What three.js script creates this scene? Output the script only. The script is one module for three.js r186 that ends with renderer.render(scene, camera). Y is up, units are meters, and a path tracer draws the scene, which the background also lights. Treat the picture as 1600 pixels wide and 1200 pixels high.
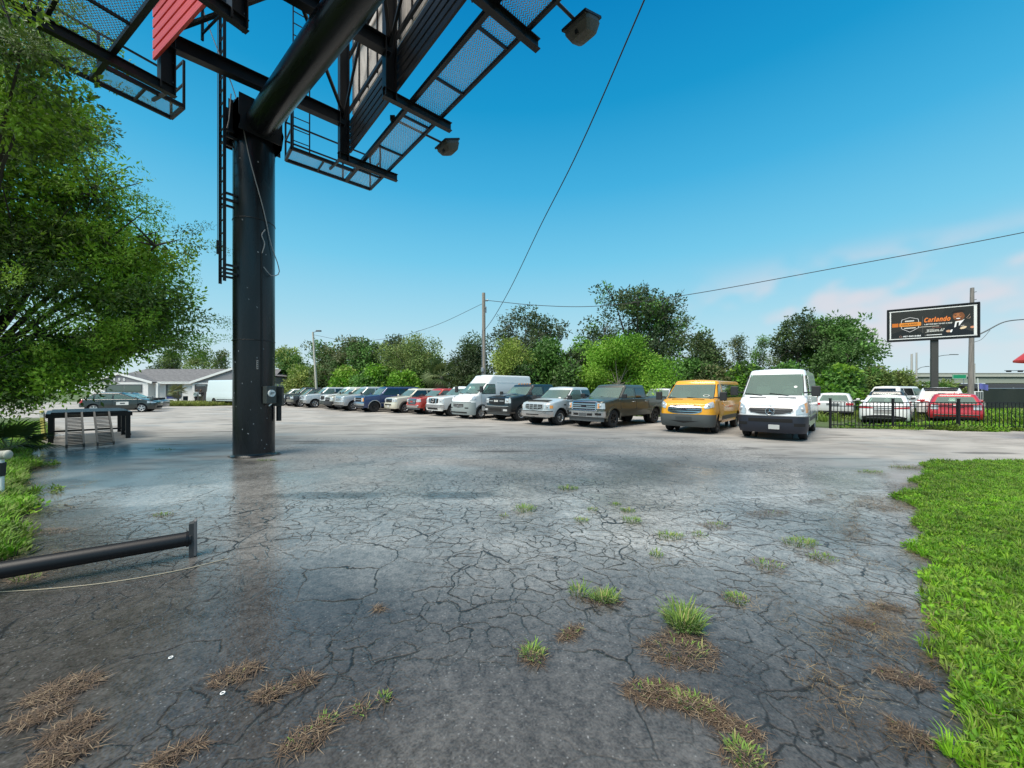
import * as THREE from 'three';
import { mergeGeometries, toCreasedNormals } from 'three/addons/utils/BufferGeometryUtils.js';
import { RoundedBoxGeometry } from 'three/addons/geometries/RoundedBoxGeometry.js';
import { FontLoader } from 'three/addons/loaders/FontLoader.js';
import { TextGeometry } from 'three/addons/geometries/TextGeometry.js';
import { MarchingCubes } from 'three/addons/objects/MarchingCubes.js';

// ------------------------------------------------------------------ camera, sky, sun, exposure
const scene = new THREE.Scene();
const camera = new THREE.PerspectiveCamera(89.9, 4 / 3, 0.1, 1500);
camera.position.set(0, 1.7, 0);
camera.lookAt(0, 1.7, -10);
camera.setViewOffset(1600, 1200, 0, -9, 1600, 1200);
const EXPOSURE = 1.4, SUN = 3.9, SKY = 0.68;
const sun = new THREE.DirectionalLight(new THREE.Color(1, 0.94, 0.83), SUN);
sun.position.set(-30, 66, 18);
sun.target.position.set(0, 0, -12);
sun.castShadow = true;
sun.shadow.radius = 80;
sun.shadow.mapSize.set(2048, 2048);
Object.assign(sun.shadow.camera, { left: -60, right: 60, top: 60, bottom: -60, near: 1, far: 200 });
scene.add(sun, sun.target);
const renderer = new THREE.WebGLRenderer({ antialias: true });
renderer.toneMapping = THREE.LinearToneMapping;
renderer.toneMappingExposure = EXPOSURE;
renderer.shadowMap.enabled = true;
renderer.shadowMap.type = THREE.PCFSoftShadowMap;

// ------------------------------------------------------------------ small helpers
const rng = (s) => () => { s |= 0; s = (s + 0x6d2b79f5) | 0; let t = Math.imul(s ^ (s >>> 15), 1 | s); t = (t + Math.imul(t ^ (t >>> 7), 61 | t)) ^ t; return ((t ^ (t >>> 14)) >>> 0) / 4294967296; };
const lerp = (a, b, t) => a + (b - a) * t, clamp = (v, a = 0, b = 1) => Math.min(b, Math.max(a, v));
const sstep = (a, b, v) => { const t = clamp((v - a) / (b - a)); return t * t * (3 - 2 * t); };
const hash = (x, y, k = 0) => { let h = Math.imul(x | 0, 374761393) ^ Math.imul(y | 0, 668265263) ^ Math.imul(k | 0, 2147483647 - 61); h = Math.imul(h ^ (h >>> 13), 1274126177); return ((h ^ (h >>> 16)) >>> 0) / 4294967296; };
function noise(x, y, k = 0) {
  const xi = Math.floor(x), yi = Math.floor(y), fx = x - xi, fy = y - yi, u = fx * fx * (3 - 2 * fx), v = fy * fy * (3 - 2 * fy);
  return lerp(lerp(hash(xi, yi, k), hash(xi + 1, yi, k), u), lerp(hash(xi, yi + 1, k), hash(xi + 1, yi + 1, k), u), v);
}
const fbm = (x, y, o = 4, k = 0) => { let s = 0, a = 0.5, n = 0; for (let i = 0; i < o; i++) { s += a * noise(x, y, k + i); n += a; a *= 0.5; x = x * 2.03 + 17.1; y = y * 2.03 - 9.7; } return s / n; };
const V = (x, y, z) => new THREE.Vector3(x, y, z);
const P = (x, d, h = 0) => V(x, h, -d);                       // metres right of the lens, metres ahead, metres up
const lin = (r, g, b) => new THREE.Color().setRGB(r, g, b);
const table = (pts, v) => { if (v <= pts[0][0]) return pts[0][1]; for (let i = 1; i < pts.length; i++) if (v <= pts[i][0]) return lerp(pts[i - 1][1], pts[i][1], (v - pts[i - 1][0]) / (pts[i][0] - pts[i - 1][0])); return pts[pts.length - 1][1]; };
const used = {};
const numbered = (n) => { const k = used[n] = (used[n] ?? -1) + 1; return k ? `${n}_${String(k).padStart(3, '0')}` : n; };
function tag(o, label, category, group, kind) { if (label) o.userData.label = label; if (category) o.userData.category = category; if (group) o.userData.group = group; if (kind) o.userData.kind = kind; return o; }
function thing(name, label, category, pos = [0, 0, 0], turn = 0, group) { const o = new THREE.Group(); o.name = numbered(name); o.position.set(...pos); o.rotation.y = turn; scene.add(o); return tag(o, label, category, group); }
function part(name, geo, mat, parent, label) { const m = new THREE.Mesh(geo, mat); m.name = name; m.castShadow = m.receiveShadow = true; parent.add(m); if (label) m.userData.label = label; return m; }
function solo(name, geo, mat, label, category, group) { return tag(part(numbered(name), geo, mat, scene), label, category, group); }
function struct(name, geo, mat) { const m = part(numbered(name), geo, mat, scene); m.userData.kind = 'structure'; return m; }
const plain = (g) => { const o = new THREE.BufferGeometry(); const n = g.index ? g.toNonIndexed() : g; o.setAttribute('position', n.attributes.position); o.setAttribute('normal', n.attributes.normal); o.setAttribute('uv', n.attributes.uv ?? new THREE.BufferAttribute(new Float32Array(n.attributes.position.count * 2), 2)); return o; };
const merge = (list) => mergeGeometries(list.map(plain));
function box(w, h, d, x = 0, y = 0, z = 0, r = 0) { const g = r ? new RoundedBoxGeometry(w, h, d, 2, r) : new THREE.BoxGeometry(w, h, d); return g.translate(x, y, z); }
function rod(a, b, r, r2 = r, n = 8) { const d = b.clone().sub(a), g = new THREE.CylinderGeometry(r2, r, d.length(), n); g.applyQuaternion(new THREE.Quaternion().setFromUnitVectors(V(0, 1, 0), d.clone().normalize())); const m = a.clone().add(b).multiplyScalar(0.5); return g.translate(m.x, m.y, m.z); }
function bar(a, b, w, h, upv = V(0, 1, 0)) { // box from a to b, w across, h along up
  const x = b.clone().sub(a), L = x.length(); x.normalize(); const z = x.clone().cross(upv).normalize(), y = z.clone().cross(x);
  const g = new THREE.BoxGeometry(L, h, w); g.applyMatrix4(new THREE.Matrix4().makeBasis(x, y, z)); const m = a.clone().add(b).multiplyScalar(0.5); return g.translate(m.x, m.y, m.z);
}
function ibeam(a, b, w, h, t = 0.018) { const u = V(0, h / 2 - t / 2, 0), s = (p, k) => p.clone().addScaledVector(u, k); return merge([bar(s(a, 1), s(b, 1), w, t), bar(s(a, -1), s(b, -1), w, t), bar(a, b, t, h - 2 * t)]); }
function tube(pts, r, n = 6, seg) { return new THREE.TubeGeometry(new THREE.CatmullRomCurve3(pts), seg ?? pts.length * 6, r, n); }
function grid(fn, na, nb, flip) { // fn(a,b) -> [x,y,z]
  const pos = [], uv = [], idx = [];
  for (let j = 0; j <= nb; j++) for (let i = 0; i <= na; i++) { pos.push(...fn(i / na, j / nb)); uv.push(i / na, j / nb); }
  for (let j = 0; j < nb; j++) for (let i = 0; i < na; i++) { const a = j * (na + 1) + i, b = a + 1, c = a + na + 1, d = c + 1; flip ? idx.push(a, c, b, b, c, d) : idx.push(a, b, c, b, d, c); }
  const g = new THREE.BufferGeometry(); g.setAttribute('position', new THREE.Float32BufferAttribute(pos, 3)); g.setAttribute('uv', new THREE.Float32BufferAttribute(uv, 2)); g.setIndex(idx); g.computeVertexNormals(); return g;
}
function patch(fn, na, nb, out, up = 0.006, down = 0.012) { // a slab that lies on a surface, its rim closed
  const e = 1e-3, A = V(...fn(0.5 - e, 0.5)), B = V(...fn(0.5 + e, 0.5)), C = V(...fn(0.5, 0.5 - e)), D = V(...fn(0.5, 0.5 + e));
  const flip = B.sub(A).cross(D.sub(C)).dot(out) < 0, sg = flip ? -1 : 1;
  const off = (a, b, k) => { const p = V(...fn(a, b)), q = V(...fn(clamp(a + e), b)).sub(V(...fn(clamp(a - e), b))), r = V(...fn(a, clamp(b + e))).sub(V(...fn(a, clamp(b - e)))); const n = q.cross(r); if (n.lengthSq() < 1e-20) n.copy(out).multiplyScalar(sg); n.normalize().multiplyScalar(sg * k); p.add(n); return [p.x, p.y, p.z]; };
  const top = grid((a, b) => off(a, b, up), na, nb, flip), rim = [];
  const loop = []; for (let i = 0; i < na; i++) loop.push([i / na, 0]); for (let j = 0; j < nb; j++) loop.push([1, j / nb]); for (let i = na; i > 0; i--) loop.push([i / na, 1]); for (let j = nb; j > 0; j--) loop.push([0, j / nb]);
  const n = loop.length; rim.push(grid((a, b) => { const k = Math.round(a * n) % n; return off(loop[k][0], loop[k][1], b > 0.5 ? up : -down); }, n, 1, !flip));
  return merge([top, ...rim]);
}
function flat(pts, y, scale = 1) { // ground sheet from [x, d] outline, uv in metres
  const s = new THREE.Shape(pts.map(([x, d]) => new THREE.Vector2(x, d))), g = new THREE.ShapeGeometry(s); const p = g.attributes.position;
  for (let i = 0; i < p.count; i++) { const x = p.getX(i), d = p.getY(i); p.setXYZ(i, x, y, -d); g.attributes.uv.setXY(i, x * scale, d * scale); }
  g.computeVertexNormals(); const ny = g.attributes.normal.getY(0); if (ny < 0) { const ix = g.index.array; for (let i = 0; i < ix.length; i += 3) [ix[i], ix[i + 1]] = [ix[i + 1], ix[i]]; g.computeVertexNormals(); } return g;
}
function dataTex(w, h, fn, srgb, repeat) { const d = new Uint8Array(w * h * 4); for (let j = 0; j < h; j++) for (let i = 0; i < w; i++) { const c = fn(i, j), k = (j * w + i) * 4; d[k] = clamp(c[0]) * 255; d[k + 1] = clamp(c[1]) * 255; d[k + 2] = clamp(c[2]) * 255; d[k + 3] = 255; } const t = new THREE.DataTexture(d, w, h); t.magFilter = THREE.LinearFilter; t.minFilter = THREE.LinearMipmapLinearFilter; t.generateMipmaps = true; if (srgb) t.colorSpace = THREE.SRGBColorSpace; if (repeat) t.wrapS = t.wrapT = THREE.RepeatWrapping; t.needsUpdate = true; return t; }
const toS = (v) => v <= 0.0031308 ? v * 12.92 : 1.055 * Math.pow(v, 1 / 2.4) - 0.055;
const std = (r, g, b, rough = 0.6, metal = 0, more = {}) => new THREE.MeshStandardMaterial({ color: lin(r, g, b), roughness: rough, metalness: metal, side: THREE.DoubleSide, ...more });
const phys = (r, g, b, rough, more = {}) => new THREE.MeshPhysicalMaterial({ color: lin(r, g, b), roughness: rough, side: THREE.DoubleSide, ...more });

// the sky: blue to the frame top, unseen white veil added above to whiten the light, pale at the horizon, a few pink cloud streaks
{
  const W = 1024, H = 512, d = new Float32Array(W * H * 4);
  const stops = [[0, [0.72, 0.85, 0.9]], [4, [0.62, 0.82, 0.9]], [10, [0.4, 0.74, 0.9]], [18, [0.19, 0.62, 0.88]], [27, [0.062, 0.46, 0.79]], [36, [0.012, 0.33, 0.66]], [46, [0.003, 0.235, 0.56]], [65, [0.003, 0.14, 0.42]], [90, [0.003, 0.11, 0.35]]];
  for (let j = 0; j < H; j++) for (let i = 0; i < W; i++) {
    const el = ((j + 0.5) / H - 0.5) * 180, az = ((i + 0.5) / W - 0.5) * 360, e = Math.max(0, el);
    const c = [0, 1, 2].map((k) => table(stops.map((s) => [s[0], s[1][k]]), e));
    const n = fbm(az * 0.15 + 40, e * 0.32, 6, 7), band = sstep(1, 7, e) * (1 - sstep(11.5, 17, e));
    const m = sstep(0.42, 0.66, n) * band * 0.7 * sstep(-72, -48, az) * (1 - sstep(20, 60, az)), w = sstep(47, 60, e) * (0.55 + 0.45 * fbm(az * 0.03 + 9, e * 0.06 + 3, 5, 21));
    const cl = [0.86, 0.76, 0.8]; const k = (j * W + i) * 4;
    for (let q = 0; q < 3; q++) d[k + q] = SKY * lerp(lerp(c[q], cl[q], m), 1.0, w);
    d[k + 3] = 1;
  }
  const t = new THREE.DataTexture(d, W, H, THREE.RGBAFormat, THREE.FloatType);
  t.mapping = THREE.EquirectangularReflectionMapping; t.magFilter = t.minFilter = THREE.LinearFilter; t.wrapS = THREE.RepeatWrapping; t.needsUpdate = true;
  scene.background = t; scene.environment = t;
}

// ------------------------------------------------------------------ ground
const lawnEdge = [[2.0, 1.5], [2.1, 1.75], [2.45, 2.2], [2.9, 2.65], [3.25, 3.1], [3.7, 3.6], [4.4, 4.3], [5.4, 5.25], [6.7, 6.4], [8.0, 7.6], [9.3, 8.75], [11, 9.05], [14, 9.2], [26, 9.3]];
const sealed = (x, d) => clamp(1 - sstep(6.2, 10.5, d + 5.5 * (fbm(x * 0.35, d * 0.45, 5, 3) - 0.5) - 0.28 * Math.max(0, -x - 2)) + 0.0);
function crackField(x, d) { // alligator cracking: 0 on a slab, 1 in a crack
  const wx = x + 0.2 * (fbm(x * 4.2, d * 4.2, 5, 31) - 0.5), wd = d + 0.2 * (fbm(x * 4.2 + 50, d * 4.2, 5, 37) - 0.5);
  let best = 0;
  for (const [size, width, k, lo] of [[0.62, 0.0085, 51, 0], [0.3, 0.007, 54, 1], [0.15, 0.006, 57, 1]]) {
    const px = wx / size, pd = wd / size, xi = Math.floor(px), yi = Math.floor(pd); let f1 = 9, ax = 0, ay = 0, bi = 0;
    const cx = [], cy = [];
    for (let j = -1; j <= 1; j++) for (let i = -1; i <= 1; i++) { const qx = xi + i + 0.08 + 0.84 * hash(xi + i, yi + j, k), qy = yi + j + 0.08 + 0.84 * hash(xi + i, yi + j, k + 1); cx.push(qx); cy.push(qy); const t = (qx - px) ** 2 + (qy - pd) ** 2; if (t < f1) { f1 = t; ax = qx; ay = qy; bi = cx.length - 1; } }
    const amount = lo ? sstep(0.3, 0.54, fbm(x * 0.55 + 11, d * 0.55, 4, 61)) * 0.95 : 0.2 + 0.8 * sstep(0.34, 0.6, fbm(x * 0.9, d * 0.9 + 7, 3, 67)), wn = width * (0.25 + 1.6 * noise(x * 4, d * 4, 71 + k));
    const ai = xi + bi % 3 - 1, aj = yi + Math.floor(bi / 3) - 1;
    for (let i = 0; i < 9; i++) { if (i === bi) continue; const dx = cx[i] - ax, dy = cy[i] - ay, l = Math.hypot(dx, dy), e = (((ax + cx[i]) / 2 - px) * dx / l + ((ay + cy[i]) / 2 - pd) * dy / l) * size; if (e > 0.03) continue; const hh = hash(ai + xi + i % 3 - 1, aj + yi + Math.floor(i / 3) - 1, k + 5), w = wn * (hh < 0.26 ? 0 : 0.35 + 1.0 * hh * hh); if (w > 0.0006) best = Math.max(best, amount * Math.min(1, w / 0.004) * (1 - sstep(w * 0.35, Math.max(w, 0.003), e))); }
  }
  return best;
}
const stains = []; { const r = rng(5); for (let i = 0; i < 170; i++) stains.push([lerp(-30, 18, r()), lerp(9.5, 38, r()), 0.25 + r() * 1.1, 0.07 + r() * 0.18, 0.25 + 0.75 * r()]); for (const s of [[-3.0, 6.2, 1.1, 0.25, 0.9], [-0.9, 6.2, 0.7, 0.28, 1], [4.2, 3.6, 0.9, 0.35, 0.6], [-7.2, 9.0, 1.6, 0.4, 0.8]]) stains.push(s); }
function groundAt(x, d, fine) {
  const s = sealed(x, d), n1 = fbm(x * 0.55, d * 0.8, 5, 81), n2 = fbm(x * 2.3, d * 2.3, 3, 91), g = fine ? hash(Math.round(x * 165), Math.round(d * 165), 5) : 0.5;
  const cr = fine ? crackField(x, d) * (0.45 + 0.55 * s) : 0.22 * sstep(0.56, 0.7, fbm(x * 1.3, d * 4.5, 4, 133));
  const dark = [0.058, 0.055, 0.0525], light = [0.335, 0.312, 0.284];
  const mid = sstep(2.6, 4.6, d + 0.25 * x) * (1 - sstep(-7, -3.5, -x - 1.5)*0) , wornSheen = sstep(0.42, 0.7, n1) * (0.08 + 0.3 * mid) + 0.55 * mid * sstep(-5.5, -2.5, x + 0.25 * d) * (0.6 + 0.8 * fbm(x * 0.8 + 3, d * 1.1, 4, 153)); let c = [0, 1, 2].map((k) => lerp(light[k] * (0.5 + 0.62 * n1 + 0.34 * fbm(x * 0.9 + 20, d * 1.6, 4, 151)), lerp(dark[k], [0.31, 0.298, 0.28][k], wornSheen) * (0.75 + 0.5 * n2), s));  // mid-lot asphalt painted paler to stand in for sky sheen, plus patchy wear
  let stain = 0; for (const t of stains) { const dx = (x - t[0]) / t[2], dd = (d - t[1]) / t[3]; if (dx * dx + dd * dd < 4) stain = Math.max(stain, (1 - sstep(0.5, 1.2, Math.sqrt(dx * dx + dd * dd) + 0.7 * (fbm(x * 3, d * 6, 3, 101) - 0.5))) * t[4]); }
  const gr = 0.3 + 0.5 * g + 0.45 * hash(Math.round(x * 80), Math.round(d * 80), 8) + 0.5 * noise(x * 24, d * 24, 15);
  for (let k = 0; k < 3; k++) { c[k] *= 1 - 0.62 * stain; c[k] = lerp(c[k], 0.01, cr * 0.96); if (fine) c[k] *= gr; }
  if (fine) { // light stone chips
    const chip = hash(Math.round(x * 146), Math.round(d * 146), 9); const dens = sstep(0.42, 0.75, fbm(x * 0.9 + 3, d * 0.9, 3, 111)); if (chip > 0.9965 - 0.014 * dens) { const q = 0.15 + 0.6 * hash(Math.round(x * 146), Math.round(d * 146), 19) ** 2; for (let k = 0; k < 3; k++) c[k] = lerp(c[k], 0.4, q); };
    const line = Math.abs(d - (6.15 + (x - 4.2) * 0.18)) < 0.045 && x > 3.6 && x < 9 ? sstep(0.45, 0.6, fbm(x * 4, d * 14, 3, 121)) * 0.6 : 0; for (let k = 0; k < 3; k++) c[k] = lerp(c[k], 0.5, line);
  }
  const wet = sstep(0.36, 0.56, fbm(x * 0.45 + 5, d * 0.6, 4, 141)) * (0.25 + 0.75 * sstep(-9, -5, x));
  const rough = clamp(lerp(lerp(0.85, 0.5, sstep(0.58, 0.7, fbm(x * 0.35 + 5, d * 1.1, 4, 143))), lerp(0.27, 0.07, wet), s) + 0.14 * (n2 - 0.5) + (fine ? 0.1 * (g - 0.5) : 0) + cr * 0.3, 0.08, 0.95);
  const h = 0.62 + 0.1 * (n2 - 0.5) + (fine ? 0.16 * (g - 0.5) + 0.08 * (noise(x * 60, d * 60, 6) - 0.5) : 0) - cr * 0.5;
  return [c, rough, h];
}
{
  const make = (x0, d0, size, res, fine) => {
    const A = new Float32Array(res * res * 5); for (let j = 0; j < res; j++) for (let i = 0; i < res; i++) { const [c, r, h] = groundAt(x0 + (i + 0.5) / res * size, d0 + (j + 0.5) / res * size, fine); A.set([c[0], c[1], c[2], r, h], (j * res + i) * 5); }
    const at = (i, j, k) => A[(j * res + i) * 5 + k];
    const map = dataTex(res, res, (i, j) => [toS(at(i, j, 0)), toS(at(i, j, 1)), toS(at(i, j, 2))], true);
    const rm = dataTex(res, res, (i, j) => { const v = at(i, j, 3), h = at(i, j, 4); return [h, v, 0]; });
    const bm = dataTex(res, res, (i, j) => { const h = at(i, j, 4); return [h, h, h]; });
    const g = new THREE.PlaneGeometry(size, size, 4, 4).rotateX(-Math.PI / 2).translate(x0 + size / 2, 0, -(d0 + size / 2));
    const m = new THREE.MeshPhysicalMaterial({ map, roughnessMap: rm, bumpMap: bm, bumpScale: fine ? 0.009 : 0.008, roughness: 1, metalness: 0, ior: 1.5, specularIntensity: 0.75, side: THREE.DoubleSide });
    return [g, m];
  };
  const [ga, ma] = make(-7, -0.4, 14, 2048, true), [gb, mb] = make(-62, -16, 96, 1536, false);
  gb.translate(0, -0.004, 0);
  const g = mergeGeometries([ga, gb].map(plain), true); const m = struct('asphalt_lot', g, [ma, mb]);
  const gt = dataTex(256, 256, (i, j) => { const n = fbm(i / 9, j / 9, 4, 3); return [toS(0.05 + 0.06 * n), toS(0.075 + 0.07 * n), toS(0.025 + 0.02 * n)]; }, true, true); gt.repeat.set(90, 90);
  struct('ground', new THREE.PlaneGeometry(1400, 1400).rotateX(-Math.PI / 2).translate(0, -0.03, -200), new THREE.MeshStandardMaterial({ map: gt, roughness: 0.95 }));
}
// ------------------------------------------------------------------ materials shared by the steelwork and others
const grimeTex = dataTex(256, 256, (i, j) => { const n = fbm(i / 14, j / 14, 4, 201), s = hash(i, j, 203) > 0.9985 ? 0.5 : 0; const v = 0.72 + 0.5 * (n - 0.5) + s; return [v, v, v]; }, false, true);
const roughTex = dataTex(128, 128, (i, j) => { const n = fbm(i / 10, j / 10, 4, 211); return [n, 0.5 + 0.8 * (n - 0.4), n]; }, false, true);
const M = {
  black: phys(0.008, 0.0085, 0.0105, 0.45, { specularIntensity: 0.7, clearcoat: 0.06, clearcoatRoughness: 0.3 }),
  pole: phys(0.006, 0.007, 0.0095, 0.5, { specularIntensity: 0.7, clearcoat: 0.22, clearcoatRoughness: 0.28, roughnessMap: roughTex }),
  galv: std(0.3, 0.33, 0.37, 0.5, 0.6), grate: std(0.5, 0.52, 0.56, 0.6, 0.1),
  panelGrey: std(0.36, 0.34, 0.32, 0.6, 0, { map: grimeTex }), red: phys(0.8, 0.085, 0.06, 0.4, { map: grimeTex }),
  plate: std(0.5, 0.5, 0.48, 0.5), rubber: std(0.018, 0.018, 0.019, 0.85), plastic: std(0.022, 0.023, 0.025, 0.55), grey: std(0.09, 0.1, 0.105, 0.6),
  chrome: std(0.6, 0.6, 0.61, 0.22, 1), alloy: std(0.62, 0.63, 0.64, 0.32, 0.85), darkAlloy: std(0.03, 0.03, 0.032, 0.35, 0.4), steel: std(0.5, 0.5, 0.5, 0.45, 0.7),
  lamp: phys(0.62, 0.64, 0.65, 0.12, { clearcoat: 1, clearcoatRoughness: 0.03, metalness: 0.35 }), amber: phys(0.75, 0.3, 0.05, 0.15, { clearcoat: 1 }), tail: phys(0.42, 0.02, 0.02, 0.15, { clearcoat: 1 }),
  glass: phys(0.5, 0.7, 0.6, 0.03, { transmission: 0.8, thickness: 0, ior: 1.5 }), darkPane: phys(0.06, 0.09, 0.075, 0.06, { clearcoat: 1 }), trim: std(0.1, 0.1, 0.1, 0.85), lining: std(0.22, 0.22, 0.21, 0.9), tint: phys(0.012, 0.014, 0.015, 0.06, { clearcoat: 1, clearcoatRoughness: 0.02 }),
  seam: std(0.01, 0.01, 0.01, 0.9), white: std(0.75, 0.75, 0.73, 0.5), paper: std(0.7, 0.7, 0.66, 0.8), wood: std(0.2, 0.165, 0.13, 0.85), darkwood: std(0.075, 0.062, 0.05, 0.85),
  concrete: std(0.42, 0.4, 0.36, 0.85), yellow: std(0.7, 0.5, 0.05, 0.5), wire: std(0.03, 0.03, 0.032, 0.7), interior: std(0.02, 0.02, 0.02, 0.9),
};
M.panelGrey.color.setRGB(0.72, 0.68, 0.64);

// ------------------------------------------------------------------ the billboard overhead: pole, flag tube, two faces in a V, catwalks
const uDir = V(0.759, 0, 0.651), aR = V(-0.662, 0, -0.749), nR = V(0.749, 0, -0.662), aL = V(-0.863, 0, -0.505), nL = V(-0.505, 0, 0.863);
const poleAt = P(-6.7, 10.0, 0);
{
  const g = thing('billboard', 'giant black steel billboard on a single thick pole with catwalks overhead', 'billboard', [poleAt.x, 0, poleAt.z]);
  const O = poleAt, L = (v) => v.clone().sub(O);   // world point to the billboard's own axes
  const put = (name, geo, mat, par = g, label) => part(name, geo.translate(-O.x, 0, -O.z), mat, par, label);
  const R = 0.462;
  // pole with a weld ring every few metres
  { const prof = [[R + 0.05, 0], [R + 0.05, 0.03], [R, 0.035]]; for (let h = 0.1; h < 9; h += 0.4) { prof.push([R, h]); } prof.push([R, 8.95], [0, 8.95]); const lg = new THREE.LatheGeometry(prof.map(([r, h]) => new THREE.Vector2(r, h)), 56); part('pole', lg, M.pole, g); }
  part('weld_ring', merge([2.95, 6.0].map((h) => new THREE.TorusGeometry(R, 0.012, 6, 56).rotateX(Math.PI / 2).translate(0, h, 0))), M.black, g);
  // flag tube
  const T0 = O.clone().addScaledVector(uDir, -0.5).setY(8.4), T1 = O.clone().addScaledVector(uDir, 12.2).setY(8.4);
  put('flag_tube', rod(T0, T1, 0.325, 0.325, 44), M.pole);
  put('tube_cap', rod(T0.clone().addScaledVector(uDir, -0.03), T0, 0.36, 0.36, 40), M.black); put('tube_cap', rod(T1, T1.clone().addScaledVector(uDir, 0.03), 0.36, 0.36, 40), M.black);
  // saddle of bent plates round the joint
  { const l = []; const perp = V(uDir.z, 0, -uDir.x);
    for (const s of [-1, 1]) { const sh = new THREE.Shape([[-0.58, 8.85], [-0.6, 8.3], [-0.47, 7.95], [0.47, 7.95], [0.62, 8.25], [0.48, 8.5], [0.48, 8.8]].map(([a, b]) => new THREE.Vector2(a, b))); const e = new THREE.ExtrudeGeometry(sh, { depth: 0.025, bevelEnabled: false }); e.applyMatrix4(new THREE.Matrix4().makeBasis(uDir, V(0, 1, 0), perp)); const o = O.clone().addScaledVector(perp, s * 0.475 - 0.012); l.push(e.translate(o.x, 0, o.z)); }
    for (const s of [-0.62, 0.55]) { const c = O.clone().addScaledVector(uDir, s); l.push(bar(c.clone().setY(8.02), c.clone().setY(8.9), 0.95, 0.025, uDir)); }
    for (const s of [-0.3, 0.1]) for (const q of [-1, 1]) { const c = O.clone().addScaledVector(uDir, s).addScaledVector(perp, q * 0.53); l.push(bar(c.clone().setY(7.95), c.clone().setY(8.9), 0.1, 0.02, uDir)); }
    put('saddle', merge(l), M.black); }
  const U = (k) => P(-4.716, 10.78).addScaledVector(aR, -3.04 * k), Lf = (k) => P(-7.45, 8.3).addScaledVector(aL, -3.04 * k);
  const bolts = [];
  for (let k = 0; k < 4; k++) {
    const a = Lf(k).setY(9.24), b = U(k).setY(9.24); put('cross_beam', ibeam(a, b, 0.2, 0.32), M.black);
    for (const [f, n, a2] of [[U(k), nR, aR], [Lf(k), nL, aL]]) {
      { const v = (o, w, h) => bar(f.clone().addScaledVector(n, o).setY(8.12), f.clone().addScaledVector(n, o).setY(13.4), w, h, n); put('upright', merge([v(0.12, 0.2, 0.02), v(-0.12, 0.2, 0.02), v(0, 0.018, 0.22)]), M.black); }
      put('outrigger', ibeam(f.clone().addScaledVector(n, -0.16).setY(8.2), f.clone().addScaledVector(n, n === nL ? 1.92 : 1.58).setY(8.2), 0.13, 0.2, 0.014), M.black);
      for (let q = 0; q < 5; q++) bolts.push(new THREE.SphereGeometry(0.018, 6, 4).translate(f.x - n.x * 0.11, 8.4 + q * 0.42, f.z - n.z * 0.11));
    }
    // diagonal braces between the two faces
    if (k < 3) { const m = U(k).setY(9.4), q = Lf(k + 1).setY(11.4); put('brace', bar(m, q, 0.07, 0.07), M.black); const m2 = Lf(k).setY(9.4), q2 = U(k + 1).setY(11.4); put('brace', bar(m2, q2, 0.07, 0.07), M.black);
      put('brace', bar(U(k).setY(9.3), U(k).addScaledVector(aR, -3.04).setY(12.6), 0.06, 0.06), M.black); }
    put('cross_beam', ibeam(Lf(k).setY(12.9), U(k).setY(12.9), 0.14, 0.22), M.black);
  }
  put('bolts', merge(bolts), M.galv).userData.kind = 'stuff';
  // faces: four slats below, panels above
  const face = (f, a, n, slat, len, panelMat, hb, pitch = 0.19, tall = 0.13, pm = 11.32) => {
    const s0 = 0.06, s1 = -len, at = (s, off, h) => f.clone().addScaledVector(a, s).addScaledVector(n, off).setY(h);
    for (let k = 0; k < 5; k++) { const h = hb + k * pitch; put('slat', bar(at(s0, 0.19, h), at(s1, 0.19, h), 0.05, tall), slat); }
    for (let k = 0; k < 3; k++) { const h = 9.6 + k * 1.55; put('stringer', bar(at(s0, 0.16, h), at(s1, 0.16, h), 0.06, 0.1), M.black); }
    for (let s = s0; s > s1 + 0.05; s -= 0.62) { const e = Math.max(s1, s - 0.605); put('panel', bar(at(s, 0.27, pm), at(e, 0.27, pm), 0.03, 3.5), panelMat); put('panel_rib', bar(at(e + 0.015, 0.235, pm - 1.7), at(e + 0.015, 0.235, pm + 1.7), 0.03, 0.035, n), M.black); }
  };
  face(P(-4.716, 10.78), aR, nR, M.black, 10.4, M.panelGrey, 8.5); face(P(-7.45, 8.3), aL, nL, M.red, 9.4, M.panelGrey, 8.78, 0.225, 0.165, 11.6);
  // catwalks of expanded steel mesh between two angle edges
  const mesh = (o, ex, ey, lx, ly, par) => { // diamonds: ex along, ey across
    const pos = [], dx = 0.1, dy = 0.05, w = 0.0085; const nx = Math.floor(lx / dx), ny = Math.floor(ly / dy);
    const q = (x0, y0, x1, y1) => { const l = Math.hypot(x1 - x0, y1 - y0), ox = -(y1 - y0) / l * w, oy = (x1 - x0) / l * w; const p = [[x0 - ox, y0 - oy], [x1 - ox, y1 - oy], [x1 + ox, y1 + oy], [x0 + ox, y0 + oy]].map(([x, y]) => o.clone().addScaledVector(ex, x).addScaledVector(ey, y)); for (const i of [0, 1, 2, 0, 2, 3]) pos.push(p[i].x, p[i].y, p[i].z); };
    for (let j = 0; j < ny; j++) for (let i = 0; i < nx; i++) { const x = i * dx, y = j * dy; q(x, y, x + dx / 2, y + dy); q(x + dx / 2, y + dy, x + dx, y); }
    const gm = new THREE.BufferGeometry(); gm.setAttribute('position', new THREE.Float32BufferAttribute(pos, 3)); gm.computeVertexNormals(); return put('grating', gm, M.grate, par);
  };
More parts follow.
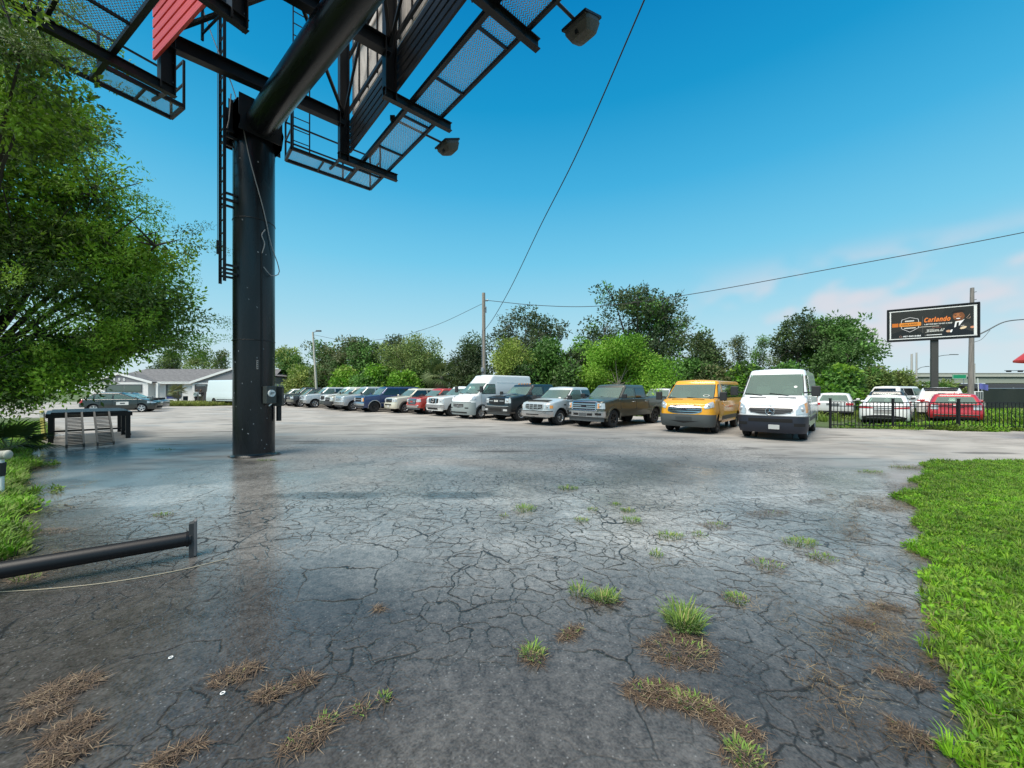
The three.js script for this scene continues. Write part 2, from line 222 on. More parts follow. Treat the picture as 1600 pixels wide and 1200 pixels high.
  const walk = (f, a, n, len, over, back, i0 = 0.54, o0 = 1.31) => {
    const at = (s, t, h = 8.34) => f.clone().addScaledVector(a, s).addScaledVector(n, t).setY(h);
    put('walk_edge', bar(at(over, i0), at(-len, i0), 0.09, 0.1), M.black); put('walk_edge', bar(at(over, o0), at(-len, o0), 0.06, 0.08), M.black);
    mesh(at(over, i0, 8.37), a.clone().negate(), n, len + over, o0 - i0);
    for (let s = over - 0.9; s > -len; s -= 1.52) put('walk_joist', bar(at(s, i0, 8.33), at(s, o0, 8.33), 0.045, 0.05), M.black);
    // return walk across the far end
    const b0 = over - 0.72; put('walk_edge', bar(at(over, o0), at(over, -back), 0.06, 0.09), M.black); put('walk_edge', bar(at(b0, i0), at(b0, -back), 0.06, 0.09), M.black); put('walk_edge', bar(at(over, -back), at(b0, -back), 0.06, 0.09), M.black);
    mesh(at(b0, -back, 8.37), n, a, i0 + back, 0.72); put('walk_joist', bar(at(b0, (i0 - back) / 2, 8.33), at(over, (i0 - back) / 2, 8.33), 0.04, 0.05), M.black);
    put('walk_hanger', bar(at(0.1, -0.05, 8.2), at(over - 0.36, -0.05, 8.34), 0.05, 0.06), M.black);
    const posts = [[over, o0], [over, i0 - 0.1], [over, -back], [b0, -back], [b0 - 0.1, o0]];
    for (const [s, t] of posts) put('rail_post', bar(at(s, t, 8.34), at(s, t, 9.42), 0.045, 0.045, a), M.black);
    for (const h of [8.88, 9.42]) { put('rail', bar(at(over, o0, h), at(over, -back, h), 0.035, 0.04), M.black); put('rail', bar(at(over, -back, h), at(b0, -back, h), 0.035, 0.04), M.black); put('rail', bar(at(over, o0, h), at(b0 - 0.1, o0, h), 0.035, 0.04), M.black); }
  };
  walk(P(-4.716, 10.78), aR, nR, 10.2, 1.45, 1.15); walk(P(-7.45, 8.3), aL, nL, 9.2, 1.3, 0.5, 0.84, 1.68);
  // inner walkway between the faces (its rails show above the pole)
  { const a = P(-7.15, 8.1).addScaledVector(V(0.65, 0, -0.76), 0.5), b = a.clone().addScaledVector(aL, -4.2); for (const h of [9.55, 10.1, 10.6]) put('rail', bar(a.clone().setY(h), b.clone().setY(h), 0.035, 0.04), M.black); for (const k of [0, 1.4, 2.8, 4.2]) { const c = a.clone().addScaledVector(aL, -k); put('rail_post', bar(c.clone().setY(9.4), c.clone().setY(10.6), 0.045, 0.045, aL), M.black); } }
  // far ladder up the back of the right face
  { const lad = new THREE.Group(); lad.name = 'ladder'; g.add(lad); const c = P(-4.716, 10.78).addScaledVector(aR, 0.95).addScaledVector(nR, -0.85), x = nR; for (const s of [-0.21, 0.21]) put('ladder_rail', bar(c.clone().addScaledVector(x, s).setY(8.4), c.clone().addScaledVector(x, s).setY(13.4), 0.03, 0.03, aR), M.black, lad); for (let h = 8.7; h < 13.4; h += 0.33) put('rung', bar(c.clone().addScaledVector(x, -0.21).setY(h), c.clone().addScaledVector(x, 0.21).setY(h), 0.02, 0.02), M.black, lad); }
  // climbing ladder beside the pole
  { const lad = new THREE.Group(); lad.name = 'ladder'; g.add(lad); const perp = V(-0.651, 0, 0.759), c = O.clone().addScaledVector(perp, 0.68);
    for (const s of [-0.2, 0.2]) put('ladder_rail', bar(c.clone().addScaledVector(uDir, s).setY(4.35), c.clone().addScaledVector(uDir, s).setY(12.5), 0.065, 0.03, uDir), M.black, lad);
    for (let h = 4.6; h < 12.4; h += 0.32) put('rung', rod(c.clone().addScaledVector(uDir, -0.2).setY(h), c.clone().addScaledVector(uDir, 0.2).setY(h), 0.014), M.black, lad);
    for (const h of [4.55, 4.75, 6.35, 6.5, 7.9, 8.05]) for (const s of [-0.2, 0.2]) put('ladder_bracket', bar(c.clone().addScaledVector(uDir, s).setY(h), O.clone().addScaledVector(perp, 0.42).addScaledVector(uDir, s).setY(h), 0.05, 0.05), M.black, lad);
    const w = c.clone().addScaledVector(uDir, -0.45); put('safety_cable', rod(w.clone().setY(5.2), w.clone().setY(12.4), 0.007, 0.007, 5), M.wire, lad); put('cable_weight', merge([rod(w.clone().setY(5.15), w.clone().setY(5.5), 0.025), rod(w.clone().setY(5.32), c.clone().addScaledVector(uDir, -0.2).setY(5.3), 0.014)]), M.black, lad); }
  // floodlights on arms out from the right catwalk
  for (const [s, q] of [[2.1, 0], [6.72, 1]]) {
    const fl = new THREE.Group(); fl.name = 'floodlight'; g.add(fl); const f = P(-4.716, 10.78).addScaledVector(aR, -s), at = (t, h) => f.clone().addScaledVector(nR, t).setY(h), c = at(2.1, 8.38);
    put('lamp_arm', merge([rod(at(0.5, 8.42), at(1.95, 8.42), 0.03), rod(at(1.93, 8.42), at(1.97, 8.3), 0.028), box(0.12, 0.12, 0.1, at(0.5, 8.42).x, 8.42, at(0.5, 8.42).z)]), M.black, fl);
    const bas = new THREE.Matrix4().makeBasis(nR, V(0, 1, 0), nR.clone().cross(V(0, 1, 0))), tilt = new THREE.Matrix4().makeRotationZ(0.42 - 0.1 * q), place = (gm) => gm.scale(0.67, 0.67, 0.67).applyMatrix4(tilt).applyMatrix4(bas).translate(c.x, c.y, c.z);
    // housing: a deep tapering tray, open end up towards the face
    const sh = []; for (const [k, y] of [[0.36, 0.14], [0.37, 0.0], [0.27, -0.2], [0.13, -0.27]]) { sh.push([k, y]); }
    const hg = grid((u, v) => { const n = 24, a = Math.round(u * n) / n * Math.PI * 2, k = v * 4, i = Math.min(3, Math.floor(k + 1e-6)); const rr = i >= 3 && k > 3.5 ? 0.0 : sh[Math.min(3, Math.round(k))][0], y = sh[Math.min(3, Math.round(k))][1]; const cx = Math.cos(a), cz = Math.sin(a), m = Math.pow(Math.pow(Math.abs(cx), 6) + Math.pow(Math.abs(cz), 6), -1 / 6); return [cx * m * rr * 0.95, y, cz * m * rr * 1.1]; }, 24, 4);
    put('lamp_housing', place(toCreasedNormals(hg, 0.5)), std(0.07, 0.068, 0.06, 0.6), fl);
    put('lamp_lens', place(box(0.62, 0.03, 0.72, 0, 0.12, 0)), M.lamp, fl);
    put('lamp_frame', place(merge([box(0.74, 0.06, 0.05, 0, 0.14, 0.39), box(0.74, 0.06, 0.05, 0, 0.14, -0.39), box(0.05, 0.06, 0.74, 0.35, 0.14, 0), box(0.05, 0.06, 0.74, -0.35, 0.14, 0), box(0.06, 0.1, 0.08, -0.3, -0.12, 0.0), box(0.04, 0.05, 0.1, 0.37, 0.13, 0.25), box(0.04, 0.05, 0.1, 0.37, 0.13, -0.25)])), M.black, fl);
  }
  // electrics on the pole: the side that faces the lot
  const around = (deg, off, h) => { const a = deg * Math.PI / 180; return V(Math.sin(a) * off, h, Math.cos(a) * off); }; // 0 faces +z
  const faceCam = Math.atan2(6.7, 10.0) * 180 / Math.PI;
  const onPole = (gm, deg, off, h) => { const p = around(deg, off, h); return gm.rotateY(deg * Math.PI / 180).translate(p.x, p.y, p.z); };
  const d0 = faceCam + 20;
  part('conduit', rod(around(d0, R + 0.02, 1.78), around(d0, R + 0.02, 5.15), 0.021), M.black, g);
  part('meter_box', onPole(box(0.27, 0.44, 0.15, 0, 0, 0, 0.015), faceCam + 36, R + 0.09, 1.57), std(0.05, 0.055, 0.05, 0.5), g);
  part('meter', onPole(merge([new THREE.CylinderGeometry(0.088, 0.088, 0.09, 28).rotateX(Math.PI / 2)]), faceCam + 34, R + 0.17, 1.61), M.white, g);
  part('meter_dial', onPole(merge([box(0.1, 0.02, 0.006, 0.005, 0.012, 0), box(0.05, 0.014, 0.006, -0.03, -0.018, 0)]), faceCam + 34, R + 0.22, 1.61), M.seam, g);
  part('meter_seal', onPole(box(0.1, 0.03, 0.01).rotateZ(0.6), faceCam + 36, R + 0.12, 1.32), M.white, g);
  part('breaker_box', onPole(box(0.21, 0.52, 0.22, 0, 0, 0, 0.012), faceCam + 74, R + 0.09, 1.53), std(0.018, 0.02, 0.018, 0.5), g);
  part('breaker_pipe', merge([rod(around(faceCam + 74, R + 0.1, 0.88), around(faceCam + 74, R + 0.1, 1.3), 0.06, 0.06, 12)]), M.black, g);
  part('number_strip', onPole(box(0.035, 0.22, 0.006), faceCam + 8, R + 0.004, 2.33), std(0.5, 0.42, 0.38, 0.6), g);
  part('number_marks', onPole(merge([0, 1, 2, 3].map((k) => box(0.02, 0.028, 0.004, 0, -0.075 + k * 0.05, 0))), faceCam + 8, R + 0.009, 2.33), M.seam, g);
  // loose wire swinging down the pole and curled at its end
  const w = (deg, off, h) => around(deg + faceCam, R + off, h);
  part('loose_wire', merge([tube([w(-80, 0.9, 12), w(-70, 0.5, 10.4), w(-52, 0.12, 9.2), w(-40, 0.05, 8.7), w(-10, 0.03, 7.4), w(25, 0.03, 6.2), w(48, 0.04, 5.4), w(66, 0.1, 5.0), w(64, 0.14, 4.75), w(40, 0.1, 4.62), w(22, 0.06, 4.8)], 0.012, 5), tube([w(-58, 0.1, 9.0), w(-60, 0.14, 8.3), w(-66, 0.18, 8.0), w(-78, 0.2, 7.6)], 0.014, 5), tube([w(20, 0.03, 5.15), w(24, 0.07, 5.4), w(18, 0.05, 5.6), w(26, 0.06, 5.75)], 0.012, 5)]), std(0.3, 0.3, 0.31, 0.6), g);
  part('footing', grid((u, v) => { const an = u * 6.2832, n = fbm(Math.cos(an) * 3 + 9, Math.sin(an) * 3 + v * 2, 3, 221), r = R - 0.02 + v * (0.03 + 0.24 * n * n); return [Math.cos(an) * r, (0.05 * (0.3 + n)) * (1 - v) * (1 - v) + 0.004, Math.sin(an) * r]; }, 64, 6), std(0.1, 0.088, 0.072, 0.95, 0, { map: grimeTex }), g);
  // chips of bare metal in the paint
  { const r = rng(12), l = []; for (let k = 0; k < 30; k++) { const h = 0.2 + r() * 7.6, d = faceCam - 70 + r() * 150; l.push(onPole(box(0.01 + r() * 0.014, 0.014 + r() * 0.022, 0.004).rotateZ(r() * 2), d, R + 0.001, h)); } part('paint_chips', merge(l), std(0.3, 0.31, 0.33, 0.6), g).userData.kind = 'stuff'; }
}
// ------------------------------------------------------------------ vehicles: x forward from the front axle, y up, z to the right-hand side
const paintCache = {};
function paint(r, g, b, metal = 0, rough = 0.34) { return paintCache[[r, g, b, metal]] ??= phys(r, g, b, rough, { metalness: metal, clearcoat: 0.9, clearcoatRoughness: 0.06 }); }
const geoCache = {};
const cached = (k, f) => geoCache[k] ??= f();
function tyreGeo(R, w, rr) { return cached(`t${R},${w},${rr}`, () => { const h = w / 2, p = [[rr, -h + 0.02], [rr + 0.01, -h], [R - 0.05, -h - 0.005], [R - 0.018, -h + 0.012], [R, -h + 0.05]]; const q = []; for (const k of [-0.5, -0.2, 0.1, 0.4]) q.push([R, k * h], [R - 0.012, k * h + 0.005], [R - 0.012, k * h + 0.018], [R, k * h + 0.023]); const s = p.map(([a, b]) => [a, -b]).reverse(); return new THREE.LatheGeometry([...p, ...q, ...s].map(([a, b]) => new THREE.Vector2(a, b)), 32).rotateX(Math.PI / 2); }); }
function rimGeo(rr, w, n, style) { return cached(`r${rr},${w},${n},${style}`, () => {
  const h = w / 2, l = [];
  l.push(new THREE.LatheGeometry([[rr, -h], [rr, h - 0.03], [rr + 0.012, h - 0.005], [rr - 0.012, h - 0.002], [rr - 0.03, h - 0.03], [rr - 0.035, h - 0.1]].map(([a, b]) => new THREE.Vector2(a, b)), 32).rotateX(Math.PI / 2));
  if (style === 'steel') { l.push(new THREE.LatheGeometry([[0.001, h - 0.03], [0.07, h - 0.03], [0.1, h - 0.07], [rr * 0.6, h - 0.02], [rr * 0.72, h - 0.03], [rr - 0.03, h - 0.1]].map(([a, b]) => new THREE.Vector2(a, b)), 28).rotateX(Math.PI / 2)); }
  else for (let k = 0; k < n; k++) { const a = k / n * Math.PI * 2, sw = style === 'thin' ? 0.045 : 0.085 * 6 / n; const g = new THREE.BoxGeometry(rr - 0.04, sw, 0.04); const p = g.attributes.position; for (let i = 0; i < p.count; i++) if (p.getX(i) < 0) p.setY(i, p.getY(i) * 0.65); g.translate((rr - 0.04) / 2 + 0.02, 0, h - 0.045).rotateZ(a + 0.3); l.push(g); }
  l.push(new THREE.CylinderGeometry(0.075, 0.085, 0.05, 20).rotateX(Math.PI / 2).translate(0, 0, h - 0.035));
  return merge(l.map((g) => g)); }); }
function rimBack(rr, w) { return cached(`b${rr},${w}`, () => { const l = [new THREE.CircleGeometry(rr - 0.01, 28).translate(0, 0, w / 2 - 0.13), new THREE.CylinderGeometry(rr * 0.72, rr * 0.72, 0.03, 24).rotateX(Math.PI / 2).translate(0, 0, w / 2 - 0.115)]; return merge(l); }); }
function ringPlan(xF, xR, w, rfx, rfz, kf, rr, n = 1) { // half outline from front centre round to rear centre
  const o = [], zc = w - rfz, xc = xF - kf * (zc / w) ** 2 - rfx;
  for (let i = 0; i < 6 * n; i++) { const z = zc * i / (6 * n); o.push([xF - kf * (z / w) ** 2, z]); }
  for (let i = 0; i <= 7 * n; i++) { const a = Math.PI / 2 * (1 - i / (7 * n)); o.push([xc + rfx * Math.sin(a), zc + rfz * Math.cos(a)]); }
  return { o, xc, end() { for (let i = 0; i <= 4 * n; i++) { const a = Math.PI / 2 * i / (4 * n); o.push([xR + rr - rr * Math.sin(a), w - rr + rr * Math.cos(a)]); } for (let i = 1; i <= 4 * n; i++) o.push([xR, (w - rr) * (1 - i / (4 * n))]); return o; } };
}
class Car {
  constructor(name, s, label, category, group) {
    this.s = s = Object.assign({ fo: 0.95, wb: 3.6, ro: 1.1, W: 2.0, r: 0.39, tw: 0.26, rim: 0.24, spokes: 6, style: 'alloy', rimMat: M.alloy, yb: 0.42, ybf: 0.32, ybr: 0.42, Ra: 0.47, rfx: 0.38, rfz: 0.3, kf: 0.06, rr: 0.14, crown: 0.05, nose: [[0.3, 0.06], [0.45, 0.01], [0.66, 0], [0.72, 0.03], [1.2, 0.07]], side: [[0, 0.06], [0.1, 0.02], [0.42, 0], [0.7, 0.015], [0.93, 0.035], [1, 0.05]], edge: 0.06, edgeF: 0.13 }, s);
    this.g = thing(name, label, category, [0, 0, 0], 0, group);
    this.hw = s.W / 2; this.xf = s.fo; this.xr = -s.wb - s.ro;
    const rp = ringPlan(this.xf, this.xr, this.hw, s.rfx, s.rfz, s.kf, s.rr, 1);
    const xs = []; for (const ax of [0, -s.wb]) { for (const k of [1.12, 1.012, 0.998]) { xs.push(ax + s.Ra * k, ax - s.Ra * k); } for (let q = 0; q < 9; q++) xs.push(ax + s.Ra * Math.cos(Math.PI * (q + 0.5) / 9)); }
    for (let x = rp.xc - 0.12; x > this.xr + s.rr; x -= 0.28) xs.push(x);
    if (s.stations) xs.push(...s.stations);
    for (const x of xs.filter((x) => x < rp.xc - 0.01 && x > this.xr + s.rr + 0.01).sort((a, b) => b - a)) rp.o.push([x, this.hw]);
    this.plan = rp.end();
    const pl = this.plan, n = pl.length; this.nrm = pl.map((p, i) => { const a = pl[Math.max(0, i - 1)], b = pl[Math.min(n - 1, i + 1)]; let tx = b[0] - a[0], tz = b[1] - a[1]; const l = Math.hypot(tx, tz) || 1; let nx = tz / l, nz = -tx / l; if (i === 0) { nx = 1; nz = 0; } if (i === n - 1) { nx = -1; nz = 0; } return [nx, nz]; });
    this.arc = [0]; for (let i = 1; i < n; i++) this.arc.push(this.arc[i - 1] + Math.hypot(pl[i][0] - pl[i - 1][0], pl[i][1] - pl[i - 1][1])); this.len = this.arc[n - 1];
  }
  top(x) { return table(this.s.top, x); }
  inset(x, nx, y, yb, yt) {
    const s = this.s, t = clamp((y - yb) / (yt - yb)), front = nx > 0 ? nx * nx : 0, back = nx < 0 ? nx * nx : 0;
    let o = lerp(table(s.side, t), table(s.nose, y), front); if (back && s.tailIn) o = lerp(o, table(s.tailIn, y), back);
    const e = lerp(s.edge, s.edgeF, front), u = clamp(1 - (yt - y) / e); return o + e * 0.7 * (1 - Math.sqrt(Math.max(0, 1 - u * u)));
  }
  bottom(x, nx) { const s = this.s; if (nx > 0.5) return s.ybf; if (nx < -0.5) return s.ybr; for (const ax of [0, -s.wb]) { const d = Math.abs(x - ax); if (d < s.Ra) return Math.max(s.yb, s.r + Math.sqrt(s.Ra * s.Ra - d * d)); } return x > 0 ? s.ybf + 0.03 : x < -s.wb ? s.ybr : s.yb; }
  pt(i, y, sg) { const [x, z] = this.plan[i], [nx, nz] = this.nrm[i], o = this.inset(x, nx, y, Math.min(this.s.yb, this.s.ybf), this.top(x)); return [x - nx * o, y, sg * Math.max(0, z - nz * o)]; }
  surf(sv, y) { // sv metres round the outline from the nose, negative on the left-hand side
    const a = Math.abs(sv), sg = sv < 0 ? -1 : 1, A = this.arc; let i = 1; while (i < A.length - 1 && A[i] < a) i++; const t = clamp((a - A[i - 1]) / (A[i] - A[i - 1] || 1)), p = this.pt(i - 1, y, sg), q = this.pt(i, y, sg); return [lerp(p[0], q[0], t), y, lerp(p[2], q[2], t)];
  }
  sideAt(x) { const A = this.plan; for (let i = 14; i < A.length; i++) if (A[i][0] <= x) { const t = (A[i - 1][0] - x) / (A[i - 1][0] - A[i][0] || 1); return lerp(this.arc[i - 1], this.arc[i], t); } return this.len; }
  add(name, geo, mat, label) { return part(name, geo, mat, this.g, label); }
  // a piece on the front (s from -len to len measured round the nose)
  f(name, mat, s0, s1, y0, y1, up = 0.012, par = this.g, na = 10) { const Y0 = typeof y0 === 'function' ? y0 : () => y0, Y1 = typeof y1 === 'function' ? y1 : () => y1; return part(name, patch((a, b) => { const sv = lerp(s0, s1, a); return this.surf(sv, lerp(Y0(a, sv), Y1(a, sv), b)); }, na, 4, V(1, 0, 0), up, 0.03), mat, par); }
  f2(name, mat, s0, s1, y0, y1, up, na) { const r = []; for (const k of [1, -1]) r.push(this.f(name, mat, k * s0, k * s1, y0, y1, up, this.g, na)); return r; }
  r(name, mat, s0, s1, y0, y1, up = 0.012, na = 8) { const L = this.len, q = (v) => v < 0 ? -(L + v) : L - v; const Y0 = typeof y0 === 'function' ? y0 : () => y0, Y1 = typeof y1 === 'function' ? y1 : () => y1; const sg = Math.sign(s0 + s1 || 1); return part(name, patch((a, b) => { const sv = lerp(s0, s1, a), y = lerp(Y0(a), Y1(a), b); const p = this.surf(Math.abs(q(sv)), y); return [p[0], p[1], (sv < 0 ? -1 : 1) * Math.abs(p[2])]; }, na, 4, V(-1, 0, 0), up, 0.03), mat, this.g); }
  r2(name, mat, s0, s1, y0, y1, up, na) { this.r(name, mat, s0, s1, y0, y1, up, na); this.r(name, mat, -s0, -s1, y0, y1, up, na); }
  // a piece on a flank
  sd(name, mat, x0, x1, y0, y1, up = 0.008, sides = [-1, 1], par = this.g, na = 8) { const Y0 = typeof y0 === 'function' ? y0 : () => y0, Y1 = typeof y1 === 'function' ? y1 : () => y1; return sides.map((k) => part(name, patch((a, b) => { const x = lerp(x0, x1, a), y = lerp(Y0(x), Y1(x), b), t = clamp((y - this.s.yb) / (this.top(x) - this.s.yb)), e = this.s.edge, u = clamp(1 - (this.top(x) - y) / e); return [x, y, k * (this.hw - table(this.s.side, t) - e * 0.7 * (1 - Math.sqrt(Math.max(0, 1 - u * u))))]; }, na, 5, V(0, 0, k), up, 0.02), mat, par)); }
  body(mat) {
    const s = this.s, pl = this.plan, n = pl.length, rows = [0, 0.04, 0.1, 0.2, 0.32, 0.42, 0.55, 0.68, 0.78, 0.86, 0.91, 0.95, 0.98, 1];
    const full = []; for (let i = n - 1; i >= 0; i--) full.push([i, 1]); for (let i = 1; i < n; i++) full.push([i, -1]);
    const m = full.length - 1, yy = (i, t) => { const [x] = pl[i], yt = this.top(x), yb = this.bottom(x, this.nrm[i][0]); return lerp(yb, yt, t); };
    const cur = grid((a, b) => { const [i, sg] = full[Math.round(a * m)]; return this.pt(i, yy(i, rows[Math.round(b * (rows.length - 1))]), sg); }, m, rows.length - 1);
    const l = [cur], inBed = (x) => s.bed && x < s.bed[0] && x > s.bed[1], K = 8;
    const deck = (i0, i1, z0, z1) => l.push(grid((a, b) => { const i = i0 + Math.round(a * (i1 - i0)), x = pl[i][0], p = this.pt(i, this.top(x), 1), f = lerp(z0, z1, b); return [p[0], p[1] + (s.bed && x < s.bed[0] ? 0 : s.crown) * (1 - f ** 4) * clamp((this.xf - x) * 2.2), f * p[2]]; }, i1 - i0, K));
    if (!s.bed) deck(0, n - 1, -1, 1);
    else { let a = pl.findIndex((p, i) => i > 12 && p[0] <= s.bed[0] + 0.02), b = pl.findIndex((p, i) => i > 12 && p[0] <= s.bed[1] + 0.1); deck(0, a, -1, 1); deck(a, b, 0.9, 1); deck(a, b, -1, -0.9); deck(b, n - 1, -1, 1);
      const zi = this.hw * 0.88, yt = this.top(s.bed[1]), w = s.bed[0] - s.bed[1], xm = (s.bed[0] + s.bed[1]) / 2; l.push(box(w, 0.03, zi * 2, xm, yt - 0.5, 0), box(0.03, 0.52, zi * 2, s.bed[1] + 0.06, yt - 0.26, 0), box(w, 0.52, 0.03, xm, yt - 0.26, zi), box(w, 0.52, 0.03, xm, yt - 0.26, -zi)); }
    this.add('body', merge(l), mat);
    // dark chassis and wheel wells
    const d = []; d.push(box(this.xf - this.xr - 0.5, 0.34, s.W - 0.62, (this.xf + this.xr) / 2, s.yb + 0.1, 0), box(this.xf - this.xr - 0.7, 0.5, s.W - 0.7, (this.xf + this.xr) / 2, s.yb + 0.45, 0));
    for (const ax of [0, -s.wb]) for (const k of [-1, 1]) { const c = new THREE.CylinderGeometry(s.Ra - 0.003, s.Ra - 0.003, 0.4, 24, 1, true, 0, Math.PI).rotateZ(Math.PI / 2).rotateY(Math.PI / 2).rotateX(0); c.translate(ax, s.r, k * (this.hw - 0.27)); d.push(c); d.push(new THREE.CircleGeometry(s.Ra, 20).translate(ax, s.r + 0.05, k * (this.hw - 0.46))); }
    d.push(rod(V(0, s.r, -this.hw + 0.2), V(0, s.r, this.hw - 0.2), 0.05), rod(V(-s.wb, s.r, -this.hw + 0.2), V(-s.wb, s.r, this.hw - 0.2), 0.06));
    this.add('underbody', merge(d), M.interior);
    // wheels
    for (const ax of [0, -s.wb]) for (const k of [-1, 1]) {
      const w = new THREE.Group(); w.name = 'wheel'; this.g.add(w); w.position.set(ax, s.r, k * (this.hw - s.tw / 2 - (s.win ?? 0.05))); if (k < 0) w.rotation.y = Math.PI; if (ax === 0 && s.steer) w.rotation.y += s.steer;
      part('tyre', tyreGeo(s.r, s.tw, s.rim), M.rubber, w); part('rim', rimGeo(s.rim, s.tw, s.spokes, s.style), s.rimMat, w); part('brake_disc', rimBack(s.rim, s.tw), M.darkAlloy, w);
    }
    return this;
  }
  arches(mat, wide = 0.06, up = 0.025) { const s = this.s; for (const ax of [0, -s.wb]) for (const k of [-1, 1]) part('wheel_arch', patch((a, b) => { const an = Math.PI * lerp(-0.06, 1.06, a), rr = s.Ra + lerp(-0.012, wide, b), x = ax + rr * Math.cos(an), y = s.r + rr * Math.sin(an), t = clamp((y - s.yb) / (this.top(x) - s.yb)); return [x, y, k * (this.hw - table(s.side, t))]; }, 18, 2, V(0, 0, k), up, 0.02), mat, this.g); }
  // greenhouse
  cab(mat, roofMat) { this.c = Object.assign({ rfx: 0.2, rfz: 0.16, kf: 0.07, rr: 0.14, hr: 0.09, crown: 0.025 }, this.s.cab); this.cabMat = [mat, roofMat]; this.holes = []; return this; }
  shell() { // the greenhouse skin with real openings where clear panes sit, and what shows through them
    const s = this.s, c = this.c, [mat, roofMat] = this.cabMat, lv = [], q = 18, S = Math.round((this.cF(0) - this.cR(0)) / 0.07);
    for (let i = 0; i <= q; i++) lv.push([i / q, 0, 0]); for (const [dy, o] of [[0.4, 0.012], [0.72, 0.04], [0.92, 0.085], [1, 0.15]]) lv.push([1, dy * c.hr, o]);
    const ring = lv.map(([t, dy, o]) => { const r = ringPlan(this.cF(t) - o * 1.2, this.cR(t) + o, this.cW(t) - o, c.rfx, c.rfz, c.kf, c.rr, 2); for (let i = 1; i < S; i++) r.o.push([lerp(r.xc, this.cR(t) + o + c.rr, i / S), this.cW(t) - o]); return [r.end(), lerp(c.y0, c.y1, t) + dy]; });
    const n = ring[0][0].length, full = []; for (let i = n - 1; i >= 0; i--) full.push([i, 1]); for (let i = 1; i < n; i++) full.push([i, -1]); const m = full.length - 1;
    const wall = grid((a, b) => { const [i, sg] = full[Math.round(a * m)], [o, y] = ring[Math.round(b * (ring.length - 1))]; return [o[i][0], y, sg * o[i][1]]; }, m, ring.length - 1);
    if (this.holes.length) { const ix = wall.index.array, keep = [], at = wall.attributes.position; for (let k = 0; k < ix.length; k += 6) { const a = Math.floor(k / 6) % m, b = Math.floor(k / 6 / m); let cut = false; if (b < q) { const f = full[a][0], f2 = full[a + 1][0], t = (b + 0.5) / q, x = (at.getX(ix[k]) + at.getX(ix[k + 5])) / 2, z = (at.getZ(ix[k]) + at.getZ(ix[k + 5])) / 2, zone = Math.max(f, f2) < 28 ? 'f' : Math.min(f, f2) > n - 18 ? 'r' : 's'; cut = this.holes.some((h) => h(zone, x, t, z)); } if (!cut) for (let w = 0; w < 6; w++) keep.push(ix[k + w]); } wall.setIndex(keep); }
    const [o, y] = ring[ring.length - 1]; const roof = grid((a, b) => { const i = Math.round(a * (n - 1)), f = b * 2 - 1; return [o[i][0], y + c.crown * (1 - f * f) * clamp(Math.min(i, n - 1 - i) / 10), f * o[i][1]]; }, n - 1, 8);
    if (roofMat && roofMat !== mat) { this.add('cabin', wall, mat); this.add('roof', roof, roofMat); } else this.add('cabin', merge([wall, roof]), mat);
    const y0 = c.y0 + 0.06, w = this.cW(0), F = this.cF(0), Rr = this.cR(0), xs = (s.seatX ?? this.cF(1) - 0.12), trim = M.trim;
    this.add('dashboard', merge([box(0.5, 0.06, w * 1.7, F - 0.42, y0 + 0.02, 0, 0.02), box(F - Rr - 0.6, 0.02, w * 1.86, (F + Rr) / 2 - 0.1, c.y0 + 0.075, 0)]), trim);
    this.add('steering_wheel', new THREE.TorusGeometry(0.18, 0.016, 6, 20).rotateY(Math.PI / 2).rotateZ(-0.4).translate(F - 0.72, y0 + 0.06, -w * 0.42), M.seam);
    const seat = (x, z, k) => this.add('seat', merge([box(0.14, 0.34, 0.46 * k, x, y0 + 0.14, z, 0.05), box(0.1, 0.17, 0.26 * k, x - 0.03, y0 + 0.4, z, 0.04)]), trim); for (const k of [-1, 1]) seat(xs, k * w * 0.42, 1); if (Rr < xs - 1.3 && !s.bulk) for (const k of [-1, 1]) seat(xs - 0.95, k * w * 0.42, 1);
    this.add('headliner', grid((a, b) => { const i = Math.round(a * (n - 1)), f = b * 2 - 1; return [lerp(o[i][0], -1.5, 0.04), y - 0.03, f * o[i][1] * 0.96]; }, n - 1, 4), M.lining); if (s.bulk) this.add('bulkhead', box(0.03, c.y1 - c.y0, w * 1.72, xs - 0.35, (c.y0 + c.y1) / 2, 0), M.lining);
    this.add('room_mirror', box(0.03, 0.07, 0.24, this.cF(0.8) - 0.14, this.cY(0.86), 0, 0.01), M.seam);
  }
  cF(t) { const c = this.s.cab; return lerp(c.F[0], c.F[1], c.bow ? t + c.bow * t * (1 - t) : t); } cR(t) { const c = this.s.cab; return lerp(c.R[0], c.R[1], t); } cW(t) { const c = this.s.cab; return lerp(c.w[0], c.w[1], t + 0.35 * t * (t - 1)); }
  cY(t) { return lerp(this.c.y0, this.c.y1, t); }
  ends(front, z, t) { const c = this.c, w = this.cW(t), rz = front ? c.rfz : c.rr, rx = front ? c.rfx : c.rr, k = front ? c.kf : 0, a = Math.abs(z), e = clamp((a - (w - rz)) / rz), d = k * (Math.min(a, w - rz) / w) ** 2 + rx * (1 - Math.sqrt(1 - Math.min(0.98, e * e))); return front ? this.cF(t) - d : this.cR(t) + d; }
  // four strips round the rim of a pane
  frit(name, fn, wa, wb, out, na, nb, up = 0.004) { const L = []; for (const [a0, a1, b0, b1] of [[0, 1, 0, wb], [0, 1, 1 - wb, 1], [0, wa, wb, 1 - wb], [1 - wa, 1, wb, 1 - wb]]) L.push(patch((a, b) => fn(lerp(a0, a1, a), lerp(b0, b1, b)), a1 - a0 > 0.5 ? na : 2, b1 - b0 > 0.5 ? nb : 2, out, up, 0.015)); part(name, merge(L), M.seam, this.g); }
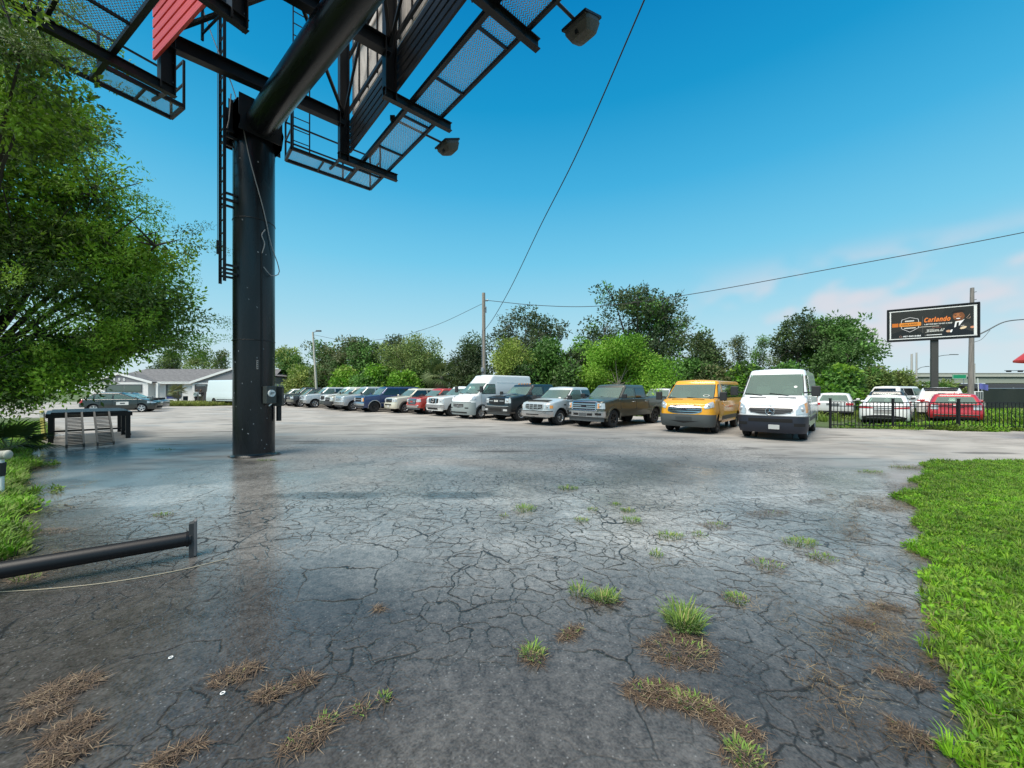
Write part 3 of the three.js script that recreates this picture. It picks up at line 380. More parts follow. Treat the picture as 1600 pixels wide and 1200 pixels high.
  windshield(t0, t1, inset = 0.1, mat = M.glass) { const fn = (k) => (a, b) => { const t = lerp(t0 - k * 0.35, t1 + k * 0.35, b), z = lerp(-1, 1, a) * (this.cW(t) - inset + k); return [this.ends(true, z, t), this.cY(t), z]; }; const H = this.c.y1 - this.c.y0; this.frit('windshield_seal', fn(0.022), 0.05, 0.07 / ((t1 - t0) * H) , V(1, 0.6, 0), 20, 6); part('windshield', patch(fn(0), 20, 6, V(1, 0.6, 0), 0.01, -0.007), mat, this.g); if (mat === M.glass) this.holes.push((zone, x, t, z) => zone === 'f' && t > t0 + 0.035 && t < t1 - 0.035 && Math.abs(z) < this.cW(t) - inset - 0.035);
    part('wiper', merge([-0.42, 0.28].map((q) => { const p = (z, t) => V(this.ends(true, z, t) + 0.025, this.cY(t) + 0.012, z); return bar(p(q * this.hw * 1.1, t0 - 0.02), p(q * this.hw * 1.1 + 0.55, t0 + 0.06), 0.02, 0.02); })), M.seam, this.g); return this; }
  rearGlass(t0, t1, inset = 0.14, mat = M.tint) { const fn = (a, b) => { const t = lerp(t0, t1, b), z = lerp(-1, 1, a) * (this.cW(t) - inset); return [this.ends(false, z, t), this.cY(t), z]; }; if (mat === M.glass) { this.frit('window_seal', fn, 0.05, 0.12, V(-1, 0.4, 0), 14, 5); this.holes.push((zone, x, t, z) => zone === 'r' && t > t0 + 0.05 && t < t1 - 0.05 && Math.abs(z) < this.cW(t) - inset - 0.04); } part('rear_window', patch(fn, 14, 5, V(-1, 0.4, 0), 0.008, mat === M.glass ? -0.005 : 0.03), mat, this.g); return this; }
  win(list, mat = M.glass, sides = [-1, 1]) { // [front x low, rear x low, front x high, rear x high, t low, t high]
    for (const [a0, b0, a1, b1, t0, t1] of list) { for (const k of sides) { const fn = (e) => (a, b) => { const t = lerp(t0 - e * 1.2, t1 + e * 1.2, b), x = lerp(lerp(a0 + e, a1 + e, b), lerp(b0 - e, b1 - e, b), a); return [x, this.cY(t), k * this.cW(t)]; }; if (mat === M.glass) this.frit('window_seal', fn(0.02), 0.065 / Math.max(0.3, a0 - b0), 0.13, V(0, 0, k), 4, 5); else part('window_seal', patch(fn(0.02), 4, 5, V(0, 0, k), 0.003, 0.02), M.seam, this.g); part('window', patch(fn(0), 4, 5, V(0, 0, k), 0.008, mat === M.glass ? -0.005 : 0.01), mat, this.g); }
      if (mat === M.glass) this.holes.push((zone, x, t) => { const b = (t - t0) / (t1 - t0); return zone === 's' && b > 0.06 && b < 0.94 && x < lerp(a0, a1, b) - 0.045 && x > lerp(b0, b1, b) + 0.045; }); }
    return this; }
  mirrors(x, y, mat = M.plastic, size = [0.1, 0.2, 0.24], out = 0.2) { for (const k of [-1, 1]) { const w = this.hw; part('mirror', merge([box(...size, x, y, k * (w + out), 0.035), bar(V(x + 0.02, y - 0.06, k * (w - 0.12)), V(x, y - 0.04, k * (w + out)), 0.05, 0.05)]), mat, this.g); } return this; }
  doors(list, mat) { // [x front, x rear, y low, y high]
    for (const [a, b, y0, y1, hx] of list) { this.sd('door_gap', M.seam, a + 0.012, b - 0.012, (x) => y0 - 0.012, y1, 0.002); const ds = this.sd('door', mat, a, b, y0, y1, 0.007); ds.forEach((d, i) => { const k = i ? 1 : -1; part('handle', box(0.2, 0.035, 0.03, hx ?? b + 0.2, y1 - 0.12, k * (this.hw + 0.004), 0.012), this.s.handle ?? mat, d); }); }
    return this; }
  at(x, d, turnDeg, axle = [0, 0]) { this.shell(); this.g.rotation.y = turnDeg * Math.PI / 180; const t = this.g.rotation.y, ox = axle[0], oz = axle[1]; this.g.position.set(x - (ox * Math.cos(t) + oz * Math.sin(t)), 0, -d - (-ox * Math.sin(t) + oz * Math.cos(t))); return this; }
  // park with the left front wheel on the given spot, nose turned to heading (degrees from straight away, to the left)
  park(x, d, hx, hd) { const t = Math.atan2(hd, hx); return this.at(x, d, t * 180 / Math.PI, [0, -this.hw + this.s.tw / 2]); }
}
const hfmt = (k) => k;
// ------------------------------------------------------------------ the row of parked vans, pickups and SUVs
const ROW = 'vans, pickups and SUVs parked in one slanting row';
const font = await new FontLoader().loadAsync('fonts/droid/droid_sans_bold.typeface.json');
function letters(str, size, depth = 0.01) { const g = new TextGeometry(str, { font, size, depth, curveSegments: 3, bevelEnabled: false }); g.computeBoundingBox(); const b = g.boundingBox; return g.translate(-(b.min.x + b.max.x) / 2, -(b.min.y + b.max.y) / 2, 0); }
const onNose = (c, g, z, y, up = 0.03) => { const p = c.surf(z, y); return g.rotateY(Math.PI / 2).translate(p[0] + up, y, -z); };
const headlight = (c, s0, s1, y0, y1, amber, up = 0.018) => { for (const k of [1, -1]) { const h = c.f('headlight', M.lamp, k * s0, k * s1, y0, y1, up); const Y0 = typeof y0 === 'function' ? y0 : () => y0, Y1 = typeof y1 === 'function' ? y1 : () => y1; const mid = lerp(s0, s1, 0.4), ym = (Y0(0.4) + Y1(0.4)) / 2, p = c.surf(k * mid, ym), rr = Math.min(0.075, Math.abs(Y1(0.4) - Y0(0.4)) * 0.34); part('lamp_bowl', new THREE.SphereGeometry(rr, 14, 10).scale(0.4, 1, 1).translate(p[0] + up * 0.7, ym, p[2]), M.steel, h); if (amber) { const a0 = lerp(s0, s1, 0.66); c.f('indicator', M.amber, k * a0, k * s1, (a) => lerp(Y0(0.66), Y0(1), a) + 0.01, (a) => lerp(Y1(0.66), Y1(1), a) - 0.01, up + 0.006, c.g, 5); } } };
const plateAt = (c, y, z = 0, txt, up = 0.05) => { const p = c.surf(z, y); c.add('licence_plate', box(0.015, 0.15, 0.31, p[0] + up, y, p[2], 0.006), M.plate); };

// white cargo van with the three-pointed star
{
  const W = paint(0.78, 0.79, 0.8), c = new Car('cargo_van', { fo: 1.0, wb: 3.665, ro: 1.15, W: 1.99, r: 0.345, tw: 0.235, rim: 0.2, style: 'steel', rimMat: M.steel, Ra: 0.43, yb: 0.4, ybf: 0.26, rfx: 0.5, rfz: 0.32, kf: 0.1, top: [[-5, 1.5], [0.12, 1.5], [0.4, 1.42], [0.75, 1.25], [0.95, 1.13], [1.01, 1.1]], nose: [[0.26, 0.1], [0.4, 0.02], [0.72, 0], [0.8, 0.02], [0.9, 0.05], [1.15, 0.12]], edgeF: 0.1, crown: 0.06, bulk: true, cab: { y0: 1.46, y1: 2.33, F: [0.42, -0.5], R: [-4.8, -4.74], w: [0.955, 0.85], hr: 0.11, rfx: 0.22, rfz: 0.14, kf: 0.12, bow: 0.12 } }, 'white low-roof cargo van with a star on its grille beside the iron fence', 'van', ROW).body(W).cab(W);
  const navy = std(0.014, 0.018, 0.03, 0.5);
  c.f('bumper', navy, -1.3, 1.3, 0.27, 0.8, 0.03, c.g, 30); c.f('bumper_lip', std(0.1, 0.105, 0.11, 0.5), -1.28, 1.28, 0.8, 0.825, 0.045, c.g, 30); c.f('lower_intake', M.seam, -0.62, 0.62, 0.62, 0.73, 0.034); c.f2('fog_recess', M.seam, 0.66, 1.0, 0.5, 0.6, 0.034);
  c.f('grille_surround', M.steel, -0.66, 0.66, (a) => 0.855 + 0.12 * Math.abs(2 * a - 1) ** 3, 1.09, 0.012); c.f('grille', M.plastic, -0.63, 0.63, (a) => 0.87 + 0.12 * Math.abs(2 * a - 1) ** 3, 1.075, 0.02);
  for (const y of [0.945, 1.015]) c.f('grille_bar', std(0.08, 0.082, 0.085, 0.35, 0.5), -0.58, 0.58, y - 0.012, y + 0.014, 0.034);
  c.add('star_ring', onNose(c, new THREE.TorusGeometry(0.125, 0.014, 8, 30), 0, 0.975, 0.05), M.chrome); c.add('star', onNose(c, merge([0, 1, 2].map((k) => { const g = new THREE.ConeGeometry(0.026, 0.125, 4); return g.translate(0, 0.0625, 0).rotateZ(k * Math.PI * 2 / 3); })), 0, 0.975, 0.05), M.chrome);
  headlight(c, 0.72, 1.27, (a) => lerp(0.87, 0.95, a), (a) => lerp(1.0, 1.3, Math.sqrt(a)), true); c.add('bonnet_badge', onNose(c, new THREE.CylinderGeometry(0.035, 0.035, 0.015, 14).rotateX(Math.PI / 2), 0, 1.12, -0.03), M.steel);
  plateAt(c, 0.46, -0.12, '', 0.06); c.windshield(0.06, 0.9, 0.1);
  for (const k of [-1, 1]) c.add('bonnet_vent', box(0.035, 0.02, 0.5, 0.5, 1.435, k * 0.42), M.seam);
  c.win([[0.02, -0.78, -0.42, -0.78, 0.1, 0.84]]); c.mirrors(0.32, 1.66, M.plastic, [0.14, 0.34, 0.24], 0.19);
  c.doors([[0.02, -0.95, 0.5, 1.44, -0.78]], W); c.sd('side_panel', W, -1.1, -3.2, 0.5, 1.44, 0.006); c.sd('rub_strip', std(0.05, 0.05, 0.05, 0.6), 0.0 - 0.46, -3.2, 0.62, 0.74, 0.02); 
  for (const k of [-1, 1]) c.add('upper_panel', patch((a, b) => { const t = lerp(0.1, 0.86, b); return [lerp(-1.05, -4.4, a), c.cY(t), k * (c.cW(t))]; }, 6, 5, V(0, 0, k), 0.006, 0.02), W);
  c.add('sticker', (() => { const t = 0.38, z = -0.62; return new THREE.CylinderGeometry(0.05, 0.05, 0.006, 16).rotateZ(Math.PI / 2).rotateZ(0.75).translate(c.ends(true, z, t) + 0.016, c.cY(t) + 0.012, z); })(), M.paper);
  c.add('antenna', new THREE.ConeGeometry(0.03, 0.07, 8).translate(-0.75, 2.5, 0), M.seam); c.r2('tail_light', M.tail, 0.86, 1.03, 0.85, 1.4, 0.012, 6);
  c.park(9.98, 13.1, -0.66, -0.75);
}
// yellow passenger van
{
  const Y = paint(0.82, 0.37, 0.004), c = new Car('passenger_van', { fo: 1.02, wb: 3.3, ro: 1.2, W: 2.05, r: 0.345, tw: 0.235, rim: 0.2, style: 'steel', rimMat: M.darkAlloy, Ra: 0.43, yb: 0.38, ybf: 0.27, rfx: 0.5, rfz: 0.34, kf: 0.11, top: [[-5, 1.34], [0.1, 1.34], [0.38, 1.31], [0.75, 1.19], [0.95, 1.1], [1.03, 1.06]], nose: [[0.26, 0.12], [0.42, 0.02], [0.68, 0], [0.76, 0.03], [0.9, 0.05], [1.1, 0.1]], edgeF: 0.1, cab: { y0: 1.3, y1: 1.98, F: [0.42, -0.42], R: [-4.45, -4.36], w: [0.98, 0.86], hr: 0.11, rfx: 0.22, rfz: 0.15, kf: 0.12, bow: 0.1 } }, 'bright yellow passenger van with grey bumper and chrome grille', 'van', ROW).body(Y).cab(Y);
  const gb = std(0.075, 0.085, 0.085, 0.6); c.f('bumper', gb, -1.3, 1.3, 0.28, 0.74, 0.03, c.g, 30); c.f('lower_intake', M.seam, -0.62, 0.62, (a) => 0.42 + 0.1 * Math.abs(2 * a - 1), 0.5, 0.036); c.f('plate_panel', std(0.05, 0.058, 0.058, 0.6), -0.3, 0.3, 0.53, 0.66, 0.04);
  const gy0 = (a) => 0.79 + 0.1 * Math.abs(2 * a - 1) ** 4, gy1 = (a) => 1.08 - 0.1 * Math.abs(2 * a - 1) ** 4; c.f('grille_surround', M.chrome, -0.64, 0.64, (a) => gy0(a) - 0.025, (a) => gy1(a) + 0.022, 0.014, c.g, 20); c.f('grille', M.plastic, -0.61, 0.61, gy0, gy1, 0.022, c.g, 20);
  for (const y of [0.86, 0.935, 1.01]) c.f('grille_bar', M.chrome, -0.58, 0.58, y - 0.016, y + 0.016, 0.036); c.add('oval_badge', onNose(c, new THREE.CylinderGeometry(0.055, 0.055, 0.03, 20).rotateX(Math.PI / 2).scale(1.9, 0.8, 1), 0, 0.935, 0.05), std(0.03, 0.035, 0.06, 0.3));
  headlight(c, 0.74, 1.2, (a) => lerp(0.96, 1.04, a), (a) => lerp(1.06, 1.24, Math.sqrt(a)), false); c.windshield(0.07, 0.9, 0.11);
  for (const k of [-1, 1]) c.add('bonnet_vent', box(0.03, 0.02, 0.42, 0.5, 1.318, k * 0.4), M.seam);
  c.win([[-0.02, -0.62, -0.36, -0.62, 0.1, 0.88]]); c.win([[-0.86, -2.15, -0.86, -2.15, 0.12, 0.9], [-2.22, -3.3, -2.22, -3.3, 0.12, 0.9], [-3.37, -4.25, -3.37, -4.22, 0.12, 0.9]], M.tint); c.mirrors(0.28, 1.45, M.plastic, [0.14, 0.34, 0.24], 0.2);
  c.doors([[-0.0, -0.78, 0.48, 1.26, -0.66]], Y); c.sd('side_crease', Y, -0.85, -4.3, 1.02, 1.08, 0.018); c.sd('rub_strip', M.grey, -0.46, -2.85, 0.5, 0.66, 0.02); c.sd('sill_trim', Y, -0.46, -2.85, 0.4, 0.47, 0.014);
  c.add('sticker', (() => { const t = 0.22, z = -0.6; return new THREE.TorusGeometry(0.07, 0.012, 6, 20).scale(1.5, 0.7, 1).rotateY(Math.PI / 2).rotateZ(0.7).translate(c.ends(true, z, t) + 0.016, c.cY(t) + 0.012, z); })(), M.paper); c.r2('tail_light', M.tail, 0.88, 1.05, 0.8, 1.3, 0.012, 6);
  c.park(8.04, 15.15, -0.66, -0.75);
}
// pickups share one builder
function pickup(name, label, o) {
  const s = Object.assign({ fo: 0.96, wb: 3.68, ro: 1.2, W: 2.03, r: 0.4, tw: 0.28, rim: 0.235, Ra: 0.48, yb: 0.5, ybf: 0.4, ybr: 0.5, hood: 1.17, cowl: 1.3, belt: 1.31, roof: 1.95, wsx: [-0.42, -1.08], cabR: [-2.95, -2.86], rail: 1.36, rfx: 0.26, rfz: 0.24, kf: 0.05 }, o);
  s.top = [[-6, s.rail], [s.cabR[0] - 0.05, s.rail], [s.cabR[0] + 0.02, s.belt], [-0.8, s.belt - 0.01], [s.wsx[0] + 0.06, s.cowl], [s.fo - 0.35, s.hood + 0.03], [s.fo, s.hood]];
  s.bed = [s.cabR[0] - 0.08, -s.wb - s.ro + 0.06]; s.cab = Object.assign({ y0: s.belt - 0.04, y1: s.roof - 0.1, F: s.wsx, R: s.cabR, w: [s.W / 2 - 0.06, s.W / 2 - 0.2], rfz: 0.12, rfx: 0.16, hr: 0.09 }, o.cabX);
  if (!s.nose) s.nose = [[0.4, 0.05], [0.5, 0], [s.gy0 ?? 0.76, 0.0], [(s.gy0 ?? 0.76) + 0.03, 0.05], [s.hood, 0.09]];
  const c = new Car(name, s, label, 'pickup truck', ROW).body(s.paint).cab(s.paint); c.windshield(0.1, 0.9, 0.09);
  const mid = s.cabR[0], d1 = s.door ?? (s.wsx[0] + mid) / 2 - 0.12;
  c.win([[s.wsx[0] - 0.22, d1 + 0.06, s.wsx[1] - 0.1, d1 + 0.06, 0.08, 0.88]]); if (!s.single) c.win([[d1 - 0.08, mid + 0.22, d1 - 0.08, mid + 0.26, 0.1, 0.88]], M.tint);
  c.doors([[s.wsx[0] - 0.1, d1, 0.58, s.belt - 0.05, d1 + 0.2]].concat(s.single ? [] : [[d1 - 0.03, mid + 0.1, 0.58, s.belt - 0.05, mid + 0.3]]), s.paint); c.rearGlass(0.15, 0.85, 0.2);
  c.sd('bed_gap', M.seam, mid - 0.02, mid - 0.05, 0.52, s.rail - 0.02, 0.002); c.mirrors(s.wsx[0] - 0.12, s.belt + 0.1, s.mirror ?? M.plastic, [0.1, 0.2, 0.24], 0.16); c.r2('tail_light', M.tail, s.W / 2 - 0.18, s.W / 2 + 0.02, 0.95, 1.3, 0.012, 5); c.r('rear_bumper', M.chrome, -0.9, 0.9, 0.5, 0.7, 0.08, 14);
  c.sd('sill', M.plastic, -0.52, -s.wb + 0.52, s.yb, s.yb + 0.06, 0.012); return c;
}
const bars = (c, mat, w, ys, h = 0.016, up = 0.04) => ys.forEach((y) => c.f('grille_bar', mat, -w, w, y - h, y + h, up));
// brown-grey crew pickup with a chrome bumper
{
  const B = paint(0.095, 0.096, 0.076, 0.4), c = pickup('pickup_truck', 'dark olive-grey pickup with chrome grille, chrome bumper and black wheels', { paint: B, rimMat: M.darkAlloy, r: 0.405, rim: 0.25, handle: M.chrome, hood: 1.18, cowl: 1.32 });
  c.f('bumper', M.chrome, -1.12, 1.12, 0.5, 0.75, 0.055, c.g, 26); c.f('valance', M.grey, -1.1, 1.1, 0.3, 0.49, 0.02, c.g, 26); for (const [a, b] of [[-0.52, -0.24], [0.24, 0.52]]) c.f('bumper_opening', M.seam, a, b, 0.55, 0.66, 0.06); c.f('plate_panel', M.grey, -0.2, 0.2, 0.52, 0.67, 0.066); c.f2('fog_light', M.seam, 0.66, 0.93, 0.58, 0.68, 0.06); 
  c.f('grille', M.plastic, -0.66, 0.66, 0.79, 1.15, 0.02); c.f('grille_frame', M.chrome, -0.67, 0.67, 1.13, 1.16, 0.04); c.f('grille_frame', M.chrome, -0.67, 0.67, 0.775, 0.8, 0.04); bars(c, M.chrome, 0.64, [0.88, 1.05], 0.02);
  c.f2('grille_post', M.chrome, 0.63, 0.69, 0.78, 1.16, 0.036, 4); c.add('oval_badge', onNose(c, new THREE.CylinderGeometry(0.06, 0.06, 0.03, 20).rotateX(Math.PI / 2).scale(2, 0.9, 1), 0, 0.965, 0.05), std(0.02, 0.022, 0.03, 0.3)); c.f('grille_bar', M.chrome, -0.62, 0.62, 0.95, 0.98, 0.034);
  headlight(c, 0.7, 1.12, 0.86, (a) => 1.12 - 0.02 * a, false); c.f2('indicator', M.amber, 0.74, 0.84, 0.88, 1.08, 0.024, 4); c.arches(B, 0.07, 0.03); c.sd('side_crease', B, -0.5, -3.2, 0.74, 0.79, 0.016); c.park(4.5, 17.3, -0.75, -0.66);
}
// older silver pickup, rounded nose
{
  const S = paint(0.58, 0.61, 0.61, 0.25), c = pickup('pickup_truck', 'older silver pickup with amber corner lamps beside the olive-grey pickup', { paint: S, fo: 0.95, wb: 3.52, W: 1.98, hood: 1.06, cowl: 1.24, belt: 1.23, roof: 1.84, rail: 1.28, r: 0.37, rim: 0.21, style: 'fat', spokes: 5, rfx: 0.42, rfz: 0.34, kf: 0.1, gy0: 0.72, wsx: [-0.3, -1.02], cabR: [-2.75, -2.55], door: -1.75, cabX: { kf: 0.1, bow: 0.15 } });
  const zi = std(0.42, 0.43, 0.43, 0.4, 0.5); c.f('bumper', M.chrome, -1.12, 1.12, 0.46, 0.68, 0.06, c.g, 26); c.f('bumper_lip', M.grey, -1.1, 1.1, 0.685, 0.72, 0.04, c.g, 26); c.f('bumper_opening', M.seam, -0.4, 0.4, 0.5, 0.55, 0.066); c.f('valance', M.plastic, -0.95, 0.95, 0.36, 0.45, 0.0, c.g, 20);
  c.f('grille_surround', zi, -0.58, 0.58, (a) => 0.735 + 0.06 * Math.abs(2 * a - 1) ** 3, 1.01, 0.024); c.f('grille', M.seam, -0.53, 0.53, (a) => 0.77 + 0.05 * Math.abs(2 * a - 1) ** 3, 0.985, 0.03); bars(c, zi, 0.5, [0.85, 0.92], 0.013, 0.042); c.f('grille_bar', zi, -0.02, 0.02, 0.77, 0.98, 0.04); c.f2('grille_bar', zi, 0.24, 0.28, 0.77, 0.98, 0.04, 3);
  headlight(c, 0.62, 1.14, (a) => 0.79 + 0.02 * a, (a) => 1.0 - 0.03 * a, true); c.sd('fender_mark', M.seam, -0.2, -0.36, 0.95, 1.0, 0.006, [-1]); c.sd('rub_strip', M.steel, -0.55, -2.9, 0.72, 0.77, 0.014); c.add('sticker', box(0.01, 0.06, 0.14).rotateZ(0.75).translate(c.ends(true, -0.5, 0.2) + 0.02, c.cY(0.2) + 0.01, -0.5), M.paper); c.park(2.27, 18.5, -0.72, -0.69);
}
// black heavy-duty pickup with five roof lamps
{
  const K = paint(0.012, 0.013, 0.014), c = pickup('pickup_truck', 'black heavy-duty pickup with five small cab lamps on its roof', { paint: K, W: 2.08, wb: 3.8, hood: 1.28, cowl: 1.42, belt: 1.4, roof: 2.02, rail: 1.42, r: 0.42, rim: 0.25, gy0: 0.82, wsx: [-0.36, -1.02], cabR: [-2.98, -2.86], fo: 1.0, spokes: 8, style: 'thin' });
  c.f('bumper', K, -1.14, 1.14, 0.52, 0.8, 0.06, c.g, 26); c.f('valance', M.grey, -1.05, 1.05, 0.34, 0.44, 0.0, c.g, 24); c.f('lower_intake', M.seam, -0.5, 0.5, 0.55, 0.7, 0.066); c.f2('fog_light', M.lamp, 0.64, 0.9, 0.56, 0.66, 0.068, 5); c.f('bumper_trim', M.steel, -0.95, 0.95, 0.795, 0.82, 0.06, c.g, 20); c.f('bumper_trim', M.grey, -0.95, 0.95, 0.455, 0.5, 0.03, c.g, 20);
  c.f('grille', M.seam, -0.62, 0.62, (a) => 0.86 + 0.05 * Math.abs(2 * a - 1), (a) => 1.25 - 0.03 * Math.abs(2 * a - 1), 0.03); bars(c, M.darkAlloy, 0.6, [0.92, 0.97, 1.02, 1.16, 1.21], 0.012, 0.042); bars(c, M.plastic, 0.6, [1.09], 0.05, 0.045); for (const k of [-1, 1]) c.f('grille_bar', M.steel, k * 0.28, k * 0.6, 1.07, 1.11, 0.05, c.g, 6); c.add('badge_letters', onNose(c, letters('RAM', 0.11, 0.015), 0, 1.09, 0.052), M.white); headlight(c, 0.68, 1.08, 0.98, 1.22, false, 0.03);
  for (let k = -2; k <= 2; k++) c.add('cab_lamp', new THREE.SphereGeometry(0.05, 10, 6).scale(1.3, 0.7, 1).translate(-1.22, 2.035, k * 0.23), M.amber); c.add('bonnet_bulge', patch((a, b) => { const z = lerp(-0.42, 0.42, b), x = lerp(0.75, -0.3, a); return [x, c.top(x) + 0.045 + 0.03 * Math.cos(z * 3.6), z]; }, 6, 8, V(0, 1, 0), 0.02, 0.06), K); c.park(0.46, 21.07, -0.73, -0.68);
}
// tall white van with grey lower face
{
  const W = paint(0.72, 0.74, 0.74), G = std(0.27, 0.31, 0.31, 0.5), c = new Car('cargo_van', { fo: 0.95, wb: 3.45, ro: 1.0, W: 2.05, r: 0.345, tw: 0.235, rim: 0.2, style: 'steel', rimMat: M.steel, Ra: 0.44, yb: 0.38, ybf: 0.24, rfx: 0.46, rfz: 0.4, kf: 0.09, top: [[-5, 1.45], [0.1, 1.45], [0.4, 1.36], [0.75, 1.2], [0.9, 1.12], [0.96, 1.1]], nose: [[0.24, 0.08], [0.4, 0.01], [0.9, 0], [0.98, 0.02], [1.1, 0.06]], edgeF: 0.1, bulk: true, cab: { y0: 1.41, y1: 2.5, F: [0.42, -0.78], R: [-4.4, -4.36], w: [0.98, 0.84], hr: 0.1, rfx: 0.24, rfz: 0.16, kf: 0.14, bow: 0.2 } }, 'tall high-roof white van with a grey bumper, tallest in the row', 'van', ROW).body(W).cab(W);
  c.f('bumper', G, -1.3, 1.3, 0.25, 0.96, 0.025, c.g, 30); c.f('bumper_lip', M.grey, -1.0, 1.0, 0.96, 0.985, 0.03, c.g, 24); c.f('lower_intake', M.seam, -0.75, 0.75, 0.36, 0.42, 0.034); c.f2('fog_recess', M.seam, 0.6, 0.85, 0.62, 0.68, 0.034, 5); c.f('grille', M.seam, -0.48, 0.48, (a) => 0.66 + 0.05 * Math.abs(2 * a - 1), 0.87, 0.034); bars(c, M.steel, 0.45, [0.72, 0.8], 0.012, 0.046); c.f('grille_frame', M.chrome, -0.48, 0.48, 0.868, 0.885, 0.044); c.add('emblem', onNose(c, new THREE.CylinderGeometry(0.05, 0.035, 0.03, 6).rotateX(Math.PI / 2), 0, 0.77, 0.05), M.chrome);
  headlight(c, 0.86, 1.32, (a) => 1.08 + 0.06 * a, (a) => 1.13 + 0.22 * Math.sqrt(a), false); c.windshield(0.05, 0.62, 0.12); c.win([[0.0, -1.1, -0.5, -1.1, 0.06, 0.56]]); c.mirrors(0.2, 1.72, M.plastic, [0.14, 0.38, 0.22], 0.2); c.doors([[0.0, -1.18, 0.48, 1.4, -1.0]], W); c.arches(M.grey, 0.07, 0.022); c.sd('rub_strip', M.grey, -0.5, -2.9, 0.55, 0.66, 0.018);
  for (const k of [-1, 1]) { c.add('upper_panel', patch((a, b) => { const t = lerp(0.06, 0.6, b); return [lerp(-1.25, -4.1, a), c.cY(t), k * c.cW(t)]; }, 6, 5, V(0, 0, k), 0.008, 0.02), W); c.add('roof_crease', patch((a, b) => { const t = lerp(0.66, 0.7, b); return [lerp(-1.25, -4.2, a), c.cY(t), k * c.cW(t)]; }, 6, 2, V(0, 0, k), 0.012, 0.02), W); }
  c.add('price_number', letters('2', 0.26, 0.004).rotateY(Math.PI / 2).rotateZ(0.62).translate(c.ends(true, 0.2, 0.33) + 0.022, c.cY(0.33) + 0.012, 0.2), M.paper); c.add('antenna', rod(V(-0.75, 2.5, 0.1), V(-0.9, 2.85, 0.1), 0.008), M.seam); c.r2('tail_light', M.tail, 0.88, 1.05, 0.9, 1.5, 0.012, 6); c.park(-1.84, 22.6, -0.72, -0.69);
}
// white pickup half hidden behind the tall van
{
  const c = pickup('pickup_truck', 'white pickup with a black grille half hidden by the tall white van', { paint: paint(0.7, 0.71, 0.7), hood: 1.18, cowl: 1.3, roof: 1.92, gy0: 0.78, cabX: { bow: 0.1 } });
  c.f('bumper', M.chrome, -1.1, 1.1, 0.56, 0.76, 0.05, c.g, 24); c.f('valance', M.white, -1.05, 1.05, 0.36, 0.55, 0.02, c.g, 24); c.f('lower_intake', M.seam, -0.6, 0.6, 0.44, 0.54, 0.03); c.f('grille', M.seam, -0.56, 0.56, (a) => 0.8 + 0.06 * Math.abs(2 * a - 1), 1.13, 0.024); c.f2('grille_post', M.chrome, 0.3, 0.4, 0.81, 1.13, 0.04, 4); c.add('emblem', onNose(c, new THREE.TorusGeometry(0.085, 0.018, 8, 22), 0, 0.98, 0.05), M.chrome); headlight(c, 0.64, 1.1, 0.86, 1.1, false); c.park(-3.85, 24.9, -0.73, -0.68);
}
// red pickup
{
  const R = paint(0.42, 0.04, 0.025), c = pickup('pickup_truck', 'red mid-size pickup with a chrome grille, only red one in the row', { paint: R, W: 1.9, wb: 3.26, fo: 0.98, hood: 1.1, cowl: 1.22, belt: 1.2, roof: 1.79, rail: 1.24, r: 0.37, rim: 0.22, gy0: 0.72, wsx: [-0.36, -1.05], cabR: [-2.7, -2.55], rfz: 0.26, rimMat: M.alloy });
  c.f('bumper', M.chrome, -0.8, 0.8, 0.48, 0.62, 0.045, c.g, 20); c.f('valance', M.grey, -0.95, 0.95, 0.34, 0.47, 0.02, c.g, 20); c.f('grille', M.plastic, -0.52, 0.52, 0.7, 1.05, 0.026); bars(c, M.chrome, 0.5, [0.77, 0.875, 0.98], 0.022, 0.045); c.f('grille_frame', M.chrome, -0.54, 0.54, 1.03, 1.06, 0.04); c.add('badge_letters', onNose(c, letters('GMC', 0.1, 0.015), 0, 0.875, 0.055), M.red); headlight(c, 0.58, 1.02, (a) => 0.84 + 0.03 * a, 1.04, false); c.f2('fog_light', M.lamp, 0.74, 0.86, 0.58, 0.66, 0.03, 4); c.arches(R, 0.06, 0.025); c.park(-5.75, 26.9, -0.73, -0.68);
}
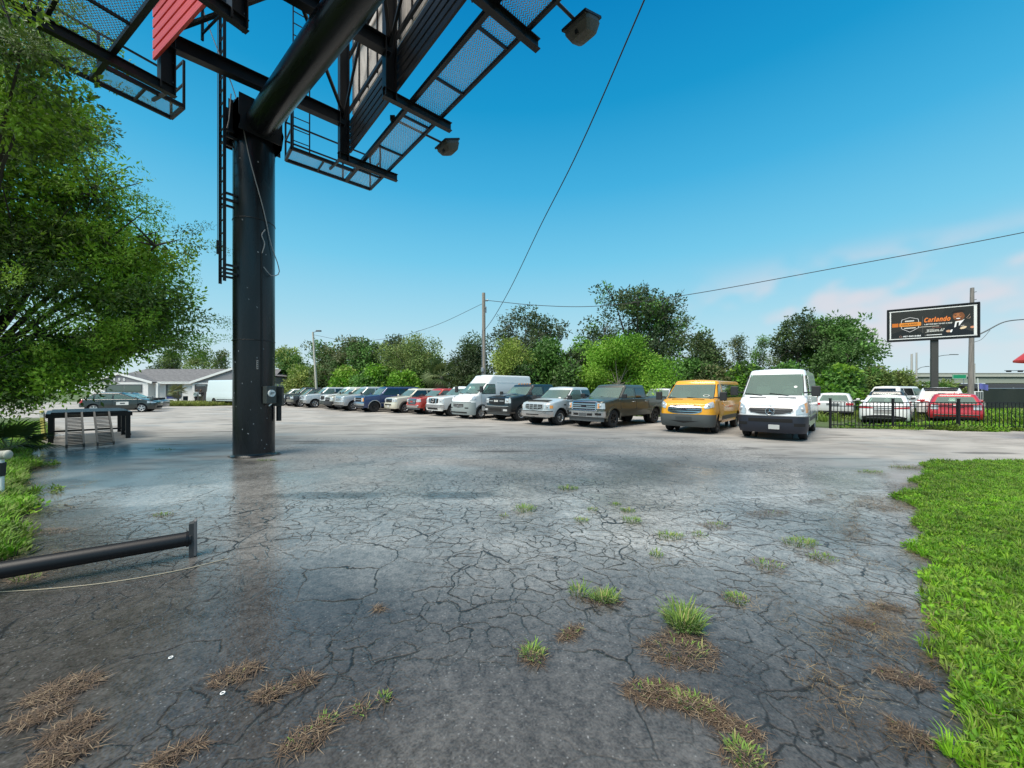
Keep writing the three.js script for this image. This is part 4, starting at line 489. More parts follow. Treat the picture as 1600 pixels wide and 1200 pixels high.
// SUVs, wagons and sedans share another builder
function suv(name, label, cat, o, group = ROW) {
  const s = Object.assign({ fo: 0.9, wb: 2.9, ro: 1.0, W: 1.95, r: 0.37, tw: 0.26, rim: 0.22, Ra: 0.44, yb: 0.42, ybf: 0.32, hood: 1.05, cowl: 1.17, belt: 1.17, roof: 1.8, wsx: [-0.25, -0.95], cabR: [-3.75, -3.45], tail: null, rfx: 0.32, rfz: 0.28, kf: 0.07 }, o); const xr = -s.wb - s.ro;
  s.top = s.tail ? [[xr, s.tail[1]], [s.tail[0], s.belt], [s.wsx[0] + 0.05, s.cowl], [s.fo - 0.3, s.hood + 0.03], [s.fo, s.hood]] : [[xr, s.belt], [-0.8, s.belt], [s.wsx[0] + 0.05, s.cowl], [s.fo - 0.3, s.hood + 0.03], [s.fo, s.hood]];
  s.cab = Object.assign({ y0: s.belt - 0.04, y1: s.roof - 0.09, F: s.wsx, R: s.cabR, w: [s.W / 2 - 0.06, s.W / 2 - 0.22], rfz: 0.13, rfx: 0.16, hr: 0.08, rr: 0.16 }, o.cabX);
  const c = new Car(name, s, label, cat, group).body(s.paint).cab(s.paint, s.roofPaint); c.windshield(0.1, 0.92, 0.1); c.rearGlass(s.rg?.[0] ?? 0.18, s.rg?.[1] ?? 0.9, 0.17, s.rearMat);
  const f0 = s.wsx[0] - 0.25, f1 = s.wsx[1] - 0.12, m = s.pillar ?? lerp(f0, s.cabR[0], 0.42), q = s.pillar2 ?? lerp(f0, s.cabR[0], 0.76), e = s.cabR[0] + 0.22, e1 = s.cabR[1] + 0.2;
  c.win([[f0, m + 0.04, f1, m + 0.04, 0.08, 0.88]], s.winMat); c.win([[m - 0.06, q + 0.04, m - 0.06, q + 0.04 + (s.sedan ? 0.25 : 0), 0.08, 0.88]].concat(s.sedan ? [] : [[q - 0.06, e, q - 0.06, e1, 0.1, 0.88]]), s.winMat ?? M.tint); c.mirrors(s.wsx[0] - 0.15, s.belt + 0.08, s.mirror ?? s.paint, [0.09, 0.14, 0.2], 0.12);
  c.doors([[s.wsx[0] - 0.12, m, s.yb + 0.08, s.belt - 0.05, m + 0.2], [m - 0.03, Math.max(q, -s.wb + 0.3), s.yb + 0.08, s.belt - 0.05, q + 0.2]], s.paint); return c;
}
// cream-silver SUV
{
  const C = paint(0.62, 0.59, 0.48, 0.15), c = suv('suv', 'cream-silver SUV pickup with dark wheel arches next to the red pickup', 'SUV', { paint: C, hood: 1.08, cowl: 1.2, belt: 1.2, roof: 1.8, W: 1.85, winMat: M.tint });
  c.f('bumper', C, -1.0, 1.0, 0.36, 0.72, 0.05, c.g, 22); c.f('lower_intake', M.seam, -0.5, 0.5, 0.56, 0.66, 0.056); plateAt(c, 0.5, -0.1, '', 0.07); c.f('grille', M.seam, -0.44, 0.44, 0.8, 1.02, 0.03); c.f('grille_frame', M.chrome, -0.46, 0.46, 1.0, 1.03, 0.04); bars(c, M.chrome, 0.43, [0.91], 0.012); headlight(c, 0.5, 0.98, 0.82, 1.02, false); c.arches(std(0.12, 0.115, 0.1, 0.6), 0.08, 0.03); c.park(-7.87, 28.25, -0.73, -0.68);
}
// old blue SUV with pale bonnet
{
  const B = paint(0.015, 0.04, 0.13, 0.2), c = suv('suv', 'dark blue older full-size SUV with roof rack and square headlamps', 'SUV', { paint: B, hood: 1.18, cowl: 1.3, belt: 1.28, roof: 1.92, W: 2.0, r: 0.4, rim: 0.2, Ra: 0.48, wb: 3.0, fo: 0.92, cabR: [-4.0, -3.85], wsx: [-0.35, -0.95], rfz: 0.16, rfx: 0.16, kf: 0.03, style: 'steel', rimMat: M.darkAlloy, winMat: M.tint });
  c.f('bumper', M.chrome, -1.02, 1.02, 0.52, 0.72, 0.06, c.g, 22); c.f('valance', M.plastic, -0.95, 0.95, 0.36, 0.5, 0.02, c.g, 20); c.f('grille', M.seam, -0.6, 0.6, 0.8, 1.1, 0.02); bars(c, M.plastic, 0.58, [0.86, 0.92, 0.98, 1.04], 0.012, 0.034); c.f('grille_bar', M.steel, -0.58, 0.58, 0.935, 0.965, 0.04); headlight(c, 0.64, 1.0, 0.82, 1.08, true, 0.03); c.sd('rub_strip', M.steel, -0.5, -2.5, 0.66, 0.72, 0.016); c.arches(M.steel, 0.035, 0.02); c.add('roof_rack', merge([-0.5, 0.5].map((z) => bar(V(-1.4, 1.98, z), V(-3.6, 1.98, z), 0.04, 0.04)).concat([-1.7, -2.5, -3.3].map((x) => bar(V(x, 1.97, -0.55), V(x, 1.97, 0.55), 0.04, 0.03)))), M.plastic); c.park(-10.5, 29.3, -0.75, -0.66);
}
// further pickups down the row
function plainFront(c, s, w = 0.6, y0 = 0.8, y1 = 1.1, bump = M.chrome, nb = [0.95], gm = M.seam) { c.f('bumper', bump, -1.08, 1.08, 0.5, 0.74, 0.055, c.g, 22); c.f('valance', M.plastic, -1.0, 1.0, 0.36, 0.49, 0.02, c.g, 20); c.f('grille', gm, -w, w, y0, y1, 0.024); bars(c, s, w - 0.02, nb, 0.016, 0.04); headlight(c, w + 0.05, 1.06, y0 + 0.06, y1, false); }
{ const c = pickup('pickup_truck', 'silver pickup with a wide chrome grille left of the blue SUV', { paint: paint(0.5, 0.52, 0.53, 0.35), rimMat: M.alloy }); plainFront(c, M.chrome, 0.58, 0.8, 1.12, M.chrome, [0.88, 0.97, 1.06], M.chrome); c.park(-12.75, 30.9, -0.74, -0.67); }
{ const c = pickup('pickup_truck', 'beige pickup mostly hidden between the silver and the white pickups', { paint: paint(0.55, 0.52, 0.44, 0.2), roof: 1.86, hood: 1.1 }); plainFront(c, M.steel, 0.55, 0.76, 1.04, M.plastic, [0.9]); c.park(-14.5, 32.8, -0.74, -0.67); }
{ const Wt = paint(0.76, 0.77, 0.76), c = pickup('pickup_truck', 'white crew-cab pickup with a black crosshair grille and dark lower bumper', { paint: Wt, hood: 1.16, rim: 0.23, rimMat: M.alloy, spokes: 5 }); c.f('bumper', std(0.045, 0.055, 0.05, 0.5), -1.1, 1.1, 0.38, 0.74, 0.05, c.g, 24); c.f('grille', M.seam, -0.54, 0.54, (a) => 0.78 + 0.05 * Math.abs(2 * a - 1), 1.12, 0.03); bars(c, M.plastic, 0.52, [0.95], 0.02); c.f('grille_bar', M.plastic, -0.025, 0.025, 0.79, 1.11, 0.045, c.g, 3); headlight(c, 0.6, 1.06, 0.88, 1.1, false); c.park(-15.9, 34.7, -0.76, -0.65); }
{ const c = pickup('pickup_truck', 'pale pickup with a big chrome bumper left of the white crew-cab', { paint: paint(0.55, 0.57, 0.58, 0.3) }); plainFront(c, M.chrome, 0.58, 0.8, 1.12, M.chrome, [0.88, 0.97, 1.06], M.chrome); c.park(-18.6, 36.3, -0.74, -0.67); }
{ const c = suv('suv', 'black SUV with tan lower trim second from the far end', 'SUV', { paint: paint(0.03, 0.032, 0.034), hood: 1.08, roof: 1.8 }); plainFront(c, M.steel, 0.5, 0.78, 1.0, std(0.16, 0.15, 0.12, 0.6), [0.9]); c.park(-20.9, 38.0, -0.74, -0.67); }
{ const c = pickup('pickup_truck', 'dark grey pickup nearest the billboard pole at the far end of the row', { paint: paint(0.05, 0.052, 0.055, 0.3), rimMat: M.alloy }); plainFront(c, M.chrome, 0.6, 0.8, 1.14, std(0.06, 0.06, 0.06, 0.4), [0.97]); c.park(-22.9, 40.2, -0.75, -0.66); }
{ const c = suv('suv', 'white SUV roof just showing beyond the dark grey pickup', 'SUV', { paint: paint(0.72, 0.72, 0.7) }); plainFront(c, M.steel, 0.5, 0.78, 1.0, M.white, [0.9]); c.park(-25.2, 42.4, -0.75, -0.66); }
// two vehicles behind the brown pickup
{ const c = suv('suv', 'silver SUV seen over the bed of the olive-grey pickup', 'SUV', { paint: paint(0.5, 0.52, 0.54, 0.3) }, 'vehicles parked behind the row'); plainFront(c, M.steel, 0.5, 0.78, 1.0, M.grey, [0.9]); c.at(10.2, 27.6, 228); }
{ const c = suv('suv', 'dark SUV parked behind the bed of the olive-grey pickup', 'SUV', { paint: paint(0.08, 0.085, 0.08, 0.2) }, 'vehicles parked behind the row'); plainFront(c, M.steel, 0.5, 0.78, 1.0, M.grey, [0.9]); c.at(8.6, 30.2, 228); }

// ------------------------------------------------------------------ cars behind the iron fence, seen from behind
const LOT = 'cars parked behind the black iron fence';
{ // white sedan, black lower bumper
  const W = paint(0.75, 0.76, 0.76), c = suv('sedan', 'white sedan with black diffuser seen from behind through the fence', 'car', { paint: W, W: 1.84, wb: 2.7, fo: 0.92, ro: 1.03, r: 0.33, rim: 0.21, Ra: 0.38, yb: 0.3, ybf: 0.22, ybr: 0.24, hood: 0.76, cowl: 0.95, belt: 0.97, roof: 1.43, wsx: [-0.3, -1.15], cabR: [-3.25, -2.5], tail: [-3.1, 1.02], sedan: true, rr: 0.3, tailIn: [[0.24, 0.1], [0.4, 0.0], [0.7, 0.0], [0.95, 0.04], [1.05, 0.06]], rg: [0.12, 0.94], rearMat: M.glass, cabX: { rr: 0.2 } }, LOT);
  c.r('diffuser', M.plastic, -0.78, 0.78, 0.25, (a) => 0.4 + 0.1 * (1 - Math.abs(2 * a - 1) ** 2), 0.02, 18); c.r('diffuser_trim', M.grey, -0.6, 0.6, 0.34, 0.37, 0.035, 14); c.r2('tail_light', M.tail, 0.36, 0.95, (a) => 0.8 + 0.01 * a, (a) => 0.85 + 0.05 * a, 0.016, 8); c.r('boot_trim', M.plastic, -0.36, 0.36, 0.81, 0.835, 0.02, 10); c.r('plate_recess', std(0.3, 0.3, 0.3, 0.5), -0.34, 0.34, 0.56, 0.72, 0.008, 8); c.r('plate_frame', M.plastic, -0.36, 0.36, 0.725, 0.745, 0.02, 8); c.at(18.1, 18.7, 42, [-3.2, 0]);
}
{ // red wagon
  const R = paint(0.42, 0.02, 0.03), c = suv('wagon', 'red hatchback wagon with tall clear tail lamps behind the fence', 'car', { paint: R, W: 1.84, wb: 2.88, fo: 0.9, ro: 1.05, r: 0.35, rim: 0.22, Ra: 0.4, yb: 0.3, ybr: 0.3, hood: 0.85, cowl: 1.0, belt: 1.02, roof: 1.5, wsx: [-0.3, -1.1], cabR: [-3.92, -3.5], rr: 0.26, tailIn: [[0.3, 0.06], [0.45, 0.0], [0.62, 0.0], [0.66, 0.03], [1.0, 0.07]], rg: [0.1, 0.85], rearMat: M.glass, cabX: { rr: 0.22 } }, LOT);
  c.r2('tail_light', M.lamp, 0.56, 0.84, (a) => 0.74 + 0.0 * a, (a) => 1.0 - 0.02 * a, 0.018, 6); c.r('bumper_strip', M.chrome, -0.72, 0.72, 0.49, 0.52, 0.03, 16); c.r('handle_bar', M.chrome, -0.26, 0.26, 0.86, 0.885, 0.03, 8); c.r('valance', M.plastic, -0.7, 0.7, 0.3, 0.4, 0.02, 12); plateAt; c.add('emblem', box(0.03, 0.05, 0.14, c.xr - 0.0 + 0.02, 0.95, 0), M.white); c.add('roof_fin', new THREE.ConeGeometry(0.04, 0.1, 6).translate(-3.2, 1.53, 0), R); c.at(21.75, 18.9, 44, [-3.4, 0]);
}
{ const c = suv('sedan', 'silver older sedan behind the white sedan at the left end of the fence', 'car', { paint: paint(0.6, 0.61, 0.6, 0.2), W: 1.85, wb: 2.75, ro: 1.15, r: 0.33, rim: 0.2, Ra: 0.38, yb: 0.32, ybf: 0.25, hood: 0.85, cowl: 0.98, belt: 1.0, roof: 1.5, wsx: [-0.3, -1.1], cabR: [-3.3, -2.75], tail: [-3.2, 1.0], sedan: true, rg: [0.1, 0.92], rearMat: M.glass }, LOT); c.r2('tail_light', M.tail, 0.58, 0.95, 0.8, 0.93, 0.016, 6); c.r('bumper_strip', M.plastic, -0.8, 0.8, 0.36, 0.46, 0.03, 12); plateAt; c.r('plate_panel', M.grey, -0.3, 0.3, 0.78, 0.9, 0.012, 6); c.at(19.4, 23.2, 47, [-3.2, 0]); }
{ const W = paint(0.76, 0.76, 0.75), c = suv('suv', 'white SUV with dark side windows farthest behind the fence', 'SUV', { paint: W, roof: 1.95, belt: 1.3, cowl: 1.3, hood: 1.15 }, LOT); c.r2('tail_light', M.tail, 0.8, 0.98, 0.9, 1.25, 0.012, 5); c.at(29.0, 28.6, 20, [-1.4, 0]); }
{ const c = suv('hatchback', 'black hatchback between the white sedan and the white crossover', 'car', { paint: paint(0.018, 0.019, 0.02), W: 1.82, roof: 1.62, belt: 1.08, cowl: 1.08, hood: 0.95, rearMat: M.glass }, LOT); c.r2('tail_light', M.tail, 0.7, 0.92, 0.85, 1.08, 0.012, 5); c.at(22.0, 22.6, 43, [-3.3, 0]); }
{ const W = paint(0.77, 0.77, 0.77), c = suv('suv', 'white crossover with black tailgate glass just behind the red wagon', 'SUV', { paint: W, W: 1.92, roof: 1.82, belt: 1.14, cowl: 1.16, hood: 1.0, rg: [0.05, 0.9], winMat: M.tint }, LOT); c.r2('tail_light', M.tail, 0.66, 0.95, 0.95, 1.12, 0.014, 6); c.add('roof_spoiler', patch((a, b) => [lerp(-3.35, -3.62, b), 1.8 - 0.02 * b, lerp(-0.66, 0.66, a)], 8, 2, V(0, 1, 0), 0.02, 0.03), M.plastic); c.at(24.4, 21.9, 43, [-3.4, 0]); }

// ------------------------------------------------------------------ vehicles in front of the office building
{
  const K = paint(0.018, 0.026, 0.024), c = suv('hatchback', 'dark green-black hatchback wagon with a white door sign by the building', 'car', { paint: K, W: 1.78, wb: 2.7, fo: 0.88, ro: 0.85, r: 0.32, rim: 0.215, Ra: 0.37, yb: 0.26, ybf: 0.2, hood: 0.82, cowl: 1.0, belt: 1.0, roof: 1.5, wsx: [-0.1, -1.15], cabR: [-3.4, -2.9], rfx: 0.45, rfz: 0.4, kf: 0.12, spokes: 5, style: 'fat', rr: 0.25, winMat: M.glass }, 'cars parked by the office building');
  headlight(c, 0.62, 1.2, 0.68, (a) => 0.74 + 0.1 * a, false); c.f('lower_intake', M.seam, -0.5, 0.5, 0.3, 0.46, 0.02); c.r2('tail_light', M.tail, 0.62, 1.05, 0.72, 1.02, 0.016, 6); c.sd('door_sign', M.paper, -0.72, -1.42, 0.56, 0.8, 0.014, [1]); c.sd('door_lettering', M.grey, -0.92, -1.2, 0.63, 0.73, 0.018, [1]); c.at(-28.3, 29.4, 24, [0, 0.77]);
}
{ const c = suv('sedan', 'blue-grey sedan behind the dark hatchback wagon by the building', 'car', { paint: paint(0.07, 0.085, 0.1, 0.3), W: 1.82, wb: 2.75, fo: 0.95, ro: 1.05, r: 0.33, rim: 0.21, Ra: 0.38, yb: 0.3, ybf: 0.22, hood: 0.8, cowl: 0.96, belt: 0.97, roof: 1.45, wsx: [-0.3, -1.15], cabR: [-3.3, -2.6], tail: [-3.2, 1.0], sedan: true, rfx: 0.4, rfz: 0.36 }, 'cars parked by the office building'); headlight(c, 0.6, 1.1, 0.62, 0.72, false); c.r2('tail_light', M.tail, 0.5, 0.92, 0.75, 0.88, 0.012, 5); c.at(-31.4, 33.7, 22, [0, 0]); }
{
  const W = paint(0.6, 0.68, 0.69), c = new Car('cargo_van', { fo: 1.0, wb: 4.3, ro: 1.6, W: 1.99, r: 0.36, tw: 0.235, rim: 0.2, style: 'steel', rimMat: M.darkAlloy, Ra: 0.45, yb: 0.5, ybf: 0.35, rfx: 0.5, rfz: 0.32, kf: 0.1, top: [[-6, 1.5], [0.12, 1.5], [0.4, 1.42], [0.75, 1.25], [1.0, 1.1]], bulk: true, cab: { y0: 1.46, y1: 2.65, F: [0.42, -0.8], R: [-5.8, -5.75], w: [0.955, 0.84], hr: 0.11, kf: 0.12, bow: 0.15 } }, 'pale high-roof delivery van parked against the building beside the pole', 'van', 'cars parked by the office building').body(W).cab(W);
  c.f('bumper', M.plastic, -1.25, 1.25, 0.36, 0.8, 0.03, c.g, 24); headlight(c, 0.72, 1.2, 0.9, (a) => 1.0 + 0.25 * a, false); c.windshield(0.06, 0.66, 0.1); c.win([[0.0, -0.9, -0.45, -0.9, 0.06, 0.6]]); c.mirrors(0.3, 1.7, M.plastic, [0.14, 0.34, 0.22], 0.18); c.doors([[0, -1.0, 0.55, 1.44, -0.8]], W); c.sd('rub_strip', M.grey, -0.5, -3.8, 0.56, 0.68, 0.016); c.r2('tail_light', M.tail, 0.86, 1.03, 0.9, 1.5, 0.012, 5); c.at(-28.5, 41.4, -25, [0, 0]);
}
// ------------------------------------------------------------------ foliage
const leafMat = (more = {}) => new THREE.MeshPhysicalMaterial({ color: 0xffffff, roughness: 0.62, transmission: 0.4, thickness: 0, specularIntensity: 0.5, side: THREE.DoubleSide, ...more });
const LEAF = leafMat(), BARK = std(0.11, 0.095, 0.078, 0.9, 0, { bumpMap: roughTex, bumpScale: 0.02 }), DRY = std(1, 1, 1, 0.85);
function leafClump(n, r, len, wid, seed, up = 0.2) { // n folded leaves scattered through a ball
  const R = rng(seed), pos = [];
  for (let k = 0; k < n; k++) {
    const c = V(R() * 2 - 1, (R() * 2 - 1) * 0.8, R() * 2 - 1).normalize().multiplyScalar(r * Math.cbrt(R())), dir = V(R() * 2 - 1, R() * 1.4 - 0.9 + up, R() * 2 - 1).addScaledVector(c, 1.2 / r).normalize(), sd = dir.clone().cross(V(R() - 0.5, 1, R() - 0.5)).normalize(), nn = dir.clone().cross(sd), L = len * (0.7 + 0.6 * R()), w = wid * (0.7 + 0.6 * R()) / 2;
    const a = c, b = c.clone().addScaledVector(dir, L), m = c.clone().addScaledVector(dir, L * 0.45), p = m.clone().addScaledVector(sd, w).addScaledVector(nn, w * 0.35), q = m.clone().addScaledVector(sd, -w).addScaledVector(nn, w * 0.35);
    for (const v of [a, p, b, a, b, q]) pos.push(v.x, v.y, v.z);
  }
  const g = new THREE.BufferGeometry(); g.setAttribute('position', new THREE.Float32BufferAttribute(pos, 3)); g.computeVertexNormals(); return g;
}
function instances(name, geo, mat, list, parent, kind = 'stuff') { // list of [x,y,z, scale, r,g,b, seed, yscale]
  const m = new THREE.InstancedMesh(geo, mat, list.length), o = new THREE.Object3D(), col = new THREE.Color(), R = rng(list.length + 3);
  list.forEach(([x, y, z, s, r, g, b, tilt = Math.PI, ys = 1], i) => { o.position.set(x, y, z); o.rotation.set((R() - 0.5) * 2 * tilt, R() * 6.283, (R() - 0.5) * 2 * tilt); o.scale.set(s, s * ys, s); o.updateMatrix(); m.setMatrixAt(i, o.matrix); m.setColorAt(i, col.setRGB(r, g, b)); });
  m.name = name; m.castShadow = m.receiveShadow = true; m.userData.kind = kind; parent.add(m); return m;
}
function limb(pts, r0, r1, n = 7) { const c = new THREE.CatmullRomCurve3(pts), k = pts.length * 4, g = new THREE.TubeGeometry(c, k, 1, n), p = g.attributes.position, v = V(0, 0, 0); for (let i = 0; i <= k; i++) { const t = i / k, q = c.getPointAt(t), r = lerp(r0, r1, t); for (let j = 0; j <= n; j++) { const a = i * (n + 1) + j; v.fromBufferAttribute(p, a).sub(q).multiplyScalar(r).add(q); p.setXYZ(a, v.x, v.y, v.z); } } g.computeVertexNormals(); return g; }
const CL = { fine: leafClump(26, 0.42, 0.2, 0.1, 11), mid: leafClump(20, 0.5, 0.3, 0.16, 12), big: leafClump(16, 0.55, 0.42, 0.24, 13), vine: leafClump(22, 0.45, 0.24, 0.2, 14, -0.2), sprig: leafClump(30, 0.3, 0.112, 0.05, 15, -0.15) };
const pick = (R, cols) => { const c = cols[Math.floor(R() * cols.length)], k = 0.82 + 0.36 * R(); return [c[0] * k, c[1] * k, c[2] * k]; };
function tree(name, label, x, d, o, cat = 'tree', group) { // o: h, w (crown width), base, n clumps, clump, cols, lobes, seed
  const t = thing(name, label, cat, [x, 0, -d], 0, group), R = rng(o.seed ?? Math.round(x * 31 + d * 7)), lobes = o.shape ?? [], L = o.lobes ?? 9, hc = o.h - o.base;
  if (!o.shape) for (let k = 0; k < L; k++) { const f = k / (L - 1 || 1), a = R() * 6.283, yy = o.base + hc * (0.16 + 0.7 * f) , env = Math.sin(Math.PI * clamp(0.22 + 0.68 * f)) ** 0.8, rad = o.w / 2 * env * (0.35 + 0.38 * R()); const r = Math.min(hc * 0.26, o.w * 0.25) * (0.75 + 0.5 * R()); lobes.push([Math.cos(a) * rad, yy, Math.sin(a) * rad, r]); }
  const list = []; const tot = lobes.reduce((s, l) => s + l[3] ** 2, 0);
  for (const l of lobes) { const base = pick(R, o.cols), n = Math.round(o.n * l[3] ** 2 / tot); for (let i = 0; i < n; i++) { const u = V(R() * 2 - 1, R() * 2 - 1, R() * 2 - 1).normalize(), q = l[3] * (o.shell ? 0.55 + 0.5 * R() : Math.pow(R(), 0.45)) * (0.85 + 0.35 * noise(u.x * 2 + l[0], u.z * 2 + u.y * 2, 5)); const c = R() < 0.65 ? base : pick(R, o.cols), k = 0.86 + 0.28 * R(); const yy = l[1] + u.y * q * (o.flat ?? 0.85); if (yy < 0.05) continue; if (o.gap && noise((l[0] + u.x * q) * 1.25 + 7, yy * 1.25 + (l[2] + u.z * q) * 0.9, 77) < o.gap) continue; list.push([l[0] + u.x * q, yy, l[2] + u.z * q, (0.7 + 0.6 * R()) * (o.cs ?? 1), c[0] * k, c[1] * k, c[2] * k]); } }
  if (o.sprays) for (let k = 0; k < o.sprays; k++) { const l = lobes[Math.floor(R() * lobes.length)], a = R() * 6.283, u = V(Math.cos(a), R() * 1.1 - 0.45, Math.sin(a)).normalize(), n = 5 + Math.floor(R() * 5), L = 0.5 + 0.9 * R(), c = pick(R, o.cols); for (let i = 0; i < n; i++) { const q = l[3] * 0.9 + L * i / n; list.push([l[0] + u.x * q + (R() - 0.5) * 0.12, l[1] + u.y * q * 0.85 - 0.18 * (i / n) ** 2, l[2] + u.z * q + (R() - 0.5) * 0.12, 0.75 - 0.45 * i / n, c[0], c[1], c[2]]); } }
  if (!o.bare) { const tr = [], th = o.trunk ?? o.base + hc * 0.25, r = o.tr ?? o.w * 0.03; const lean = (R() - 0.5) * 0.6; tr.push(limb([V(0, -0.1, 0), V(lean * 0.4, th * 0.5, 0), V(lean, th, 0)], r * 1.25, r * 0.8)); for (const l of lobes) { const s = V(lean, th * (0.8 + 0.2 * R()), 0), e = V(l[0], l[1], l[2]); tr.push(limb([s, s.clone().lerp(e, 0.5).add(V((R() - 0.5) * 0.5, 0.3 * R(), (R() - 0.5) * 0.5)), e, e.clone().add(V((R() - 0.5) * l[3] * 0.7, l[3] * 0.4, (R() - 0.5) * l[3] * 0.7))], r * 0.5, r * 0.06, 6)); if (o.twigs) for (let k = 0; k < o.twigs; k++) { const u = V(R() * 2 - 1, R() * 1.6 - 0.5, R() * 2 - 1).normalize().multiplyScalar(l[3]); tr.push(limb([e, e.clone().addScaledVector(u, 0.5), e.clone().add(u)], r * 0.16, r * 0.05, 5)); } } part('trunk', merge(tr), o.bark ?? BARK, t); }
  instances('crown', o.clump ?? CL.mid, o.mat ?? LEAF, list, t); return t;
}
const DK = [[0.05, 0.095, 0.03], [0.075, 0.13, 0.035], [0.075, 0.11, 0.045]], MD = [[0.09, 0.21, 0.035], [0.12, 0.27, 0.045], [0.085, 0.17, 0.04]], LM = [[0.2, 0.42, 0.03], [0.16, 0.36, 0.025], [0.27, 0.46, 0.05]], OL = [[0.21, 0.3, 0.07], [0.15, 0.235, 0.06], [0.25, 0.31, 0.09]], BR = [[0.135, 0.165, 0.06], [0.1, 0.15, 0.05], [0.16, 0.18, 0.07]], YG = [[0.3, 0.4, 0.07], [0.24, 0.36, 0.06], [0.35, 0.41, 0.1]];
const px = (p, d) => (p - 800) / 601 * d, hy = (y, d) => 1.7 + (609 - y) / 601 * d;
const BACK = 'trees behind the row of vehicles';
// big shade tree at the left edge
tree('shade_tree', 'big leafy tree filling the left edge, small leaves, reaching towards the billboard', -14.2, 9.6, { seed: 77, n: 7800, clump: CL.sprig, cs: 1.0, gap: 0.42, sprays: 230, cols: [[0.17, 0.33, 0.022], [0.25, 0.44, 0.03], [0.1, 0.17, 0.03], [0.31, 0.5, 0.042], [0.13, 0.2, 0.035]], tr: 0.2, trunk: 1.9, twigs: 5, bark: std(0.05, 0.043, 0.035, 0.9),
  shape: [[5.9, 7.4, 3.1, 0.7], [4.9, 6.9, 2.3, 0.95], [3.8, 7.4, 1.6, 1.1], [5.2, 8.6, 2.6, 0.6], [1.00, 10.9, -1.2, 1.67], [0.70, 9.2, -0.6, 1.85], [2.10, 8.0, -0.2, 1.58], [2.50, 6.6, -0.5, 1.85], [3.25, 5.4, -0.5, 1.50], [3.85, 4.5, -0.7, 1.41], [2.60, 4.7, 0.5, 1.76], [3.70, 3.4, -0.6, 1.28], [2.80, 3.0, 0.2, 1.42], [1.80, 6.2, 1.2, 1.67], [1.00, 7.4, 1.0, 1.58], [1.30, 4.2, 1.5, 1.58], [2.50, 2.3, 0.1, 1.09], [1.40, 2.4, 1.0, 1.23], [0.00, 5.5, 0.5, 1.94], [-0.20, 3.2, 0.2, 1.80], [-0.80, 8.6, 0.0, 1.76], [4.55, 5.6, -0.8, 0.79], [3.15, 6.9, -0.6, 0.79], [4.20, 2.7, -0.1, 0.95], [3.40, 2.2, 0.4, 0.90], [4.70, 3.7, -0.5, 1.04], [2.30, 1.8, 0.9, 0.85], [3.00, 2.9, 0.3, 1.14], [4.90, 2.9, -0.6, 0.57]] });
// the tree line
const T = (name, label, p, d, top, wpx, o) => tree(name, label, px(p, d), d, Object.assign({ h: hy(top, d), w: wpx / 601 * d * 1.25, base: 1.2, n: 500, gap: 0.3 }, o), o.cat ?? 'tree', BACK);
T('broadleaf_tree', 'dense dark green round tree right of the white van', 1300, 40, 500, 110, { n: 1500, cols: MD, clump: CL.mid, base: 0.6, lobes: 14, seed: 3, shell: 1 });
T('sparse_tree', 'sparse dark tree leaning left of the dense round tree above the white van', 1245, 42, 489, 62, { n: 260, cols: DK, clump: CL.mid, base: 4.5, lobes: 8, seed: 5, twigs: 4 });
T('vine_snag', 'narrow vine-covered snag, left one of the pair between the vans', 1150, 38, 518, 30, { n: 200, cols: BR.concat(DK), clump: CL.fine, base: 0.8, lobes: 9, seed: 8, shell: 1, cs: 0.8 });
T('vine_snag', 'narrow vine-covered snag, right one of the pair above the white van', 1197, 38.5, 517, 34, { n: 230, cols: BR.concat(MD), clump: CL.fine, base: 0.8, lobes: 9, seed: 9, shell: 1, cs: 0.8 });
T('sparse_tree', 'dark brownish tree behind the yellow van roof', 1092, 37, 527, 62, { n: 420, cols: DK.concat(BR), clump: CL.mid, base: 1.0, lobes: 10, seed: 15, twigs: 3 });
T('oak_tree', 'tallest broad oak behind the olive-grey pickup with gaps of sky in its crown', 985, 42, 448, 178, { n: 1250, cols: DK.concat([MD[1]]), clump: CL.mid, base: 2.6, lobes: 19, seed: 22, twigs: 4, tr: 0.3, flat: 0.75 });
T('lime_tree', 'bright lime green spreading tree behind the olive-grey pickup', 968, 31, 524, 130, { n: 1300, cols: LM, clump: CL.fine, base: 0.9, lobes: 15, seed: 31, twigs: 2, tr: 0.07, flat: 0.6, gap: 0.1, bark: std(0.3, 0.27, 0.22, 0.9) });
T('lime_shrub', 'lime green bush left of the yellow van', 1040, 31.5, 570, 56, { n: 420, cols: LM.concat(MD), clump: CL.fine, base: 0.4, lobes: 7, seed: 33, cat: 'bush' });
T('oak_tree', 'dark open-crowned oak right of the wooden utility pole', 822, 44, 486, 118, { n: 620, cols: DK, clump: CL.mid, base: 2.6, lobes: 13, seed: 41, twigs: 5, tr: 0.22 });
T('pale_tree', 'small yellow-green tree just right of the utility pole', 795, 34, 533, 62, { n: 620, cols: YG, clump: CL.fine, base: 0.9, lobes: 10, seed: 45, tr: 0.07, twigs: 3 });
T('broadleaf_tree', 'mid green tree with thin pale trunks behind the black pickup', 848, 35, 535, 62, { n: 520, cols: MD, clump: CL.mid, base: 0.9, lobes: 10, seed: 48, twigs: 2, tr: 0.08, bark: std(0.3, 0.27, 0.22, 0.9) });
T('broadleaf_tree', 'green tree between the palm and the lime green tree', 908, 37, 532, 62, { n: 480, cols: MD.concat([LM[1]]), clump: CL.mid, base: 0.8, lobes: 9, seed: 51, tr: 0.1 });
T('bamboo_clump', 'dark feathery bamboo-like tree left of the utility pole', 733, 39, 532, 64, { n: 800, cols: DK, clump: CL.fine, base: 0.4, lobes: 12, seed: 55, twigs: 2, tr: 0.06 });
